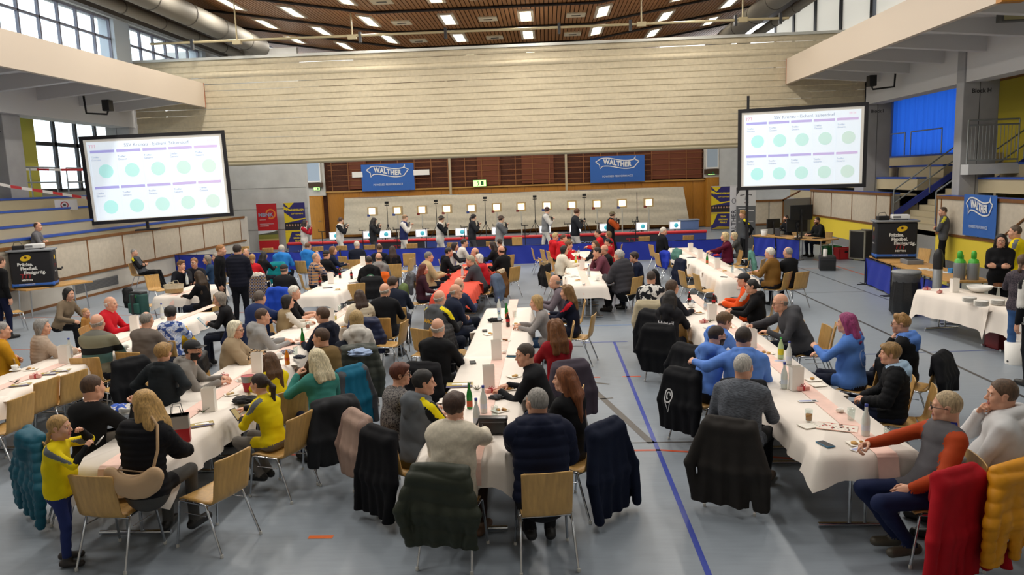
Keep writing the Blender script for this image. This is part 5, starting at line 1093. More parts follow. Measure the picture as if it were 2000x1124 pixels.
# ---------------------------------------------------------------- banners, screens, range, desks
def poly_bar(P, w, z=0):
    """flat band of width w along a closed or open line of points, for emblems"""
    V = []; F = []; n = len(P)
    for i in range(n):
        a = Vector(P[max(0, i-1)]); b = Vector(P[min(n-1, i+1)]); t = (b - a); t.normalize(); nn = Vector((-t.y, t.x)) * w / 2; p = Vector(P[i])
        V += [(p.x + nn.x, p.y + nn.y, z), (p.x - nn.x, p.y - nn.y, z)]
    return V, [(2*i, 2*i+1, 2*i+3, 2*i+2) for i in range(n-1)]
def wave_banner(name, w, h, label, loc, rotz_=0, tiltx=0, group=None):
    """blue cloth banner with a white outlined ribbon carrying the word"""
    t = empty(name, loc, rotz_, label, 'banner', group); t.rotation_euler = (tiltx, 0, rotz_)
    V = []; F = []; nx, nz = 14, 8
    for a in range(nx+1):
        for c in range(nz+1): V.append((w*(a/nx-.5), .012*math.sin(a*1.1)*math.sin(c*.7), h*(c/nz-.5)))
    for a in range(nx):
        for c in range(nz): F.append((a*(nz+1)+c, (a+1)*(nz+1)+c, (a+1)*(nz+1)+c+1, a*(nz+1)+c+1))
    MB().add(V, F, True).build('cloth', mat('#2f62b0', .7, name='banner_blue'), t)
    wm = mat('#dfe0de', .6, name='banner_white'); c0 = .20*h
    def top(u): return c0 + .155*h + .065*h*math.sin((u*1.0 + .03)*2*math.pi) + .03*h*u
    b = MB(); W2 = .40*w
    up = [(W2*(2*u-1)*.96, top(u)) for u in [k/24 for k in range(25)]]; up[-1] = (W2*.90, c0 + .30*h)
    tp = [(-W2, c0 + .09*h)] + [(W2*(2*u-1), top(u)) for u in [.12 + .76*k/20 for k in range(21)]] + [(W2*.84, c0 + .27*h), (W2*.82, c0 + .14*h), (W2*1.0, c0 + .08*h)]
    bt = [(W2*1.0, c0 + .08*h)] + [(W2*(2*u-1), top(u) - .30*h) for u in [.88 - .72*k/20 for k in range(21)]] + [(-W2*.80, c0 - .17*h), (-W2*.82, c0 - .02*h), (-W2, c0 + .09*h)]
    vv, ff = poly_bar(tp, .035*h); b.add(vv, ff); vv, ff = poly_bar(bt, .035*h); b.add(vv, ff)
    b.build('ribbon_outline', wm, t, (0, -.022, 0), (R_(90), 0, 0))
    me = text_mesh('WALTHER', .24*h, bold=.013*h, space=1.1); wd = max(abs(v.co.x) for v in me.vertices)
    for v in me.vertices: v.co.x *= W2*.66 / wd; v.co.y = v.co.y*1.05 + top((v.co.x/W2 + 1)/2) - .15*h
    meshobj('lettering', me, wm, t, (0, -.024, 0), (R_(90), 0, 0))
    me = text_mesh('POWERED PERFORMANCE', .10*h, bold=.003*h, space=1.15); wd = max(abs(v.co.x) for v in me.vertices)
    for v in me.vertices: v.co.x *= .28*w / wd
    meshobj('lettering', me, mat('#b9c6dc', .6), t, (0, -.024, -.27*h), (R_(90), 0, 0)); return t
wave_banner('sponsor_banner', 3.0, 1.5, 'blue banner with white ribbon lettering hung under the curtain beside the end wall door', (-8.97, 42.62, 3.36)); wave_banner('sponsor_banner', 3.0, 1.45, 'blue banner with white ribbon lettering hung beside the brown lattice', (3.93, 42.62, 3.38))
b3 = wave_banner('sponsor_banner', 1.55, 1.12, 'blue banner with white ribbon lettering hung on the stand wall above the yellow band', (11.52, 20.75, 1.66), R_(-90))
def rollup(name, w, h, loc, rotz_, label, parts, base='#9aa0a4', bg='#222'):
    t = empty(name, loc, rotz_, label, 'roll-up banner'); box('base', -w/2 - .02, w/2 + .02, -.09, .09, 0, .07, mat(base, .4, .6), t, .01); box('sheet', -w/2, w/2, -.006, .006, .06, h, mat(bg, .5), t); box('top_rail', -w/2, w/2, -.012, .012, h - .02, h + .01, mat('#d5d5d5', .4, .5), t); MB().tube([(0, .04, .05), (0, .04, h)], .012, 6).build('support_pole', STEEL, t)
    z = -.0085
    for kind, c, *a in parts:
        m = mat(c, .5)
        if kind == 'r': box('print', a[0], a[1], z, z + .001, a[2], a[3], m, t)
        elif kind == 'p': MB().add([(x, z, y) for x, y in a[0]], [tuple(range(len(a[0])))]).build('print', m, t)
        elif kind == 't': text('lettering', a[0], a[3], m, t, (a[1], z - .001, a[2]), bold=.004 * a[3] / .1)
        elif kind == 'arc': 
            vv, ff = poly_bar([(a[0] + a[2]*math.cos(x), a[1] + a[2]*math.sin(x)) for x in [R_(a[3] + (a[4]-a[3])*k/24) for k in range(25)]], a[5]); MB().add(vv, ff).build('emblem', m, t, (0, z, 0), (R_(90), 0, 0))
        z -= .0006
    return t
rollup('rollup_banner', .95, 2.3, (-13.36, 35.4, 0), R_(4), 'red roll-up banner with grey letters in an orange swirl', [('r', '#c8ccd2', -.475, .475, .78, 1.0), ('p', '#4a4a3a', [(-.475, .76), (.475, .76), (.475, 1.0), (.2, .92), (-.475, .82)]), ('r', '#7b7a34', -.475, .475, .58, .80), ('r', '#a8935a', -.475, .475, .50, .6), ('r', '#b3121c', -.475, .475, .07, .52), ('arc', '#d9782a', .18, 1.78, .21, -120, 170, .07), ('t', '#8f93a8', 'MBNK', -.06, 1.74, .25), ('r', '#c8a0a0', -.36, -.06, 1.50, 1.53), ('r', '#b898a0', -.36, .3, 1.30, 1.33), ('r', '#d8c8c8', -.36, .05, 1.20, 1.24)], bg='#b3121c')
def league(loc, rot, label, pos):
    K = '#1d1a3a'; Y = '#d8bd18'; ppl = []
    for i in range(7):
        x = -.40 + .133*i; ppl += [('p', '#2a2024', [(x - .07, 1.0), (x + .07, 1.0), (x + .05, 1.17), (x - .05, 1.17)]), ('p', '#b58a74', [(x - .032 + 0, 1.17), (x + .032, 1.17), (x + .036, 1.24), (x, 1.27), (x - .036, 1.24)])]
    return rollup('rollup_banner', 1.0, 2.3, loc, rot, label, [('p', Y, [(-.5, 2.28), (.0, 2.28), (-.25, 2.02)]), ('p', Y, [(-.5, 2.12), (-.1, 1.9), (-.5, 1.95)]), ('t', '#e0c820', '1. BUNDESLIGA', .02, 1.93, .125), ('t', '#c9b030', 'LUFTGEWEHR', .12, 1.75, .09), ('p', Y, [(-.5, 1.84), (-.05, 1.48), (.5, 1.55), (.5, 1.50), (-.5, 1.32)]), ('r', '#151018', -.5, .5, 1.0, 1.32), *ppl, ('r', Y, -.5, .5, .90, .97), ('p', Y, [(-.5, .88), (-.2, .88), (-.42, .35), (-.5, .3)]), ('t', '#d9c020', 'TEAM', .1, .74, .11), ('t', '#d9c020', 'KRONAU', .1, .59, .11), ('t', '#d9c020', 'FINALE', .1, .44, .11), ('p', '#a08a2a', [(-.5, .1), (.5, .1), (.5, .2), (-.1, .26)])], bg='#2a2468')
league((-12.05, 35.5, 0), R_(3), 'yellow and violet roll-up banner with a team picture next to the red one', 0); league((8.95, 39.5, 0), R_(-8), 'yellow and violet roll-up banner with a team picture next to the end wall door', 1)
rollup('rollup_banner', .72, 2.45, (7.62, 29.5, 0), R_(-5), 'grey roll-up banner with a black and white portrait under the screen', [('r', '#c4c4c4', -.36, .36, 1.72, 2.43), ('p', '#3c3c3e', [(-.36, 2.43), (-.36, 2.1), (-.22, 2.33), (-.05, 2.43)]), ('p', '#4a4a4c', [(-.22, 2.14), (-.05, 2.17), (-.05, 2.14), (-.22, 2.10)]), ('p', '#4a4a4c', [(.06, 2.17), (.22, 2.15), (.22, 2.11), (.06, 2.14)]), ('p', '#8f8f90', [(-.02, 2.1), (.05, 2.1), (.07, 1.95), (-.05, 1.95)]), ('p', '#7a6a6a', [(-.08, 1.86), (.12, 1.86), (.07, 1.82), (-.04, 1.82)]), ('r', '#d8d8d8', -.28, -.02, 1.62, 1.645), ('r', '#d8d8d8', -.2, .3, 1.52, 1.545), ('r', '#c0c0c0', -.28, .28, 1.1, 1.12)], bg='#5a5c5f')
vb = rollup('rollup_banner', .30, 2.5, (7.33, 30.2, 0), R_(-5), 'narrow white roll-up banner with dark letters running upwards', [], bg='#c9c9cd')
text('lettering', 'WALTHER', .24, mat('#4a4a52', .6), vb, (0, -.012, .95), (R_(90), R_(-90), 0), bold=.006, space=1.1); MB().add(*poly_bar([(math.cos(a)*.07, math.sin(a)*.1) for a in [k*.5 for k in range(14)]], .02)).build('emblem', mat('#4a4a52', .6), vb, (0, -.012, 1.9), (R_(90), 0, 0))
# projection screens
def screen(corners, label, stand, strength):
    bl, br, tr, tl = [Vector(c) for c in corners]; ex = (br - bl); w = ex.length; ex.normalize(); ez = ((tl - bl) + (tr - br)) / 2; h = ez.length; ez = (ez - ex * ez.dot(ex)).normalized(); ey = ez.cross(ex)
    M = Matrix((ex, ey, ez)).transposed().to_4x4(); M.translation = (bl + br) / 2
    t = empty('projection_screen', (0, 0, 0), 0, label, 'projection screen'); t.matrix_world = M
    f = .11; fm = mat('#17161c', .5, name='screen_frame')
    MB().box(-w/2, w/2, -.03, .05, 0, f).box(-w/2, w/2, -.03, .05, h - f, h).box(-w/2, -w/2 + f, -.03, .05, f, h - f).box(w/2 - f, w/2, -.03, .05, f, h - f).build('frame', fm, t)
    def em(c, k=strength): return mat(c, .8, emit=k, name='projected')
    box('canvas', -w/2 + f, w/2 - f, 0, .01, f, h - f, mat('#d9d5cc', .9, emit=strength*.45), t)
    iw, ih = w - 2*f - .16, h - 2*f - .10; x0 = -iw/2; z0 = f + .02
    box('picture', x0, x0 + iw, -.004, .001, z0, z0 + ih, em('#dfeaf4'), t)
    def rect(n, a, b, c, d, col): box(n, x0 + a*iw, x0 + b*iw, -.008, -.003, z0 + c*ih, z0 + d*ih, em(col), t)
    text('lettering', 'SSV Kronau - Eichenl. Saltendorf', ih*.06, em('#9094a6'), t, (x0 + .52*iw, -.009, z0 + .945*ih)); text('lettering', '00:36', ih*.04, em('#d3a6b0'), t, (x0 + .93*iw, -.009, z0 + .955*ih))
    text('lettering', '777', ih*.06, em('#c98f9e'), t, (x0 + .045*iw, -.009, z0 + .94*ih), shear=-.3)
    for r in range(2):
        for c in range(5):
            a = .02 + .195*c; zt = .86 - .46*r; mix = (c / 4) if True else 0
            colr = [int(u + (v - u)*mix) for u, v in zip((0xa4, 0xa2, 0xdc), (0xc6, 0xb4, 0xd8))]
            rect('header_bar', a, a + .18, zt, zt + .035, '#%02x%02x%02x' % tuple(colr))
            dc = [int(u + (v - u)*mix) for u, v in zip((0xae, 0xe4, 0xe2), (0xc6, 0xdc, 0xd4))]
            MB().prism([(ih*.088*math.cos(q*math.pi/16), ih*.088*math.sin(q*math.pi/16)) for q in range(32)], 0, .005).build('target_disc', em('#%02x%02x%02x' % tuple(dc)), t, (x0 + (a + .10)*iw, -.003, z0 + (zt - .235)*ih), (R_(90), 0, 0))
            for i, sname in enumerate(('Treffer', 'Gesamt')): text('lettering', sname, ih*.034, em('#8d93a8'), t, (x0 + (a + .005)*iw, -.009, z0 + (zt - .055 - .035*i)*ih), align='LEFT')
            rect('grid_line', a - .008, a - .005, zt - .40, zt + .03, '#cfdbe8')
    for (sx, zb) in stand:
        p0 = M.inverted() @ Vector((M @ Vector((sx*w, .08, 0))).to_tuple()); q = M @ Vector((sx*w, .08, .2)); MB().box(sx*w - .04, sx*w + .04, .05, .12, -max(.02, q.z - .2 - zb), h*.6 if zb else h*1.16).build('stand_post', fm, t); MB().box(sx*w - .35, sx*w + .35, -.1, .28, -max(.02, q.z - .2 - zb) - .03, -max(.02, q.z - .2 - zb) + .02).build('stand_foot', fm, t)
    return t
SL = [(-14.68, 2.05), (-10.40, 2.16), (-10.39, 4.96), (-14.70, 4.85)]
screen([(SL[0][0], 23.6, SL[0][1]), (SL[1][0], 24.6, SL[1][1]), (SL[2][0], 24.6, SL[2][1]), (SL[3][0], 23.6, SL[3][1])], 'black framed projection screen with target discs over the window-side stand', [(-.12, 1.84)], .5)
SR = [(5.98, 2.46), (9.53, 2.46), (9.43, 5.00), (5.89, 4.90)]
screen([(SR[0][0], 24.2, SR[0][1]), (SR[1][0], 23.2, SR[1][1]), (SR[2][0], 23.2, SR[2][1]), (SR[3][0], 24.2, SR[3][1])], 'black framed projection screen with target discs beside the blue curtain', [(-.42, .0)], .46)
# shooting range
sheet = empty('backdrop_sheet', (-2.0, 42.0, 0), 0, 'long cream cloth sheet stretched behind the targets', 'sheet'); V = []; F = []; nx, nz = 120, 16
for a in range(nx+1):
    x = -9.35 + 18.8*a/nx
    for c in range(nz+1):
        u = c/nz; zt = 2.27 + .02*math.sin(x); zb = .28 - .05*math.cos(x*.7)
        V.append((x + (.35*(1-u) if a == nx else -.2*(1-u) if a == 0 else 0), -.07*noise.noise((x*.22 + u*2.2, u*7.0, 1)) - .05*noise.noise((x*.35, u*11 + x*.4, 6)), zb + (zt - zb)*u))
for a in range(nx):
    for c in range(nz): F.append((a*(nz+1)+c, (a+1)*(nz+1)+c, (a+1)*(nz+1)+c+1, a*(nz+1)+c+1))
MB().add(V, F, True).build('cloth', mat('#cfc4ae', .85, pat='cloth', name='sheet_cloth'), sheet); MB().tube([(-9.4, .03, 2.28), (9.5, .03, 2.28)], .02, 6).build('line', STEEL, sheet)
TX = (-9.37, -8.01, -6.69, -5.35, -4.04, -2.70, -1.40, -.04, 1.28, 2.60, 3.91, 5.30)
tg = empty('target_stand', (TX[0], 40, 0), 0, 'x', 'target'); MB().tube([(0, 0, .02), (0, 0, 1.32)], .035, 8).build('post', mat('#b9b3a6', .5), tg); box('foot_plate', -.22, .22, -.16, .16, 0, .025, STEEL, tg)
hb = MB().box(-.25, .25, -.02, .30, 1.34, 1.80, b=.01).build('housing', mat('#c8b28c', .5), tg); box('frame', -.25, .25, -.032, -.02, 1.34, 1.80, mat('#b79c6e', .5), tg); box('light_face', -.165, .165, -.045, -.03, 1.42, 1.73, mat('#ffe9c0', .5, emit=2.6, name='lamp'), tg); npl = box('number_plate', -.27, -.12, -.05, -.035, 1.30, 1.42, mat('#7b2a22', .5), tg)
tl_ = bpy.data.lights.new('target_lamp', 'AREA'); tl_.size = .3; tl_.energy = 6; tl_.color = (1, .87, .66)
for i, x in enumerate(TX):
    lab = '%s lit target box on a pole, counted from the door side of the range' % ('first second third fourth fifth sixth seventh eighth ninth tenth eleventh twelfth'.split()[i])
    t = tg if i == 0 else copy_tree(tg, (x, 40, 0)); t['label'] = lab; t['group'] = 'lit targets of the shooting range'
    n = [c for c in t.children if c.name.startswith('number_plate')][0]; n.material_slots[0].link = 'OBJECT'; n.material_slots[0].material = mat('#3a4a86' if i % 3 == 1 or i in (0,) else '#7b2a22', .5)
def tripod(x, y, h, label, cam_=True, cat='tripod'):
    t = empty('camera_tripod', (x, y, 0), 0, label, cat)
    for k in range(3): a = k*2.094 + .6; MB().tube([(0, 0, .95), (math.cos(a)*.55, math.sin(a)*.55, .015)], .014, 6).build('leg', BLACK, t)
    MB().tube([(0, 0, .5), (0, 0, h)], .016, 8).build('column', BLACK, t); MB().lathe([(.03, .90), (.045, .93), (.045, 1.0), (.03, 1.03)], 8).build('collar', BLACK, t)
    if cam_: MB().box(-.09, .09, -.08, .08, h, h + .11, b=.01).tube([(0, -.08, h + .055), (0, -.16, h + .055)], .045, 8).build('camera_head', BLACK, t); box('clamp', -.1, .1, -.06, .06, h - .09, h - .05, BLACK, t)
    return t
for i, (px, py) in enumerate(((755, 395), (851, 392), (947, 386), (1044, 383), (1141, 380))):
    xz = ((-7.92, 2.12), (-5.48, 2.12), (-3.06, 2.19), (-0.62, 2.18), (1.79, 2.18))[i]; tripod(xz[0], 37, xz[1] - .1, '%s black camera tripod between the targets, counted from the door side' ) if 0 else tripod(xz[0], 37, xz[1] - .08, ('first', 'second', 'third', 'fourth', 'fifth')[i] + ' black camera tripod before the targets, counted from the door side')
tripod((4.34, 2.14)[0], 37, 2.2, 'black tripod without a camera before the last targets', False)
# long red edged firing bench with skirt, monitors on it
fb = empty('firing_bench', (-2.1, 30.15, 0), 0, 'long firing bench with a red padded edge and dark blue printed skirt', 'bench'); box('bench_top', -8.4, 8.3, -.25, .25, .72, .77, mat('#55575c', .6), fb); MB().tube([(-8.4, -.27, .76), (8.3, -.27, .76)], .062, 10).build('red_edge', mat('#c21f26', .45), fb)
for i in range(9):
    x = -8.4 + 16.7*i/9; box('skirt', x + .01, x + 16.7/9 - .01, -.29, -.27, .05, .70, mat('#2c3e86' if i in (0, 1, 3, 5, 8) else '#22222c', .6), fb)
    if i in (0, 3, 6): text('lettering', 'WALTHER' if i == 0 else 'MEYTON', .22, mat('#8f9cc4', .6), fb, (x + .9, -.296, .42))
    if i in (2, 7): text('lettering', '777', .4, mat('#8a1a24', .6), fb, (x + .9, -.296, .42), shear=-.2)
for x in (-8.2, -4, 0, 4, 8.1): box('leg', x - .03, x + .03, -.05, .05, 0, .72, STEEL, fb)
mt = empty('range_monitor', (0, 0, 0), R_(12), 'x', 'monitor'); box('case', -.24, .24, -.02, .03, .08, .40, mat('#cfcfd2', .4), mt, .006); box('screen', -.21, .21, -.024, -.019, .11, .37, mat('#dfe9f2', .4, emit=1.1, name='lit_screen'), mt); MB().lathe([(.0001, 0), (.09, 0), (.09, .003), (.0001, .003)], 20).build('target_disc', mat('#3f9aa8', .5, emit=.7), mt, (.04, -.0235, .24), (R_(90), 0, 0)); box('foot', -.12, .12, -.1, .1, 0, .02, BLACK, mt); box('neck', -.03, .03, .0, .03, .02, .12, BLACK, mt)
for i, mx in enumerate((-8.73, -7.35, -6.69, -5.21, -3.6, -2.13, -.23, .97, 2.16, 3.61, 4.92)):
    t = mt if i == 0 else copy_tree(mt); t.location = (mx + .1, 30.15, .77); t['label'] = '%s lit target monitor on the red edged firing bench, from the door side' % ('first second third fourth fifth sixth seventh eighth ninth tenth eleventh'.split()[i]); t['group'] = 'target monitors on the firing bench'
for i, sx in enumerate((-9.1, -7.5, -6.15, -5.0, -3.5, -2.25, -1.15, .5, 1.7, 3.1)):
    t = empty('rifle_stand', (sx + .25, 29.1, 0), 0, 'black rifle rest stand beside the ' + ('first second third fourth fifth sixth seventh eighth ninth tenth'.split()[i]) + ' shooter from the door side', 'stand'); MB().tube([(0, 0, .02), (0, 0, 1.25)], .016, 6).build('pole', BLACK, t); box('cross_arm', -.14, .14, -.015, .015, 1.25, 1.28, BLACK, t); MB().tube([(-.13, 0, 1.28), (-.13, 0, 1.36)], .012, 5).build('rest_prong', BLACK, t); box('tray', -.12, .12, -.08, .08, .88, .9, BLACK, t); MB().lathe([(.2, 0), (.2, .015), (.03, .03)], 12).build('base', BLACK, t)
# blue barrier fence
bp = empty('barrier_fence', (0, 0, 0), 0, 'x', 'barrier'); 
V = []; F = []
for a in range(21):
    for c in range(5): V.append((-.98 + 1.96*a/20, .02*math.sin(a*.8 + c), .04 + .66*c/4))
for a in range(20):
    for c in range(4): F.append((a*5+c, (a+1)*5+c, (a+1)*5+c+1, a*5+c+1))
MB().add(V, F, True).build('cloth', mat('#1a2f9e', .5, name='barrier_blue'), bp)
for x in (-.98, .98): MB().tube([(x, 0, .01), (x, 0, .74)], .014, 6).build('post', BLACK, bp); box('foot', x - .03, x + .03, -.22, .22, 0, .02, BLACK, bp)
MB().tube([(-.98, 0, .70), (.98, 0, .70)], .010, 6).build('top_rod', BLACK, bp)
bxs = [(-12.55 + 2.0*i, 26.85, 0) for i in range(5)] + [(-2.65, 26.75, 4), (-.65, 26.75, 2), (1.35, 26.8, -3), (3.35, 26.85, 0), (5.2, 26.9, 3)]
for i, (x, y, a) in enumerate(bxs): t = bp if i == 0 else copy_tree(bp); t.location = (x, y, 0); t.rotation_euler = (0, 0, R_(a)); t['label'] = '%s blue cloth barrier panel before the firing bench, from the window side' % ('first second third fourth fifth sixth seventh eighth ninth tenth'.split()[i]); t['group'] = 'blue barriers before the firing line'
for i, (x, y, a, w) in enumerate(((8.2, 19.05, 84, 'far end of the desk with the printed black box'), (8.02, 17.1, 84, 'middle of the desk with the printed black box'), (7.86, 15.6, 84, 'near end of the desk with the printed black box'), (8.7, 20.1, 5, 'short end of the desk with the printed black box'), (7.62, 26.95, 122, 'far end of the tech desk'), (8.16, 26.08, 122, 'near end of the tech desk'), (-13.3, 26.9, 0, 'wall by the window-side stand'))):
    t = copy_tree(bp, (x, y, 0), R_(a)); t['label'] = 'blue cloth barrier panel at the ' + w; t['group'] = 'blue barriers around the desks'
    t.scale = (.95 if i < 3 else .42 if i == 3 else .5 if i < 6 else .42, 1, 1)
for i, x in enumerate((-10.4, -8.55, -7.6, -6.6, -5.05, -3.5, -2.1, .55, 3.45, 5.0)): chair(x, 27.55, 95 + 7*math.sin(i*2.1), '%s empty chair behind the blue barriers, from the window side' % ('first second third fourth fifth sixth seventh eighth ninth tenth'.split()[i]), 'empty chairs at the firing line')
# exit signs
for i, (x, y, z, s) in enumerate(((-3.78, 42.6, 2.85, .75), (-13.05, 42.5, 2.85, .38), (9.1, 42.57, 2.98, .42), (-16.9, 25.6, 5.80, .6), (13.2, 28.3, 6.12, .5))):
    t = empty('exit_sign', (x, y, z), R_(90 if x < -15 else 0) if 0 else 0, 'lit green exit sign ' + ('on the lattice of the end wall', 'over the door by the roll-up banners', 'over the door by the league banner', 'under the gallery on the window side', 'under the gallery near the blue curtain')[i], 'exit sign'); box('case', -s/2, s/2, 0, .06, -s*.25, s*.25, mat('#1f6b3a', .5), t); box('face', -s/2 + .02, s/2 - .02, -.008, 0, -s*.25 + .02, s*.25 - .02, mat('#b9f08a', .5, emit=1.6, name='lit_sign'), t)
    MB().ball((-.12*s, -.012, .10*s), .05*s, 8, (1, .1, 1)).tube([(-.12*s, -.012, .06*s), (-.08*s, -.012, -.06*s), (-.16*s, -.012, -.17*s)], .03*s, 4).build('running_figure', mat('#1f6b3a', .5), t); MB().box(.08*s, .30*s, -.011, -.008, -.15*s, .16*s).build('door_symbol', mat('#1f6b3a', .5), t)
# floodlights and cameras under the galleries
for i, (x, y, z) in enumerate(((10.6, 27.0, 6.44), (11.2, 19.0, 6.44))):
    t = empty('flood_lamp', (x, y, z), 0, 'grey box floodlight under the gallery ' + ('near the divider curtain', 'near the pillar marked H')[i], 'lamp'); box('case', -.45, .45, -.12, .12, -.10, .10, mat('#5d5d58', .5, .4), t, .01); box('lens', -.4, .4, -.125, -.119, -.07, .07, mat('#b0a878', .3), t)
for i, (x, y, z, sg) in enumerate(((-14.4, 24.8, 5.75, 1), (11.0, 26.6, 5.75, -1))):
    t = empty('wall_speaker', (x, y, z), 0, 'black speaker on an angled arm under the gallery on the ' + ('window side', 'blue-curtain side')[i], 'speaker'); MB().box(-.12, .12, -.14, .14, -.02, .34, b=.02).build('case', BLACK, t); MB().tube([(0, 0, 0), (-sg*.05, 0, -.12), (-sg*.75, 0, -.06), (-sg*.78, 0, .5)], .035, 6).build('arm', BLACK, t); MB().lathe([(.09, -.145), (.1, -.14)], 12, close=True).build('cone', mat('#2a2a2c', .6), t, (0, 0, .16), (R_(90), 0, 0)) if 0 else None
# printed black boxes with projectors
def promo(x, y, z, rot, label, plabel, flip):
    t = empty('promo_counter', (x, y, z), R_(rot), label, 'counter'); W_, H_ = .95, .92
    MB().prism([(W_/2*math.cos(a)*(1 if abs(math.cos(a)) < .72 else 1), .30*math.sin(a)) for a in [k*math.pi/12 for k in range(24)]], 0, H_).build('body', mat('#121218', .55), t) if 0 else box('body', -W_/2, W_/2, -.26, .26, 0, H_, mat('#121218', .55), t, .05)
    box('blue_band', -W_/2 - .003, W_/2 + .003, -.263, .263, .02, .15, mat('#2f63b8', .5), t, .05); box('lid', -W_/2 - .04, W_/2 + .04, -.31, .31, H_, H_ + .05, mat('#8d9094', .4, .4), t, .02)
    y_ = -.268; eye = mat('#e0b81c', .5)
    ex = .12 if flip else -.1
    MB().add([(ex + .12*math.cos(a), y_, .76 + .075*math.sin(a) + .02*math.cos(a)) for a in [k*math.pi/10 for k in range(20)]], [tuple(range(20))]).build('emblem', eye, t); MB().add([(ex + .032*math.cos(a), y_ - .002, .775 + .03*math.sin(a)) for a in [k*math.pi/8 for k in range(16)]], [tuple(range(16))]).build('emblem', mat('#3a1408', .5), t)
    wm = mat('#e3e3e0', .6)
    for k, sname in enumerate(('Präzise.', 'Flexibel.', 'Einzigartig.')): text('lettering', sname, .115, wm, t, ((-.30 if not flip else -.18) + .06*k, y_ - .001, .60 - .105*k), align='LEFT', bold=.004)
    text('lettering', '777', .16, mat('#8a1c22', .6), t, (ex - .02, y_ - .001, .30), shear=-.25, bold=.004); text('lettering', 'MEYTON', .06, wm, t, (ex - .02, y_ - .001, .20), bold=.003); text('lettering', 'www.meyton.info', .05, wm, t, (ex - .03, y_ - .002, .10)); 
    sx = W_/2 + .005 if not flip else -W_/2 - .005; rr = (R_(90), 0, R_(90 if not flip else -90))
    MB().lathe([(.0001, 0), (.06, 0), (.06, .002)], 16).build('emblem', eye, t, (sx, 0, .74), (0, R_(90), 0)); text('lettering', '777', .13, mat('#8a1c22', .6), t, (sx, 0, .52), rr); text('lettering', 'MEYTON', .05, wm, t, (sx, 0, .38), rr)
    p = empty('video_projector', world2(t, (.12 if flip else .08, 0, H_ + .05)), R_(rot), plabel, 'projector'); MB().box(-.2, .2, -.15, .15, .02, .13, b=.02).build('case', mat('#e6e6e4', .4), p); MB().lathe([(.05, 0), (.055, .03)], 14).build('lens', BLACK, p, (-.1, .16, .075), (R_(90), 0, 0)); box('vent_grille', -.19, -.02, -.156, -.149, .05, .1, mat('#77777a', .5), p)
    for a in (-.15, .15): 
        for b_ in (-.1, .1): MB().lathe([(.015, 0), (.015, .025)], 8, (a, b_, 0)).build('foot', BLACK, p)
    q = empty('cable_box', world2(t, (-.28 if flip else -.3, .02, H_ + .05)), R_(rot + 10), 'black device with a looped cable beside the ' + ' '.join(plabel.split()[:8]), 'device'); MB().box(-.13, .13, -.1, .1, 0, .1, b=.01).build('case', BLACK, q); MB().tube([(.1, 0, .1), (.05, 0, .19), (-.08, .02, .18), (-.12, .02, .05)], .007, 5).build('cable', BLACK, q)
def world2(t, v):
    a = t.rotation_euler.z; return (t.location.x + v[0]*math.cos(a) - v[1]*math.sin(a), t.location.y + v[0]*math.sin(a) + v[1]*math.cos(a), t.location.z + v[2])
promo(-13.2, 18.6, .745, 22, 'printed black counter box with a yellow eye on the wooden table by the window-side stand', 'white projector by the window-side stand', False)
promo(8.78, 19.55, .745, -12, 'printed black counter box with a yellow eye on the blue fronted desk', 'white projector on the box beside the stairs', True)
def desk(name, x, y, w, d, rot, label, h=.745, legs=True):
    t = empty(name, (x, y, 0), R_(rot), label, 'table'); box('table_top', -w/2, w/2, -d/2, d/2, h - .045, h, mat('#c49656', .45, pat='wood'), t, .006)
    for a in (-1, 1):
        for b_ in (-1, 1): MB().tube([(a*(w/2 - .12), b_*(d/2 - .1), 0), (a*(w/2 - .16), b_*(d/2 - .12), h - .04)], .018, 8).build('leg', CHROME, t)
    return t
desk('wooden_table', -13.02, 18.95, 1.7, .8, 62, 'wooden table carrying the printed black box by the window-side stand'); desk('wooden_table', 8.75, 19.3, 1.6, .85, 84, 'far wooden desk behind the blue barrier with the printed black box'); desk('wooden_table', 8.55, 17.5, 1.8, .85, 84, 'middle wooden desk covered with papers behind the blue barrier'); desk('wooden_table', 8.45, 15.95, 1.3, .85, 84, 'near wooden desk with the gas bottles behind the blue barrier')
desk('tech_desk', 8.1, 27.15, 1.6, .7, 122, 'far wooden tech desk with the laptop'); desk('tech_desk', 8.85, 25.75, 1.5, .8, 122, 'near wooden tech desk with the monitors')

# ---------------------------------------------------------------- coats on chairs, empty chairs
def J(who, label, col, **k):
    """a coat on the chair of the person whose label starts with who"""
    for (x, y, b, l, d, _) in CHAIRS_WANTED:
        if l.startswith(who): return jacket(x, y, b, label, col, **k)
    print('NO CHAIR', who)
def JC(px, b, clabel, label, col, **k): chair(px[0], px[1], b, clabel); return jacket(px[0], px[1], b, label, col, **k)
NV = '#171c2c'; BKC = '#17181b'
JC((-4.73, 6.82), 50, 'chair with the teal quilted coat', 'long teal quilted coat on the chair beside the little girl', '#14566a', L=.82, w=.74, puff=.085, thick=.06, hoodc=1, skew=-.5)
JC((-5.87, 9.69), 150, 'chair with a plain black coat at the window-side row', 'plain black coat on a chair before the striped sweater', BKC, L=.62, w=.54, thick=.045)
JC((-6.22, 11.95), 110, 'chair with the mustard jacket', 'mustard yellow jacket bundled over a chair by the floral blouse', '#c39a1c', L=.34, w=.5, thick=.06, sl=1)
J('white curly woman', 'black padded jacket on the chair of the woman in the poncho', '#1b1c20', L=.55, puff=.09, thick=.045)
J('platinum blond', 'dark grey ski jacket on the chair of the woman in teal', '#2b2c2f', L=.66, w=.5, thick=.045, hoodc=1)
J('short haired man in an olive', 'petrol blue and grey ski jacket on the chair of the olive jacket', '#16607c', L=.74, w=.46, thick=.045, lining='#3a3b40', skew=.4)
J('man in a navy hoodie', 'dark navy wool coat with a light scarf on a chair', '#171c28', L=.80, w=.46, thick=.05)
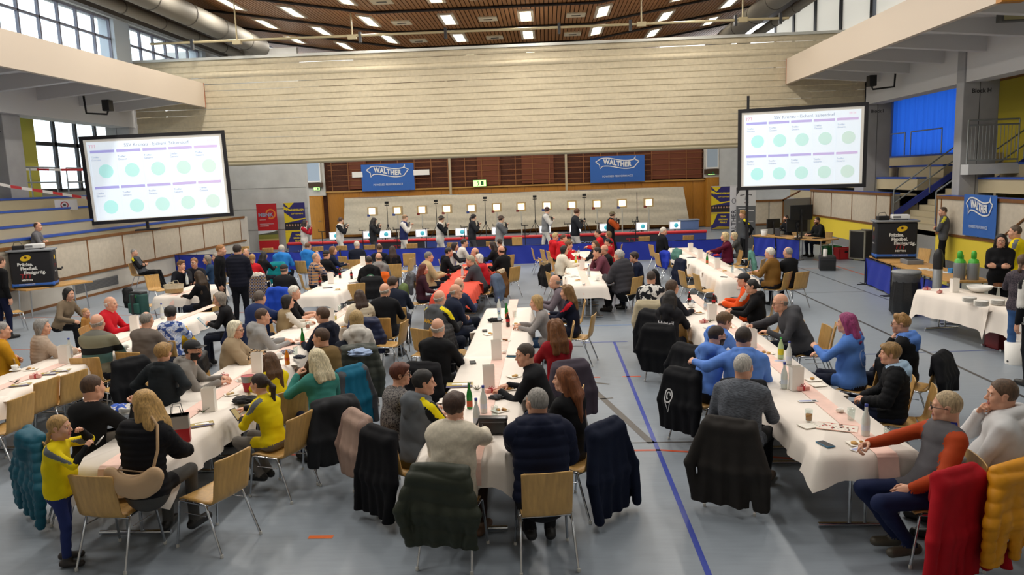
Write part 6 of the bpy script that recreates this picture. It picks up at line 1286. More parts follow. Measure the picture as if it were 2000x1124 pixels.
J('streaked blond', 'olive green quilted coat on the chair of the white hoodie', '#3b3f38', L=.72, w=.5, puff=.10, thick=.055, hoodc=1, skew=.5)
J('long brown haired woman in a cream', 'navy quilted jacket on the chair of the cream jacket', '#1f2745', L=.58, puff=.09, thick=.05, hoodc=1)
JC((-1.92, 11.34), 170, 'chair with the long black quilted coat', 'long black quilted coat on a chair next to the empty one', '#14151a', L=.74, w=.5, puff=.07, thick=.045, skew=.3)
J('auburn haired woman', 'pink beige jacket with a red hem on the nordic sweater chair', '#a48a7c', L=.62, w=.46, thick=.05, lining='#8f7468', accent='#a3222c')
J('dark haired young man', 'long black wool coat on the chair of the yellow striped jacket', '#121216', L=.80, w=.44, thick=.04)
J('brown bobbed', 'dark olive quilted coat on the chair of the cream sweater', '#2b3024', L=.60, w=.54, puff=.105, thick=.045, skew=.5, hoodc=0)
J('bald man in a black sweater', 'black coat on the chair of the bald man in black', '#16161a', L=.62, w=.46, thick=.045)
JC((-1.48, 11.30), 20, 'chair with the tan jacket', 'tan suede jacket on a chair beside the bald man in black', '#86602a', L=.42, w=.44, thick=.04)
J('curly auburn', 'plum grey rain jacket on the chair of the curly haired woman', '#4a424c', L=.66, w=.46, thick=.045, skew=-.2)
J('woman in black with long straight', 'dark navy wool coat on the chair of the long auburn hair', '#151c30', L=.84, w=.52, thick=.045)
J('red haired woman', 'olive green parka on the chair of the striped top', '#5a6a3e', L=.55, w=.46, thick=.04)
J('grey cropped man in a beige', 'charcoal quilted jacket on the chair of the beige jacket', '#4a4b50', L=.5, puff=.05, thick=.035)
J('man with a grey ponytail', 'blue grey fleece jacket on the chair of the grey ponytail', '#56647a', L=.62, w=.46, thick=.04)
J('white haired woman in a red', 'brown suede coat with pale collar on the chair of the red top', '#6a4622', L=.62, w=.42, thick=.04, fur='#b8a68a')
J('balding man in navy', 'dark olive quilted jacket on the chair of the hunched man', '#39403a', L=.72, puff=.06, thick=.045, skew=-.4)
J('short haired man in a black and white', 'cream ribbed fleece jacket on the chair of the mottled shirt', '#b3a78c', L=.66, w=.46, thick=.036, sl=1)
J('brown haired woman with glasses behind', 'black winter coat on the chair next to the cream fleece', '#15161a', L=.72, w=.46, thick=.045)
J('long dark haired person', 'black down coat on the chair of the printed hoodie', '#131417', L=.70, w=.5, thick=.055)
J('brown haired teenager', 'small black jacket on the chair of the bending teenager', '#17181c', L=.50, w=.44, thick=.05)
jm = J('bearded man with glasses in a blue', 'black team jacket with a white crest on the bearded man chair', '#15161a', L=.70, w=.46, thick=.042)
jn = J('dark haired man in a blue hoodie', 'black team jacket with a white feather emblem on a chair', '#16171b', L=.76, w=.48, thick=.042)
for j in (jm, jn):
    V, F = poly_bar([(math.cos(a)*.05, .02 + math.sin(a)*.075) for a in [k*.42 for k in range(16)]], .018); e = MB().add(V, F)
    V, F = poly_bar([(math.cos(a)*.022, .02 + math.sin(a)*.04) for a in [k*.42 for k in range(12)]], .014); e.add(V, F); V, F = poly_bar([(-.03, -.05), (0, -.17), (.03, -.05)], .016); e.add(V, F)
    for i, (dx, dz) in enumerate(((-.12, .56),)): 
        bv = BVHTree.FromPolygons([v.co for v in j.data.vertices], [p.vertices for p in j.data.polygons]); me = e.mesh('emblem')
        for v in me.vertices:
            hit = bv.ray_cast(Vector((v.co.x + dx, -1.2, v.co.y + dz)), Vector((0, 1, 0))); v.co = (v.co.x + dx, (hit[0].y if hit[0] else -.36) - .006, v.co.y + dz)
        meshobj('emblem', me, mat('#d7d7d8', .6), j)
J('grey cropped man in a heathered', 'brown black padded jacket on the chair of the heathered sweater', '#2e2b29', L=.80, w=.56, thick=.034, skew=.2)
jacket(2.80, 5.62, 118, 'bright red fleece jacket on the chair of the grey vest', '#a5121e', L=.80, w=.62, thick=.038)
jacket(3.26, 5.70, 116, 'golden yellow quilted jacket on the chair of the white hoodie', '#d08c10', L=.66, w=.66, puff=.085, thick=.05, accent='#1a1a1c')
J('pink haired', 'black jacket behind the pink haired woman', '#141519', L=.5, w=.44, thick=.04)
J('boy with glasses', 'black team jacket with pale print at the boy in glasses', '#17181c', L=.46, w=.46, thick=.04)
J('dark haired youth with glasses', 'long black coat on the chair of the navy blazer', '#101114', L=.74, w=.46, thick=.05)
J('dark bobbed woman', 'black parka with fur hood on the chair of the cream sweater', '#1c1b1c', L=.6, w=.44, thick=.05, fur='#8a7450')
J('white haired man in a bright blue', 'turquoise jacket on the chair of the bright blue jacket', '#117f86', L=.62, w=.44, thick=.05)
J('man wearing a black cap backwards', 'royal blue jacket on the chair of the backwards cap', '#2348b4', L=.5, w=.46, thick=.06, hoodc=1)
J('man in a black sweater with a bald', 'black padded coat on the chair of the bald patch', '#15161a', L=.6, puff=.08, thick=.05)
J('man in a black hoodie with a round', 'black jacket on the chair of the round back print', '#1a1b1e', L=.5, thick=.05)
J('balding man in a grey hoodie', 'orange jacket on the chair of the grey hoodie', '#d8601c', L=.34, w=.42, thick=.05, sl=0)
J('grey haired man in a blue jacket', 'dark blue jacket behind the grey haired man in blue', '#1c2540', L=.5, thick=.045)
JC((-7.43, 19.07), 80, 'chair with the plaid shirt and white hood', 'brown plaid shirt jacket with a white hood on a chair', '#6e5638', L=.62, w=.44, thick=.05, pat='plaid', fur='#ddd8cc')
JC((-9.38, 16.78), 30, 'chair with the black coat and backpack', 'black hooded coat on the chair with the green backpack', '#1b1c1e', L=.40, w=.5, thick=.055, hoodc=1)
for px, b, cl, jl, c, k in (((3.55, 21.51), 20, 'far row chair with a royal blue jacket', 'royal blue jacket on a chair of the far row', '#2338a8', dict(L=.46, hoodc=1)), ((3.65, 19.46), 15, 'far row chair with a navy jacket', 'navy jacket with white buttons on a chair of the far row', '#161c30', dict(L=.66)), ((4.02, 22.03), 10, 'far row chair with a sea green jacket', 'sea green jacket on a chair of the far row', '#4f7a70', dict(L=.3)), ((5.25, 20.85), 165, 'chair with the pale teal jacket', 'pale teal jacket on a chair opposite the far row', '#5f8f82', dict(L=.5))):
    JC(px, b, cl, jl, c, thick=.05, **k)
for px, b, l in (((-3.71, 5.89), 82, 'beech chair under the blond woman in the black quilted coat'), ((-3.00, 6.16), 158, 'empty beech chair behind the girl with the dark ponytail'), ((-6.29, 8.03), 175, 'empty beech chair cut by the frame at the window-side row'), ((-6.48, 8.77), 172, 'second empty beech chair of the window-side row'), ((-6.35, 9.15), 165, 'third empty beech chair at the window-side row beside the black coat'),
                 ((-2.66, 12.07), 172, 'empty beech chair beside the long black quilted coat'), ((-4.53, 17.02), 120, 'empty beech chair at the near end of the row before the blue jackets'), ((-4.32, 22.12), 165, 'empty beech chair turned from the row before the blue jackets'), ((-4.48, 23.88), 100, 'empty beech chair behind the turned one near the barriers'), ((-6.35, 23.49), 60, 'empty beech chair between navy jacket and dark coat'),
                 ((0.22, 17.92), 15, 'empty beech chair at the near corner of the red jackets row'), ((-0.01, 21.14), 10, 'empty beech chair with the fur parka beside it'), ((-0.27, 24.12), 8, 'empty beech chair behind the red tracksuits'), ((3.32, 21.56), 12, 'empty beech chair with its back to the aisle at the far row'), ((3.87, 24.70), 12, 'empty beech chair behind the black suit'), ((3.31, 17.51), 12, 'empty beech chair at the far row beside the navy jacket'), ((3.52, 16.84), 10, 'empty beech chair at the near corner of the far row'),
                 ((5.21, 19.43), 150, 'empty beech chair beside the corduroy jacket'), ((5.09, 22.15), 165, 'empty beech chair past the burgundy sweater'), ((2.02, 11.58), 30, 'empty beech chair between printed hoodie and blue hoodies'), ((2.21, 11.70), 25, 'empty beech chair hidden behind the one by the printed hoodie'), ((3.52, 11.42), 175, 'empty beech chair in front of the dark grey hoodie'), ((3.88, 11.04), 160, 'empty beech chair seen from its side by the dark grey hoodie'), ((3.73, 13.49), 165, 'empty beech chair beside the woman with the bun'),
                 ((-12.31, 16.40), 45, 'beech chair beside the wooden table of the printed box'), ((-1.18, 29.06), 85, 'empty beech chair behind the laughing youth'), ((-10.49, 19.54), 330, 'beech chair behind the woven basket'), ((9.85, 20.56), 200, 'beech chair beside the man in the stair opening'), ((3.61, 8.14), 165, 'empty beech chair behind the teenager in black'), ((-11.76, 28.61), 100, 'beech chair behind the standing quilted jacket')): chair(px[0], px[1], b, l)
# ---------------------------------------------------------------- things on the tables
def lathe_thing(name, cat, loc, parts, label, group=None):
    t = empty(name, loc, 0, label, cat, group)
    for pn, prof, m in parts: MB().lathe(prof, 14).build(pn, m, t)
    return t
TZ = .756; GL = mat('#f3f7f6', glass=True, name='clear_glass'); PET = mat('#d5e0e2', glass=True); GRN = mat('#1d7a2c', .15, name='green_glass'); COLA = mat('#2a120c', .2); CLR = mat('#d3d9d3', .12, name='filled_glass')
def bottle(px, kind, label):
    x, y = px; g = 'bottles on the tables'
    if kind == 'water': P_ = [('body', [(.033, 0), (.035, .01), (.035, .14), (.030, .175), (.014, .225), (.0135, .265)], CLR), ('cap', [(.0145, .262), (.015, .285), (.001, .286)], mat('#2a3a8c', .4)), ('paper_label', [(.0355, .05), (.0355, .10)], mat('#c9d2dc', .6))]
    elif kind == 'green': P_ = [('body', [(.030, 0), (.031, .01), (.031, .13), (.026, .165), (.013, .215), (.0125, .255)], GRN), ('cap', [(.0135, .25), (.0138, .268), (.001, .269)], mat('#2e6a34', .4)), ('paper_label', [(.0316, .02), (.0316, .085)], mat('#b8542a', .6))]
    elif kind == 'cola': P_ = [('body', [(.030, 0), (.033, .01), (.030, .06), (.033, .10), (.032, .14), (.013, .19), (.0125, .215)], COLA), ('cap', [(.014, .212), (.0142, .232), (.001, .233)], mat('#b3141c', .4)), ('paper_label', [(.0336, .085), (.0336, .125)], mat('#b3141c', .5))]
    elif kind == 'lemon': P_ = [('body', [(.033, 0), (.036, .01), (.035, .16), (.014, .225), (.013, .25)], mat('#bcd39a', .15)), ('cap', [(.0145, .248), (.015, .268), (.001, .269)], mat('#2a9a3c', .4)), ('paper_label', [(.0365, .05), (.0365, .125)], mat('#d8cc20', .5))]
    elif kind == 'orange': P_ = [('body', [(.030, 0), (.032, .01), (.031, .12), (.013, .175), (.0125, .20)], mat('#d9801c', .15)), ('cap', [(.0135, .197), (.014, .215), (.001, .216)], mat('#d9d9d9', .4)), ('paper_label', [(.0327, .06), (.0327, .10)], mat('#c8501c', .5))]
    else: P_ = [('body', [(.028, 0), (.030, .01), (.029, .11), (.013, .16), (.0125, .185)], PET), ('cap', [(.0135, .183), (.014, .20), (.001, .201)], mat('#2a56b0', .4)), ('paper_label', [(.0306, .05), (.0306, .085)], mat('#c0ccd8', .5))]
    return lathe_thing('drink_bottle', 'bottle', (x, y, TZ), P_, label, g)
for px, k, l in (((-0.86, 7.49), 'green', 'green glass bottle with an orange label on the middle row'), ((-0.70, 7.33), 'water', 'tall clear water bottle behind the black handbag'), ((-0.73, 6.89), 'water', 'clear water bottle nearest the cream sweater'), ((-0.74, 12.45), 'green', 'green bottle at the far end of the middle row'), ((-0.90, 12.96), 'water', 'clear bottle at the far end of the middle row'), ((-0.68, 11.74), 'cola', 'cola bottle at the far end of the middle row'), ((-0.84, 12.10), 'pet', 'small plastic bottle beside the black cap on the middle row'),
                 ((2.73, 6.48), 'water', 'tall clear water bottle before the grey vest'), ((2.85, 9.30), 'lemon', 'plastic lemonade bottle with a green cap'), ((2.86, 9.01), 'water', 'clear bottle behind the lemonade bottle'), ((2.49, 7.99), 'water', 'clear bottle with a red cap beside the pine sprig'), ((2.47, 13.34), 'cola', 'cola bottle at the far end of the blue hoodie row'), ((2.65, 12.84), 'pet', 'water bottle at the far end of the blue hoodie row'), ((2.84, 13.07), 'cola', 'red capped bottle at the far end of the blue hoodie row'),
                 ((-3.64, 10.66), 'green', 'green beer bottle at the white curly woman'), ((-3.49, 9.55), 'orange', 'orange lemonade bottle at the yellow jersey girls'), ((-6.92, 10.28), 'water', 'clear water bottle at the beige quilted jacket'), ((-7.13, 13.31), 'water', 'clear bottle beyond the floral blouse'), ((-5.25, 18.51), 'cola', 'cola bottle in front of the plaid shirt'), ((-5.36, 17.19), 'cola', 'cola bottle at the near end before the plaid shirt'), ((-4.89, 18.25), 'cola', 'cola bottle further along the plaid shirt row'), ((-9.00, 18.15), 'water', 'clear bottle behind the woven basket'),
                 ((0.92, 17.50), 'water', 'clear bottle at the near end of the red jackets row'), ((0.71, 19.93), 'lemon', 'yellow juice bottle before the cream sweater'), ((0.82, 20.38), 'cola', 'dark red bottle before the plum sweater'), ((4.03, 19.33), 'green', 'green bottle on the far row'), ((4.23, 17.52), 'pet', 'water bottle before the corduroy jacket'), ((-2.41, 17.74), 'cola', 'soft drink bottle on the red cloth'), ((-2.11, 18.05), 'water', 'white bottle on the red cloth'), ((0.91, 22.99), 'pet', 'clear bottle among the red jackets')): bottle(px, k, l)
def glass(px, fill, label):
    P_ = [('body', [(.026, 0), (.030, .004), (.035, .115), (.033, .115), (.028, .008)], GL)]
    if fill: P_.append(('drink', [(.001, .008), (.027, .009), (.0305, .068), (.001, .069)], mat(fill, .1)))
    return lathe_thing('drinking_glass', 'glass', (px[0], px[1], TZ), P_, label, 'glasses on the tables')
for px, f, l in (((2.38, 6.89), '#c9822c', 'glass of amber drink beyond the black phone'), ((2.77, 6.90), None, 'empty glass among the sweets before the grey vest'), ((2.85, 6.32), '#b5651c', 'glass of amber drink in the hand of the grey vest'), ((-0.58, 7.17), None, 'empty tumbler behind the handbag'), ((-0.69, 8.35), None, 'small empty tumbler beside the paper bag'), ((-3.67, 9.30), None, 'empty tumbler beside the tall paper bag'), ((-3.58, 10.14), None, 'glass mug beside the green beer bottle'), ((-3.99, 11.98), '#a8481c', 'glass of red tea by the black polo'), ((-3.74, 12.71), '#d8b838', 'glass of apple juice by the raspberry collar'), ((-3.90, 13.59), None, 'tall glass by the small paper bag'), ((-3.82, 13.69), None, 'second tall glass by the small paper bag'), ((-0.61, 12.53), None, 'tumbler at the far end of the middle row')): glass(px, f, l)
def cup(px, label):
    t = lathe_thing('coffee_cup', 'cup', (px[0], px[1], TZ), [('saucer', [(.03, 0), (.07, .012), (.069, .016), (.03, .005)], WHITE), ('body', [(.022, .008), (.038, .03), (.042, .075), (.039, .075), (.03, .02)], WHITE), ('coffee', [(.001, .055), (.037, .056)], mat('#3a2314', .2))], label, 'coffee cups'); MB().tube([(.04, 0, .062), (.062, 0, .055), (.06, 0, .035), (.038, 0, .03)], .005, 6).build('handle', WHITE, t)
for px, l in (((-7.22, 9.55), 'white coffee cup at the mustard jacket'), ((2.45, 13.08), 'white coffee cup at the far end of the blue hoodie row'), ((1.06, 16.77), 'white coffee cup at the grey quilted coat'), ((2.88, 11.22), 'white coffee cup at the dark grey hoodie'), ((-6.35, 10.70), 'white coffee cup beyond the striped sweater'), ((-3.73, 9.91), 'white coffee cup by the tall paper bag')): cup(px, l)
def bag(px, label, s=1.0, rot=8):
    t = empty('paper_bag', (px[0], px[1], .752), R_(rot), label, 'paper bag', 'white paper lantern bags'); w, d, h = .065*s, .045*s, .25*s
    b = MB(); V = [(-w, -d, 0), (w, -d, 0), (w, d, 0), (-w, d, 0)]; n = 8
    for z, k in ((h*.5, .97), (h, 1.02)): V += [(-w*k, -d*k, z), (w*k, -d*k, z), (w*k, d*k, z), (-w*k, d*k, z)]
    F = [(0, 3, 2, 1)] + [(4*j+i, 4*j+(i+1) % 4, 4*j+4+(i+1) % 4, 4*j+4+i) for j in (0, 1) for i in range(4)]
    b.add(V, F)
    for s_ in (-1, 1):
        for i in range(n): x0 = -w*1.02 + 2.04*w*i/n; b.add([(x0, s_*d*1.02, h), (x0 + 2.04*w/n, s_*d*1.02, h), (x0 + 1.02*w/n, s_*d*1.02, h + .010)], [(0, 1, 2)])
    b.build('body', mat('#f1ece4', .8, name='bag_paper'), t); MB().add([(w*.98, -d, 0), (w*.985, 0, h*.98), (w*.5, 0, h*.9)], [(0, 1, 2)]).build('side_fold', PAPER, t)
for px, l in (((-0.72, 8.28), 'white paper bag nearest on the middle row'), ((-0.72, 9.59), 'second white paper bag on the middle row'), ((-0.79, 10.81), 'third white paper bag on the middle row'), ((-3.65, 7.59), 'white paper bag next to the striped scarf'), ((-3.75, 9.19), 'tall white paper bag behind the girl with loose hair'), ((-3.74, 12.44), 'small white paper bag at the raspberry collar'), ((2.60, 7.94), 'white paper bag behind the pine sprig'), ((2.65, 9.93), 'white paper bag before the arm over the chair'), ((2.56, 11.89), 'white paper bag at the woman with the bun'), ((-6.78, 9.94), 'white paper bag at the beige quilted jacket'), ((-7.05, 12.23), 'white paper bag at the red pullover'), ((-5.21, 17.57), 'white paper bag before the plaid shirt'), ((-5.37, 21.39), 'white paper bag beside the round back print'), ((0.82, 18.77), 'white paper bag at the plum sweater'), ((4.19, 22.43), 'farthest white paper bag on the far row'), ((4.08, 20.50), 'middle white paper bag on the far row'), ((4.06, 18.32), 'nearest white paper bag on the far row'), ((7.39, 13.98), 'white paper bag on the buffet')): bag(px, l)
def flat(name, cat, px, w, d, h, col, label, rot=0, parts=(), z=TZ, rough=.6):
    t = empty(name, (px[0], px[1], z), R_(rot), label, cat); MB().box(-w/2, w/2, -d/2, d/2, 0, h, b=min(.004, h*.3)).build('body', mat(col, rough), t)
    for pn, x0, x1, y0, y1, z0, z1, c in parts: box(pn, x0, x1, y0, y1, z0, z1, mat(c, .5), t)
    return t
for px, l, r in (((2.31, 6.27), 'black smartphone near the corner of the blue hoodie row', 20), ((-1.02, 9.44), 'dark smartphone at the bald man in black', 10), ((-1.03, 11.46), 'smartphone at the yellow striped hoodie', 5), ((-0.52, 9.73), 'blue smartphone next to the listening man', 80), ((-4.06, 8.81), 'black smartphone at the bearded man', 70), ((-6.69, 10.13), 'navy phone at the striped sweater', 60), ((3.87, 16.78), 'black phone at the near end of the far row', 50)): flat('smartphone', 'phone', px, .078, .155, .009, '#17181c' if 'blue' not in l else '#2a6a8c', l, r, [('screen', -.034, .034, -.07, .07, .009, .0095, '#0c0d10')], rough=.25)
# pine sprigs, square plates with crumbs, gift boxes, papers
def sprig(px, label, seed=1):
    r = random.Random(seed); t = empty('pine_sprig', (px[0], px[1], TZ), 0, label, 'pine sprig'); b = MB(); st_ = MB()
    for k in range(6):
        a = r.random()*6.28; L = .05 + .03*r.random(); d = Vector((math.cos(a), math.sin(a), .35 + .5*r.random())).normalized(); st_.tube([(0, 0, .008), d*L], .002, 4)
        for q in range(16):
            p = d * L * (q/16); n = Vector((r.uniform(-1, 1), r.uniform(-1, 1), r.uniform(-.2, 1))).normalized()*.022; s_ = d.cross(n).normalized()*.0018; b.add([p - s_, p + s_, p + n + d*.01], [(0, 1, 2)])
    st_.build('twig', mat('#4a3420', .8), t); n_ = b.build('needles', mat('#33552a', .7, pat='leaf'), t); n_['kind'] = 'stuff'
for i, (px, l) in enumerate((((-3.69, 7.51), 'green pine sprig beside the paper bag at the yellow jersey girls'), ((2.52, 8.11), 'green pine sprig beside the pink box on the blue hoodie row'), ((2.48, 11.72), 'green pine sprig at the bending teenager'), ((-0.84, 8.15), 'green pine sprig behind the green bottle'), ((-6.75, 8.90), 'pine sprig on the brochures of the window-side row'))): sprig(px, l, i)
def plate(px, label, food, rot=20, seed=0, w=.15):
    r = random.Random(seed); t = empty('paper_plate', (px[0], px[1], TZ), R_(rot), label, 'plate', 'square paper plates'); MB().box(-w/2, w/2, -w*.42, w*.42, 0, .004).box(-w/2 - .004, -w/2 + .006, -w*.42, w*.42, .003, .009).box(w/2 - .006, w/2 + .004, -w*.42, w*.42, .003, .009).build('dish', mat('#efe9dd', .6), t)
    for k in range(food):
        MB().ball((0, 0, 0), .016 + .012*r.random(), 8, (1, 1.3, .55)).build('cookie', mat(r.choice(('#c79a5a', '#b5803c', '#d8b98a', '#8a5a30')), .8), t, (r.uniform(-.04, .04), r.uniform(-.035, .035), .013))
for i, (px, l, f, ro) in enumerate((((-0.49, 8.17), 'paper plate with a roll near the listening man', 3, 15), ((-0.54, 7.39), 'paper plate of crumbs before the quilted parka', 6, 40), ((2.58, 6.28), 'paper plate with a pastry before the grey vest', 3, 5), ((2.90, 8.29), 'paper plate beside the paper bag of the blue hoodies', 2, 10), ((2.88, 8.08), 'empty paper plate behind the pink box', 0, 10), ((-0.94, 11.18), 'paper plate with a cookie on the middle row', 3, 30), ((2.33, 6.75), 'paper plate under the amber glass', 0, 20), ((-0.54, 11.94), 'paper plate with cookies at the blond bob', 3, 0), ((2.47, 12.48), 'paper plate at the printed hoodie', 4, 30), ((2.75, 12.21), 'paper plate behind the bag of the woman with the bun', 3, 20), ((-4.76, 18.41), 'paper plate in the plaid shirt row', 3, 20), ((4.33, 19.60), 'paper plate with pretzels on the far row', 5, 10), ((4.48, 18.66), 'paper plate at the corduroy jacket', 4, 10), ((0.63, 16.85), 'paper plate of dark sweets at the near end of the red jackets row', 8, 0), ((-2.09, 18.43), 'paper plate of cake on the red cloth', 4, 0), ((2.77, 9.58), 'paper plate under the white cups', 2, 0))): plate(px, l, f, ro, i)
def giftbox(px, label, rot=15):
    t = flat('gift_box', 'gift box', px, .13, .05, .04, '#e3a59a', label, rot); box('ribbon', -.01, .01, -.027, .027, -.001, .042, mat('#b8202a', .5), t); MB().tube([(0, 0, .042), (.02, .01, .07), (.03, 0, .045), (0, 0, .042), (-.02, -.01, .07), (-.03, 0, .045), (0, 0, .042)], .004, 5).build('bow', mat('#b8202a', .5), t)
for px, l, r in (((2.66, 7.90), 'pink gift box with a red bow beside the pine sprig', 10), ((-0.68, 8.06), 'pink gift box with a red bow behind the gloves', 30), ((-6.65, 9.14), 'pink gift box with a red bow on the window-side row', 20), ((-4.09, 8.93), 'small pink gift box at the bearded man', 50), ((2.39, 11.69), 'pink gift box at the printed hoodie', 20), ((7.05, 14.29), 'pink wrapped sweets box on the buffet', 0), ((7.09, 13.90), 'second pink wrapped sweets box on the buffet', 40)): giftbox(px, l, r)
def leaflet(px, w, d, col, label, rot=0, marks=()):
    t = empty('leaflet', (px[0], px[1], TZ), R_(rot), label, 'paper'); box('sheet', -w/2, w/2, -d/2, d/2, 0, .003, mat(col, .5), t)
    for x0, x1, y0, y1, c in marks: box('print', x0*w, x1*w, y0*d, y1*d, .003, .0036, mat(c, .6), t)
    return t
MG = ((-.5, .5, -.5, -.2, '#2c2a5a'), (-.3, .3, .0, .3, '#f2f2f0'), (-.45, -.1, -.15, .05, '#b39a3c'), (.1, .45, -.15, -.02, '#d8d8dc'))
lf = leaflet((-1.07, 8.38), .30, .22, '#a8924a', 'gold and violet programme magazine at the bald man in black', 4, MG); text('lettering', 'DINAL', .055, mat('#23234a', .6), lf, (.11, .02, .0042), (0, 0, R_(-90)), bold=.002)
for i, (px, l, r) in enumerate((((-3.52, 7.12), 'gold programme leaflet by the blond woman', 30), ((-6.55, 9.49), 'gold programme leaflets before the paper bag', 15), ((-6.61, 8.80), 'heap of gold and violet leaflets at the mustard jacket', 20), ((-6.61, 9.34), 'opened gold leaflet of the window-side row', 10), ((-3.82, 10.82), 'dark programme leaflet by the green beer bottle', 30), ((-5.07, 16.81), 'dark leaflets at the near end of the plaid shirt row', 25), ((-4.67, 17.57), 'dark leaflet in the plaid shirt row', 30), ((3.86, 23.06), 'blue leaflet at the black suit', 0), ((3.91, 20.84), 'dark leaflet on the far row', 20), ((0.56, 17.57), 'blue and white leaflet on the red jackets row', 30), ((2.42, 11.28), 'grey leaflet at the bending teenager', 10), ((-3.76, 8.81), 'white paper sign at the girl with the ponytail', 40))): leaflet(px, .22, .15, ('#a8924a', '#2b2b38', '#d8d5cc')[0 if i < 4 else 1 if i < 9 else 2], l, r, MG if i < 4 else ((-.3, .3, -.2, .2, '#7a7468'),))
for px, l, r in (((2.58, 7.51), 'white printed place card on the pink runner', 3), ((2.83, 9.17), 'white card with blue print behind the clear bottles', 0), ((2.56, 6.17), 'white printed card behind the pastry plate', 30)): leaflet(px, .19, .07, '#e9e8e4', l, r, ((-.45, .2, -.3, .3, '#9aa0c8'), (.25, .45, -.3, .3, '#3a3a44')))
nt_ = leaflet((2.57, 6.70), .34, .20, '#e9ddd0', 'large orange edged game sheet with small pieces before the grey vest', -25, ((-.5, .5, -.5, -.46, '#c8562c'), (-.5, .5, .46, .5, '#c8562c')))
for k in range(26): box('game_piece', (a_ := rnd.uniform(-.14, .14)), a_ + .018, (b_ := rnd.uniform(-.08, .08)), b_ + .012, .003, .007, mat(rnd.choice(('#b8302a', '#3a2a24', '#efe9df', '#8a4a30')), .6), nt_)
nk = empty('crumpled_napkin', (*(-0.58, 6.50), TZ), 0, 'crumpled white napkin before the black handbag', 'napkin'); bm = bmesh.new(); bmesh.ops.create_icosphere(bm, subdivisions=2, radius=.045)
for v in bm.verts: v.co *= .6 + .7*abs(noise.noise(v.co*30)); v.co.z = max(0, v.co.z*.8 + .02)
me = bpy.data.meshes.new('napkin'); bm.to_mesh(me); bm.free(); meshobj('paper', me, PAPER, nk); me_napkin = me
# black handbag
hb_ = empty('handbag', (*(-0.56, 6.71), TZ), R_(-4), 'black leather handbag standing on the middle row', 'handbag'); MB().box(-.13, .13, -.045, .045, 0, .15, b=.02).build('body', mat('#141416', .35), hb_); MB().box(-.135, .135, -.05, .05, .115, .158, b=.012).build('flap', mat('#1a1a1d', .3), hb_); MB().tube([(-.09, -.052, .03), (-.09, -.053, .10)], .004, 6).build('zip', STEEL, hb_); MB().tube([(-.13, 0, .13), (-.19, -.05, .02), (-.12, -.12, .004), (-.02, -.09, .004)], .009, 6).build('strap', mat('#141416', .4), hb_); MB().tube([(-.11, -.05, .118), (.11, -.05, .118)], .003, 5).build('zip', mat('#6a6a6c', .4, .6), hb_)
def fabric_heap(name, cat, px, label, col, s=1, pat=None, z=TZ):
    bm = bmesh.new(); bmesh.ops.create_icosphere(bm, subdivisions=4, radius=.10*s); sd = rnd.random()*50
    for v in bm.verts:
        n = v.co.normalized(); k = 1 + .35*noise.noise(n*2.2 + Vector((sd, 0, 0))) + .14*noise.noise(n*6 + Vector((0, sd, 0))); v.co = Vector((n.x*.12*k, n.y*.085*k, max(-.0, (n.z*.5 + .35)*.075*k)))*s
    me = bpy.data.meshes.new(name); bm.to_mesh(me); bm.free(); me.polygons.foreach_set('use_smooth', [True]*len(me.polygons)); o = meshobj(name, me, mat(col, .8, pat=pat or 'cloth', col2='#d8d4cc' if pat else None, scale=3), None, (px[0], px[1], z)); return tag(o, label, cat)
fabric_heap('scarf', 'scarf', (-3.38, 7.85), 'black and white striped scarf heaped by the yellow jersey girl', '#1a1a1c', 1.05, 'stripes'); fabric_heap('gloves', 'gloves', (-0.61, 7.82), 'grey knitted gloves before the pine sprig', '#3a3a3d', .65); fabric_heap('cap', 'cap', (-0.91, 12.20), 'black cap lying at the far end of the middle row', '#141417', .95); fabric_heap('wool_hat', 'hat', (4.65, 21.04), 'red and white woolly hat on the far row', '#b81d2c', .8); fabric_heap('scarf', 'scarf', (-3.44, 9.89), 'dark camera case at the platinum blond woman', '#1c2030', .7); fabric_heap('chocolates', 'sweets', (-3.73, 10.22), 'heap of blue wrapped sweets at the white curly woman', '#3a3566', .8, 'speckle')
fabric_heap('colourful_jacket', 'jacket', (-5.01, 8.30), 'blue and neon yellow jacket at the fist of the black sweater', '#2a56b8', 1.6, 'blotch', .52)
# popcorn tubs and shopping bag
def tub(px, label, s=1.0):
    t = empty('popcorn_tub', (px[0], px[1], TZ), 0, label, 'paper tub'); MB().lathe([(.045*s, 0), (.062*s, .15*s), (.058*s, .15*s)], 14).build('body', mat('#a81e2a', .5), t); MB().lathe([(.0555*s, .09*s), (.063*s, .152*s)], 14, close=False).build('grey_band', mat('#8f9094', .5), t)
tub((-3.52, 8.32), 'red and grey paper tub at the girl with the ponytail', 1.2)
def carrier(px, label, z, rot, s=1.0):
    t = empty('gift_carrier', (px[0], px[1], z), R_(rot), label, 'carrier bag'); b = MB(); w, d, h = .10*s, .05*s, .26*s
    box('lower_band', -w, w, -d, d, 0, h*.5, mat('#b01a24', .4), t); box('upper_band', -w*1.01, w*1.01, -d*1.01, d*1.01, h*.5, h, mat('#a9a7a2', .4), t); box('dark_edge', -w*1.02, w*1.02, -d*1.02, d*1.02, h*.97, h*1.0, BLACK, t)
    for y in (-d, d): MB().tube([(-w*.5, y, h), (-w*.35, y, h*1.35), (w*.35, y, h*1.35), (w*.5, y, h)], .004, 5).build('handle', BLACK, t)
carrier((-3.51, 6.63), 'red and grey carrier bag on the table behind the blond woman', TZ, 20); carrier((-4.29, 6.85), 'red and grey carrier bag held between the girl and the blond woman', .55, 40)
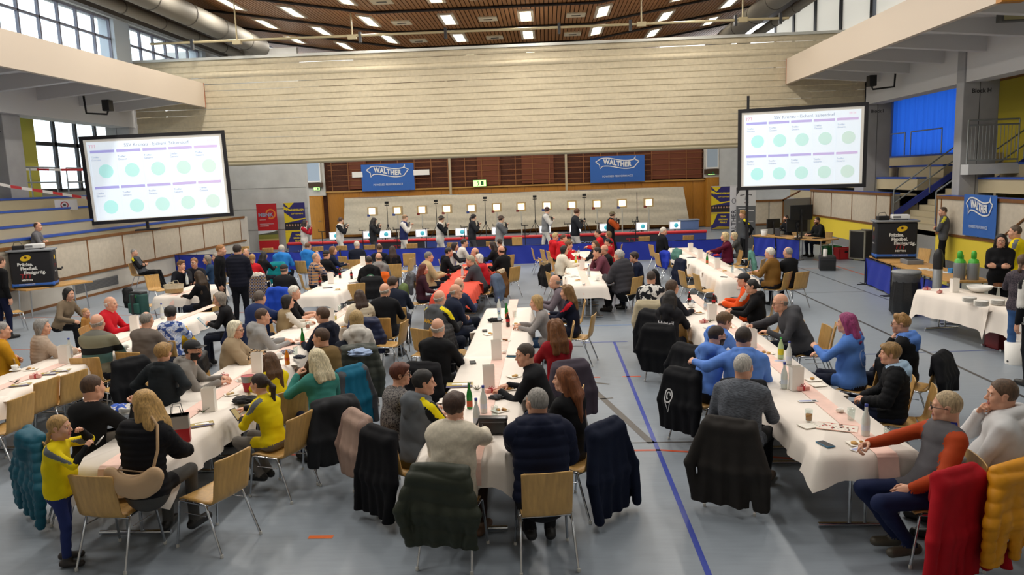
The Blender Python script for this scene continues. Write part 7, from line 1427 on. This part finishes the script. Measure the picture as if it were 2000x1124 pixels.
# crossbody bag on the blond woman
q = PEOPLE['blond woman in a black quilted coat and glasses']; cb = empty('shoulder_bag', world_of(q, (.05, -.225, q['P0'][2] + .04)), R_(q['b'] - 90), 'beige crescent shoulder bag worn over the black quilted coat', 'bag'); S_ = SDF()
for i in range(6):
    a0, a1 = R_(200 + 23*i), R_(223 + 23*i); S_.cone((.21*math.cos(a0), 0, .20 + .17*math.sin(a0)), (.21*math.cos(a1), 0, .20 + .17*math.sin(a1)), .06 + .03*math.sin(math.pi*i/6), k=.04, sq=(1, .6, 1))
P_, Q_, _, _ = S_.mesh(.012); meshobj('pouch', np_mesh('pouch', P_, Q_), mat('#c2a07a', .6), cb); MB().tube([(.17, 0, .15), (.20, .06, .33), (.15, .16, .50), (.06, .21, .57)], .012, 6).build('strap', mat('#b5936c', .6), cb); MB().tube([(-.17, 0, .15), (-.12, .0, .18), (0, -.02, .18), (.13, 0, .16)], .006, 5).build('zip', mat('#8a6c4a', .6), cb)
# tablet, phone, card in hands
for who, hand, nm, w, h, lab, c in (('grey haired woman in black', 0, 'tablet', .16, .23, 'tablet with a light blue cover held by the woman in black', '#5fb0cc'), ('girl in a yellow jersey with a dark', 0, 'smartphone', .075, .15, 'dark phone held by the girl with the ponytail', '#1c1b1e'), ('little girl', 1, 'paper_card', .09, .06, 'white card held by the little girl', '#d8d5d0')):
    q = [v for k, v in PEOPLE.items() if k.startswith(who)][0]; p = q['hands'][hand]; t = empty(nm, world_of(q, (p[0]*.5, p[1] + .10, p[2] + .03)), R_(q['b'] - 90), lab, nm.replace('_', ' ')); t.rotation_euler = (R_(50), 0, R_(q['b'] - 90)); box('body', -w/2, w/2, -h/2, h/2, 0, .008, mat(c, .4), t); box('screen', -w*.44, w*.44, -h*.44, h*.44, .008, .0088, mat('#dfe6e8' if nm != 'smartphone' else '#a8903c', .3), t)
# woven basket on the small table, backpack
bk = empty('woven_basket', (*(-8.54, 16.57), TZ), R_(6), 'cream and straw woven basket on the small table', 'basket'); b = MB(); V = []; F = []; n = 28
for j in range(7):
    u = j/6
    for k in range(n):
        a = 2*math.pi*k/n; r_ = (abs(math.cos(a))**4 + abs(math.sin(a))**4)**-.25; V.append((.21*(.86 + .14*u)*math.cos(a)*r_, .13*(.86 + .14*u)*math.sin(a)*r_, .02 + .19*u))
for j in range(6):
    for k in range(n): b.k = 1 if j > 2 else 0; b.add([V[j*n+k], V[j*n+(k+1) % n], V[(j+1)*n+(k+1) % n], V[(j+1)*n+k]], [(0, 1, 2, 3)], True)
b.build('body', [mat('#a58a5e', .9, pat='knit'), mat('#cfc3a8', .9, pat='knit')], bk); MB().prism([(.17*math.cos(2*math.pi*k/16), .10*math.sin(2*math.pi*k/16)) for k in range(16)], .02, .03).build('bottom', mat('#a58a5e', .9), bk)
for y in (-.13, .13): MB().tube([(-.06, y, .20), (-.05, y, .27), (.05, y, .27), (.06, y, .20)], .009, 6).build('handle', mat('#cfc3a8', .9), bk)
x_, y_ = (-8.90, 15.79); bp_ = empty('backpack', (x_ + .02, y_ - .1, .447), R_(-20), 'green and black hiking backpack on the chair with the black coat', 'backpack'); MB().box(-.18, .18, -.12, .10, 0, .46, b=.06).build('body', mat('#1f4a44', .7, pat='cloth'), bp_); MB().box(-.14, .14, -.19, -.11, .04, .26, b=.03).build('front_pocket', mat('#24554c', .7), bp_); MB().box(-.03, .03, -.20, -.12, .02, .45, b=.01).build('strap', mat('#2a2a2c', .6), bp_); MB().box(-.17, .17, -.11, .09, .42, .50, b=.03).build('lid', mat('#222426', .6), bp_); MB().box(-.02, .04, -.13, -.115, .38, .42).build('green_tag', mat('#48c030', .5), bp_)
# tech desk: monitors, laptop, bucket, printer
def monitor(x, y, rot, label, w=.56, h=.34, zb=.745, arm=.22):
    t = empty('computer_monitor', (x, y, zb), R_(rot), label, 'monitor'); MB().box(-w/2, w/2, -.02, .03, arm, arm + h, b=.01).build('case', mat('#1d1e21', .4), t); box('screen', -w/2 + .02, w/2 - .02, .031, .033, arm + .02, arm + h - .02, mat('#aebccc', .4, emit=.5), t); MB().box(-.04, .04, -.06, -.02, arm + h*.3, arm + h*.7, b=.01).build('mount', mat('#2a2b2e', .5), t); MB().box(-.025, .025, -.06, -.03, 0, arm + h*.5).build('column', mat('#2a2b2e', .5), t); MB().box(-.14, .14, -.12, .1, 0, .015, b=.005).build('foot', mat('#2a2b2e', .5), t)
monitor(*(8.14, 27.69), 22, 'black monitor seen from behind at the far end of the tech desk'); monitor(*(8.36, 25.78), 10, 'large black monitor seen from behind on the near tech desk', .74, .46); monitor(*(8.48, 25.73), 8, 'tall black monitor standing above the other on the near tech desk', .78, .50, .745, .62)
lp = empty('laptop', (8.15, 26.85, .745), R_(100), 'open laptop with a bright screen on the far tech desk', 'laptop'); box('base', -.18, .18, -.12, .12, 0, .02, mat('#333438', .4), lp); MB().box(-.18, .18, .11, .125, .02, .26).build('lid', mat('#333438', .4), lp); box('screen', -.165, .165, .105, .109, .035, .245, mat('#a9c4ea', .4, emit=.9), lp)
lathe_thing('white_bucket', 'bucket', (7.72, 27.35, .745), [('body', [(.10, 0), (.125, .20), (.12, .20)], WHITE), ('rim', [(.128, .19), (.130, .205), (.12, .205)], WHITE)], 'white bucket at the far end of the tech desk')
flat('label_sign', 'sign', (8.45, 25.85), .25, .02, .12, '#d8d8d4', 'small white sign on the tech desk', 70, [('print', -.1, .1, -.012, -.0105, .04, .08, '#55565a')], .745); fabric_heap('cap', 'cap', (8.5, 26.1), 'white and red cap on the tech desk', '#d3cdc8', .9, None, .745)
flat('keyboard', 'keyboard', (9.0, 25.5), .42, .15, .02, '#1b1c1e', 'black keyboard in front of the lanyard technician', 20, [('keys', -.19, .19, -.06, .06, .02, .026, '#2c2d30')], .745)
cs = empty('equipment_case', (8.45, 23.2, 0), R_(75), 'black plastic transport case under the tech desk', 'case'); MB().box(-.33, .33, -.22, .22, 0, .42, b=.02).build('body', mat('#1a1b1d', .5), cs); MB().box(-.335, .335, -.225, .225, .30, .36, b=.008).build('lid', mat('#232427', .5), cs)
for x in (-.2, .2): box('latch', x - .03, x + .03, -.235, -.222, .26, .34, STEEL, cs)
lathe_thing('thermos_can', 'can', (8.35, 23.1, .42), [('body', [(.06, 0), (.062, .2), (.05, .22)], WHITE), ('lid', [(.045, .22), (.04, .25), (.001, .25)], mat('#2a2a2c', .4))], 'white round can on the black transport case')
def crate(x, y, z, w, d, h, col, label, rot=0):
    t = empty('plastic_crate', (x, y, z), R_(rot), label, 'crate'); M = mat(col, .5); MB().box(-w/2, w/2, -d/2, -d/2 + .02, 0, h).box(-w/2, w/2, d/2 - .02, d/2, 0, h).box(-w/2, -w/2 + .02, -d/2, d/2, 0, h).box(w/2 - .02, w/2, -d/2, d/2, 0, h).box(-w/2, w/2, -d/2, d/2, 0, .02).build('body', M, t); MB().box(-w/2 - .012, w/2 + .012, -d/2 - .012, -d/2, h - .05, h).box(-w/2 - .012, w/2 + .012, d/2, d/2 + .012, h - .05, h).build('rim', M, t); box('handle_slot', -.06, .06, -d/2 - .003, -d/2 + .002, h*.6, h*.75, BLACK, t); return t
crate(*(9.80, 26.51), 0, .5, .4, .38, '#1d6a34', 'green plastic crate by the yellow wall band', 10); crate(*(9.94, 25.82), 0, .5, .4, .38, '#a81c22', 'red plastic crate by the yellow wall band', 5)
rc = empty('rack_case', (*(10.40, 25.38), 0), R_(-62), 'black flight case with metal edges by the yellow wall band', 'flight case'); MB().box(-.29, .29, -.28, .28, .06, .98).build('body', mat('#2b2622', .6), rc)
for x in (-.29, .29):
    for y in (-.28, .28): box('corner_rail', x - .02, x + .02, y - .02, y + .02, .05, 1.0, mat('#a8a594', .4, .6), rc)
for z in (.06, .98):
    for y in (-.28, .28): box('edge_rail', -.30, .30, y - .02, y + .02, z - .02, z + .02, mat('#a8a594', .4, .6), rc)
box('front_opening', -.24, .24, -.288, -.279, .12, .92, mat('#0f0f10', .7), rc)
for x in (-.22, .22):
    for y in (-.2, .2): MB().ball((x, y, .03), .03, 8).build('caster', BLACK, rc)
bin_ = empty('clear_bin', (7.6, 41.3, 0), 0, 'clear blue plastic box at the end of the cloth sheet', 'box'); MB().box(-.5, .5, -.3, .3, 0, .5, b=.03).build('body', mat('#6f86b8', .3), bin_); MB().box(-.54, .54, -.34, .34, .5, .55, b=.01).build('lid', mat('#9aa6bc', .3), bin_)
# rubbish bag bin, gas bottles, ash tube, buffet crockery
rb = empty('rubbish_bin', (7.35, 15.75, 0), 0, 'black rubbish bag hung in a round grey stand by the buffet', 'bin'); V = []; F = []; n = 36
for j, (r_, z) in enumerate(((.24, .02), (.30, .10), (.29, .35), (.26, .6), (.25, .74))):
    for k in range(n): a = 2*math.pi*k/n; q_ = 1 + .05*math.sin(k*1.9 + j*.4)*(1 if j < 4 else .3); V.append((r_*q_*math.cos(a), r_*q_*math.sin(a), z))
for j in range(4):
    for k in range(n): F.append((j*n+k, j*n+(k+1) % n, (j+1)*n+(k+1) % n, (j+1)*n+k))
MB().add(V, F, True).add([V[k] for k in range(n)], [tuple(range(n))[::-1]]).build('bag', mat('#18191b', .35, bump=.4), rb); MB().lathe([(.252, .70), (.265, .78), (.27, .88), (.255, .89)], 30, close=False).build('bag_collar', mat('#4a4b4d', .4, bump=.4), rb); MB().lathe([(.27, .88), (.285, .90), (.27, .925), (.001, .935)], 30).build('lid', mat('#8b8e90', .5), rb)
for i, (x, y, h_, lab) in enumerate(((8.30, 15.55, .52, 'grey and green gas bottle on the near wooden desk'), (8.52, 15.45, .52, 'second grey and green gas bottle beside the first'), (8.62, 16.1, .40, 'small green topped gas bottle further along the wooden desk'))):
    lathe_thing('gas_bottle', 'gas bottle', (x, y, .745), [('body', [(.10, 0), (.105, .02), (.105, h_*.62), (.10, h_*.66)], mat('#8c9094', .4, .3)), ('shoulder', [(.104, h_*.62), (.085, h_*.78), (.03, h_*.84)], mat('#49b03c', .4)), ('valve_guard', [(.03, h_*.82), (.05, h_*.85), (.05, h_*1.05), (.03, h_*1.12), (.001, h_*1.13)], mat('#49b03c', .4))], lab, 'gas bottles')
lathe_thing('ash_tube', 'tube', (7.62, 15.05, 0), [('tube', [(.085, 0), (.085, 1.05), (.08, 1.06)], mat('#a5a8ab', .35, .6)), ('black_dome', [(.088, 1.04), (.092, 1.2), (.085, 1.32), (.06, 1.41), (.001, 1.45)], mat('#1c1c1e', .5))], 'tall silver tube with a black domed top by the buffet')
yt = empty('yellow_tag', (7.80, 15.28, .42), R_(-60), 'yellow notice hanging from the wooden desk edge', 'sign'); box('card', -.13, .13, -.004, .004, 0, .34, mat('#e0cf5a', .6), yt)
for k in range(3): box('print', -.06, .05, -.006, -.0045, .08 + .08*k, .12 + .08*k, mat('#3a3a34', .6), yt)
flat('equipment_tray', 'tray', (8.65, 18.3), .5, .36, .10, '#77797c', 'grey metal tray with devices on the wooden desk', 84, [('insert', -.2, .2, -.13, .13, .10, .104, '#26272a')], .745)
for k in range(4): leaflet((8.45 + .05*k, 17.3 - .22*k), .30, .21, '#e8e7e2', ('first', 'second', 'third', 'fourth')[k] + ' white printed sheet on the wooden desk from the metal tray', 80 + 9*k, ((-.4, .4, -.3, .3, '#c9c9c6'),))
for t in [o for o in bpy.data.objects if o.name.startswith('leaflet') and o.get('label', '').endswith('metal tray')]: t.location.z = .746
flat('blue_case', 'case', (8.72, 16.55), .22, .12, .10, '#2f7ab8', 'small blue case beside the gas bottles', 20, [], .745); fabric_heap('bag', 'bag', (8.85, 16.3), 'black and yellow bag behind the gas bottles', '#2a2a2a', 1.3, None, .745)
def stack(x, y, n, label, r_=.11):
    for k in range(n):
        tag(MB().lathe([(.05, .002), (r_*.75, .004), (r_, .016), (r_, .018), (r_*.72, .008), (.001, .006)], 22).build('plate', WHITE, None, (x, y, TZ + .0125*k)), '%s plate from the bottom of the %s' % (('lowest', 'second', 'third', 'fourth', 'fifth', 'sixth', 'seventh')[k], label), 'plate', label)
stack(*(7.07, 12.89), 6, 'plate stack farthest along the buffet'); stack(*(7.04, 12.48), 7, 'plate stack before the others on the buffet'); stack(*(7.36, 12.59), 6, 'plate stack next to the patterned top')
lathe_thing('serving_bowl', 'bowl', (*(7.80, 13.90), TZ), [('body', [(.10, 0), (.18, .05), (.215, .11), (.205, .11), (.17, .05), (.001, .012)], WHITE)], 'large white serving bowl on the buffet'); 
ck = lathe_thing('cake_plate', 'cake', (*(8.45, 14.42), TZ), [('dish', [(.10, 0), (.2, .012), (.195, .018), (.001, .01)], WHITE), ('cake', [(.14, .012), (.145, .07), (.12, .085), (.001, .088)], mat('#6a3f20', .8, pat='leaf'))], 'brown cake on a white dish before the folded arms')
for k in range(3): leaflet((7.15 + .05*k, 13.0 + .1*k), .02, .2, '#d5d5d2', ('first', 'second', 'third')[k] + ' piece of cutlery before the plate stacks', 40 + 22*k)
for i, (x, y, lab) in enumerate(((7.55, 12.7, 'dark red drinks crate under the buffet'), (7.75, 11.9, 'second dark red drinks crate under the buffet'))): crate(x, y, 0, .42, .32, .30, '#6a141a', lab, 10)
lathe_thing('white_bucket', 'bucket', (7.12, 11.65, 0), [('body', [(.13, 0), (.15, .34), (.145, .34)], WHITE)], 'white bucket beneath the buffet cloth')
# red and white barrier tape on the stand with its sign
tp = empty('barrier_tape', (-15.0, 23.5, 2.0), 0, 'red and white barrier tape slung across the window-side stand', 'barrier tape'); pts = [(-1.0, -4.5, 1.85), (-.95, -1.6, 1.35), (-.4, .9, .95), (.45, 1.4, .72), (.6, 1.35, .0)]
def seg(pts, n):
    out = []
    for a, b in zip(pts[:-1], pts[1:]):
        for k in range(n): u = k/n; out.append((Vector(a).lerp(Vector(b), u)))
    return out + [Vector(pts[-1])]
sp = seg(pts, 7)
for i, (a, b) in enumerate(zip(sp[:-1], sp[1:])): MB().add([a + Vector((0, 0, .045)), b + Vector((0, 0, .045)), b - Vector((0, 0, .045)), a - Vector((0, 0, .045))], [(0, 1, 2, 3)]).build('red_length' if i % 2 else 'white_length', mat('#c2262a' if i % 2 else '#e3ded8', .5), tp)
sp = seg([(-2.3, .5, 1.95), (-1.2, 2.0, 1.9), (1.0, 5.5, 1.86)], 5)
tp2 = empty('barrier_tape', (-15.5, 23.5, 2.0), 0, 'red and white barrier tape along the railing before the windows', 'barrier tape')
for i, (a, b) in enumerate(zip(sp[:-1], sp[1:])): MB().add([a + Vector((0, 0, .04)), b + Vector((0, 0, .04)), b - Vector((0, 0, .04)), a - Vector((0, 0, .04))], [(0, 1, 2, 3)]).build('red_length' if i % 2 else 'white_length', mat('#c2262a' if i % 2 else '#e3ded8', .5), tp2)
ns = empty('warning_sign', (-15.55, 23.8, 2.72), R_(40), 'white sign with a red crossed ring hanging from the barrier tape', 'sign'); box('card', -.32, .32, -.006, .006, -.17, .17, mat('#dfdfe0', .6), ns); MB().add(*poly_bar([(math.cos(a)*.10, math.sin(a)*.10) for a in [k*.35 for k in range(19)]], .03)).build('emblem', mat('#b3222a', .6), ns, (-.05, -.009, 0), (R_(90), 0, 0)); MB().box(-.09, -.01, -.010, -.008, -.04, .04).build('emblem', mat('#3a3a3c', .6), ns)
railing('window_railing', [(-16.9, 22.9, 2.98), (-16.9, 25.5, 2.98)], (1.0, .5), 'grey railing before the windows near the pillar marked C'); railing('window_railing', [(-16.9, 26.1, 2.98), (-16.9, 29.0, 2.98)], (1.0, .5), 'grey railing before the windows beside the screen')
fabric_heap('scarf', 'scarf', (-2.56, 9.72), 'light blue knitted scarf lying over a coat behind the petrol blue ski jacket', '#8fa3c4', 1.3, None, .82); fabric_heap('bag', 'bag', (-13.68, 20.03), 'dark red brown bag beside the printed box on the wooden table', '#2a1a1e', 1.1, None, .745)
ms = empty('microphone_stand', (12.75, 28.3, 2.15), 0, 'thin black microphone stand on the stand steps under the blue curtain', 'stand'); MB().tube([(0, 0, .02), (0, 0, .75)], .014, 6).build('pole', BLACK, ms); MB().lathe([(.14, 0), (.14, .015), (.02, .03)], 12).build('base', BLACK, ms); MB().tube([(0, 0, .75), (-.05, -.12, .80)], .022, 6).build('microphone', BLACK, ms)
for px, l, f, r in (((-7.03, 9.59), 'paper plate of biscuits at the mustard jacket', 4, 10), ((-6.58, 11.96), 'paper plate beyond the taupe shirt', 3, 0), ((-3.67, 8.19), 'paper plate at the bearded man', 2, 30), ((-3.51, 9.18), 'paper plate beside the orange bottle', 4, 20), ((-3.68, 11.23), 'paper plate of crumbs at the olive and brown jacket', 5, 10), ((-4.14, 13.63), 'paper plate at the beige vest', 3, 15), ((-3.39, 12.00), 'paper plate in front of the white hoodie', 3, 0), ((-0.68, 10.72), 'paper plate beside the third paper bag', 2, 20), ((-0.45, 8.71), 'paper plate of sweets before the red sweater', 4, 40), ((2.62, 10.53), 'paper plate at the hands of the dark grey hoodie', 3, 10), ((2.68, 11.25), 'paper plate behind the white cup', 2, 0), ((2.30, 12.50), 'paper plate before the printed hoodie woman', 3, 20), ((-2.08, 16.40), 'paper plate at the near end of the red cloth', 3, 0), ((-4.73, 16.43), 'paper plate at the near end of the plaid shirt row', 4, 10), ((0.43, 18.07), 'paper plate before the cream sweater', 3, 0), ((4.10, 17.73), 'paper plate of snacks at the near end of the far row', 5, 20)): plate(px, l, f, r, len(l))
for i, (px, l) in enumerate((((-3.79, 8.74), 'crumpled napkin at the red paper tub'), ((2.76, 7.13), 'crumpled napkin behind the game sheet'), ((-0.64, 9.91), 'crumpled napkin by the second paper bag'), ((2.22, 9.63), 'crumpled napkin before the bearded man in blue'), ((-3.87, 11.07), 'crumpled napkin behind the beer bottle'), ((0.73, 16.11), 'crumpled napkin at the white coffee cup of the grey coat'))):
    t = empty('crumpled_napkin', (px[0], px[1], TZ), i * 1.3, l, 'napkin'); meshobj('paper', me_napkin, None, t)
# templates are not part of the place
for o in (TB, CH_NEAR, CH_FAR):
    for ch in list(o.children):
        for g in list(ch.children): bpy.data.objects.remove(g)
        bpy.data.objects.remove(ch)
    bpy.data.objects.remove(o)
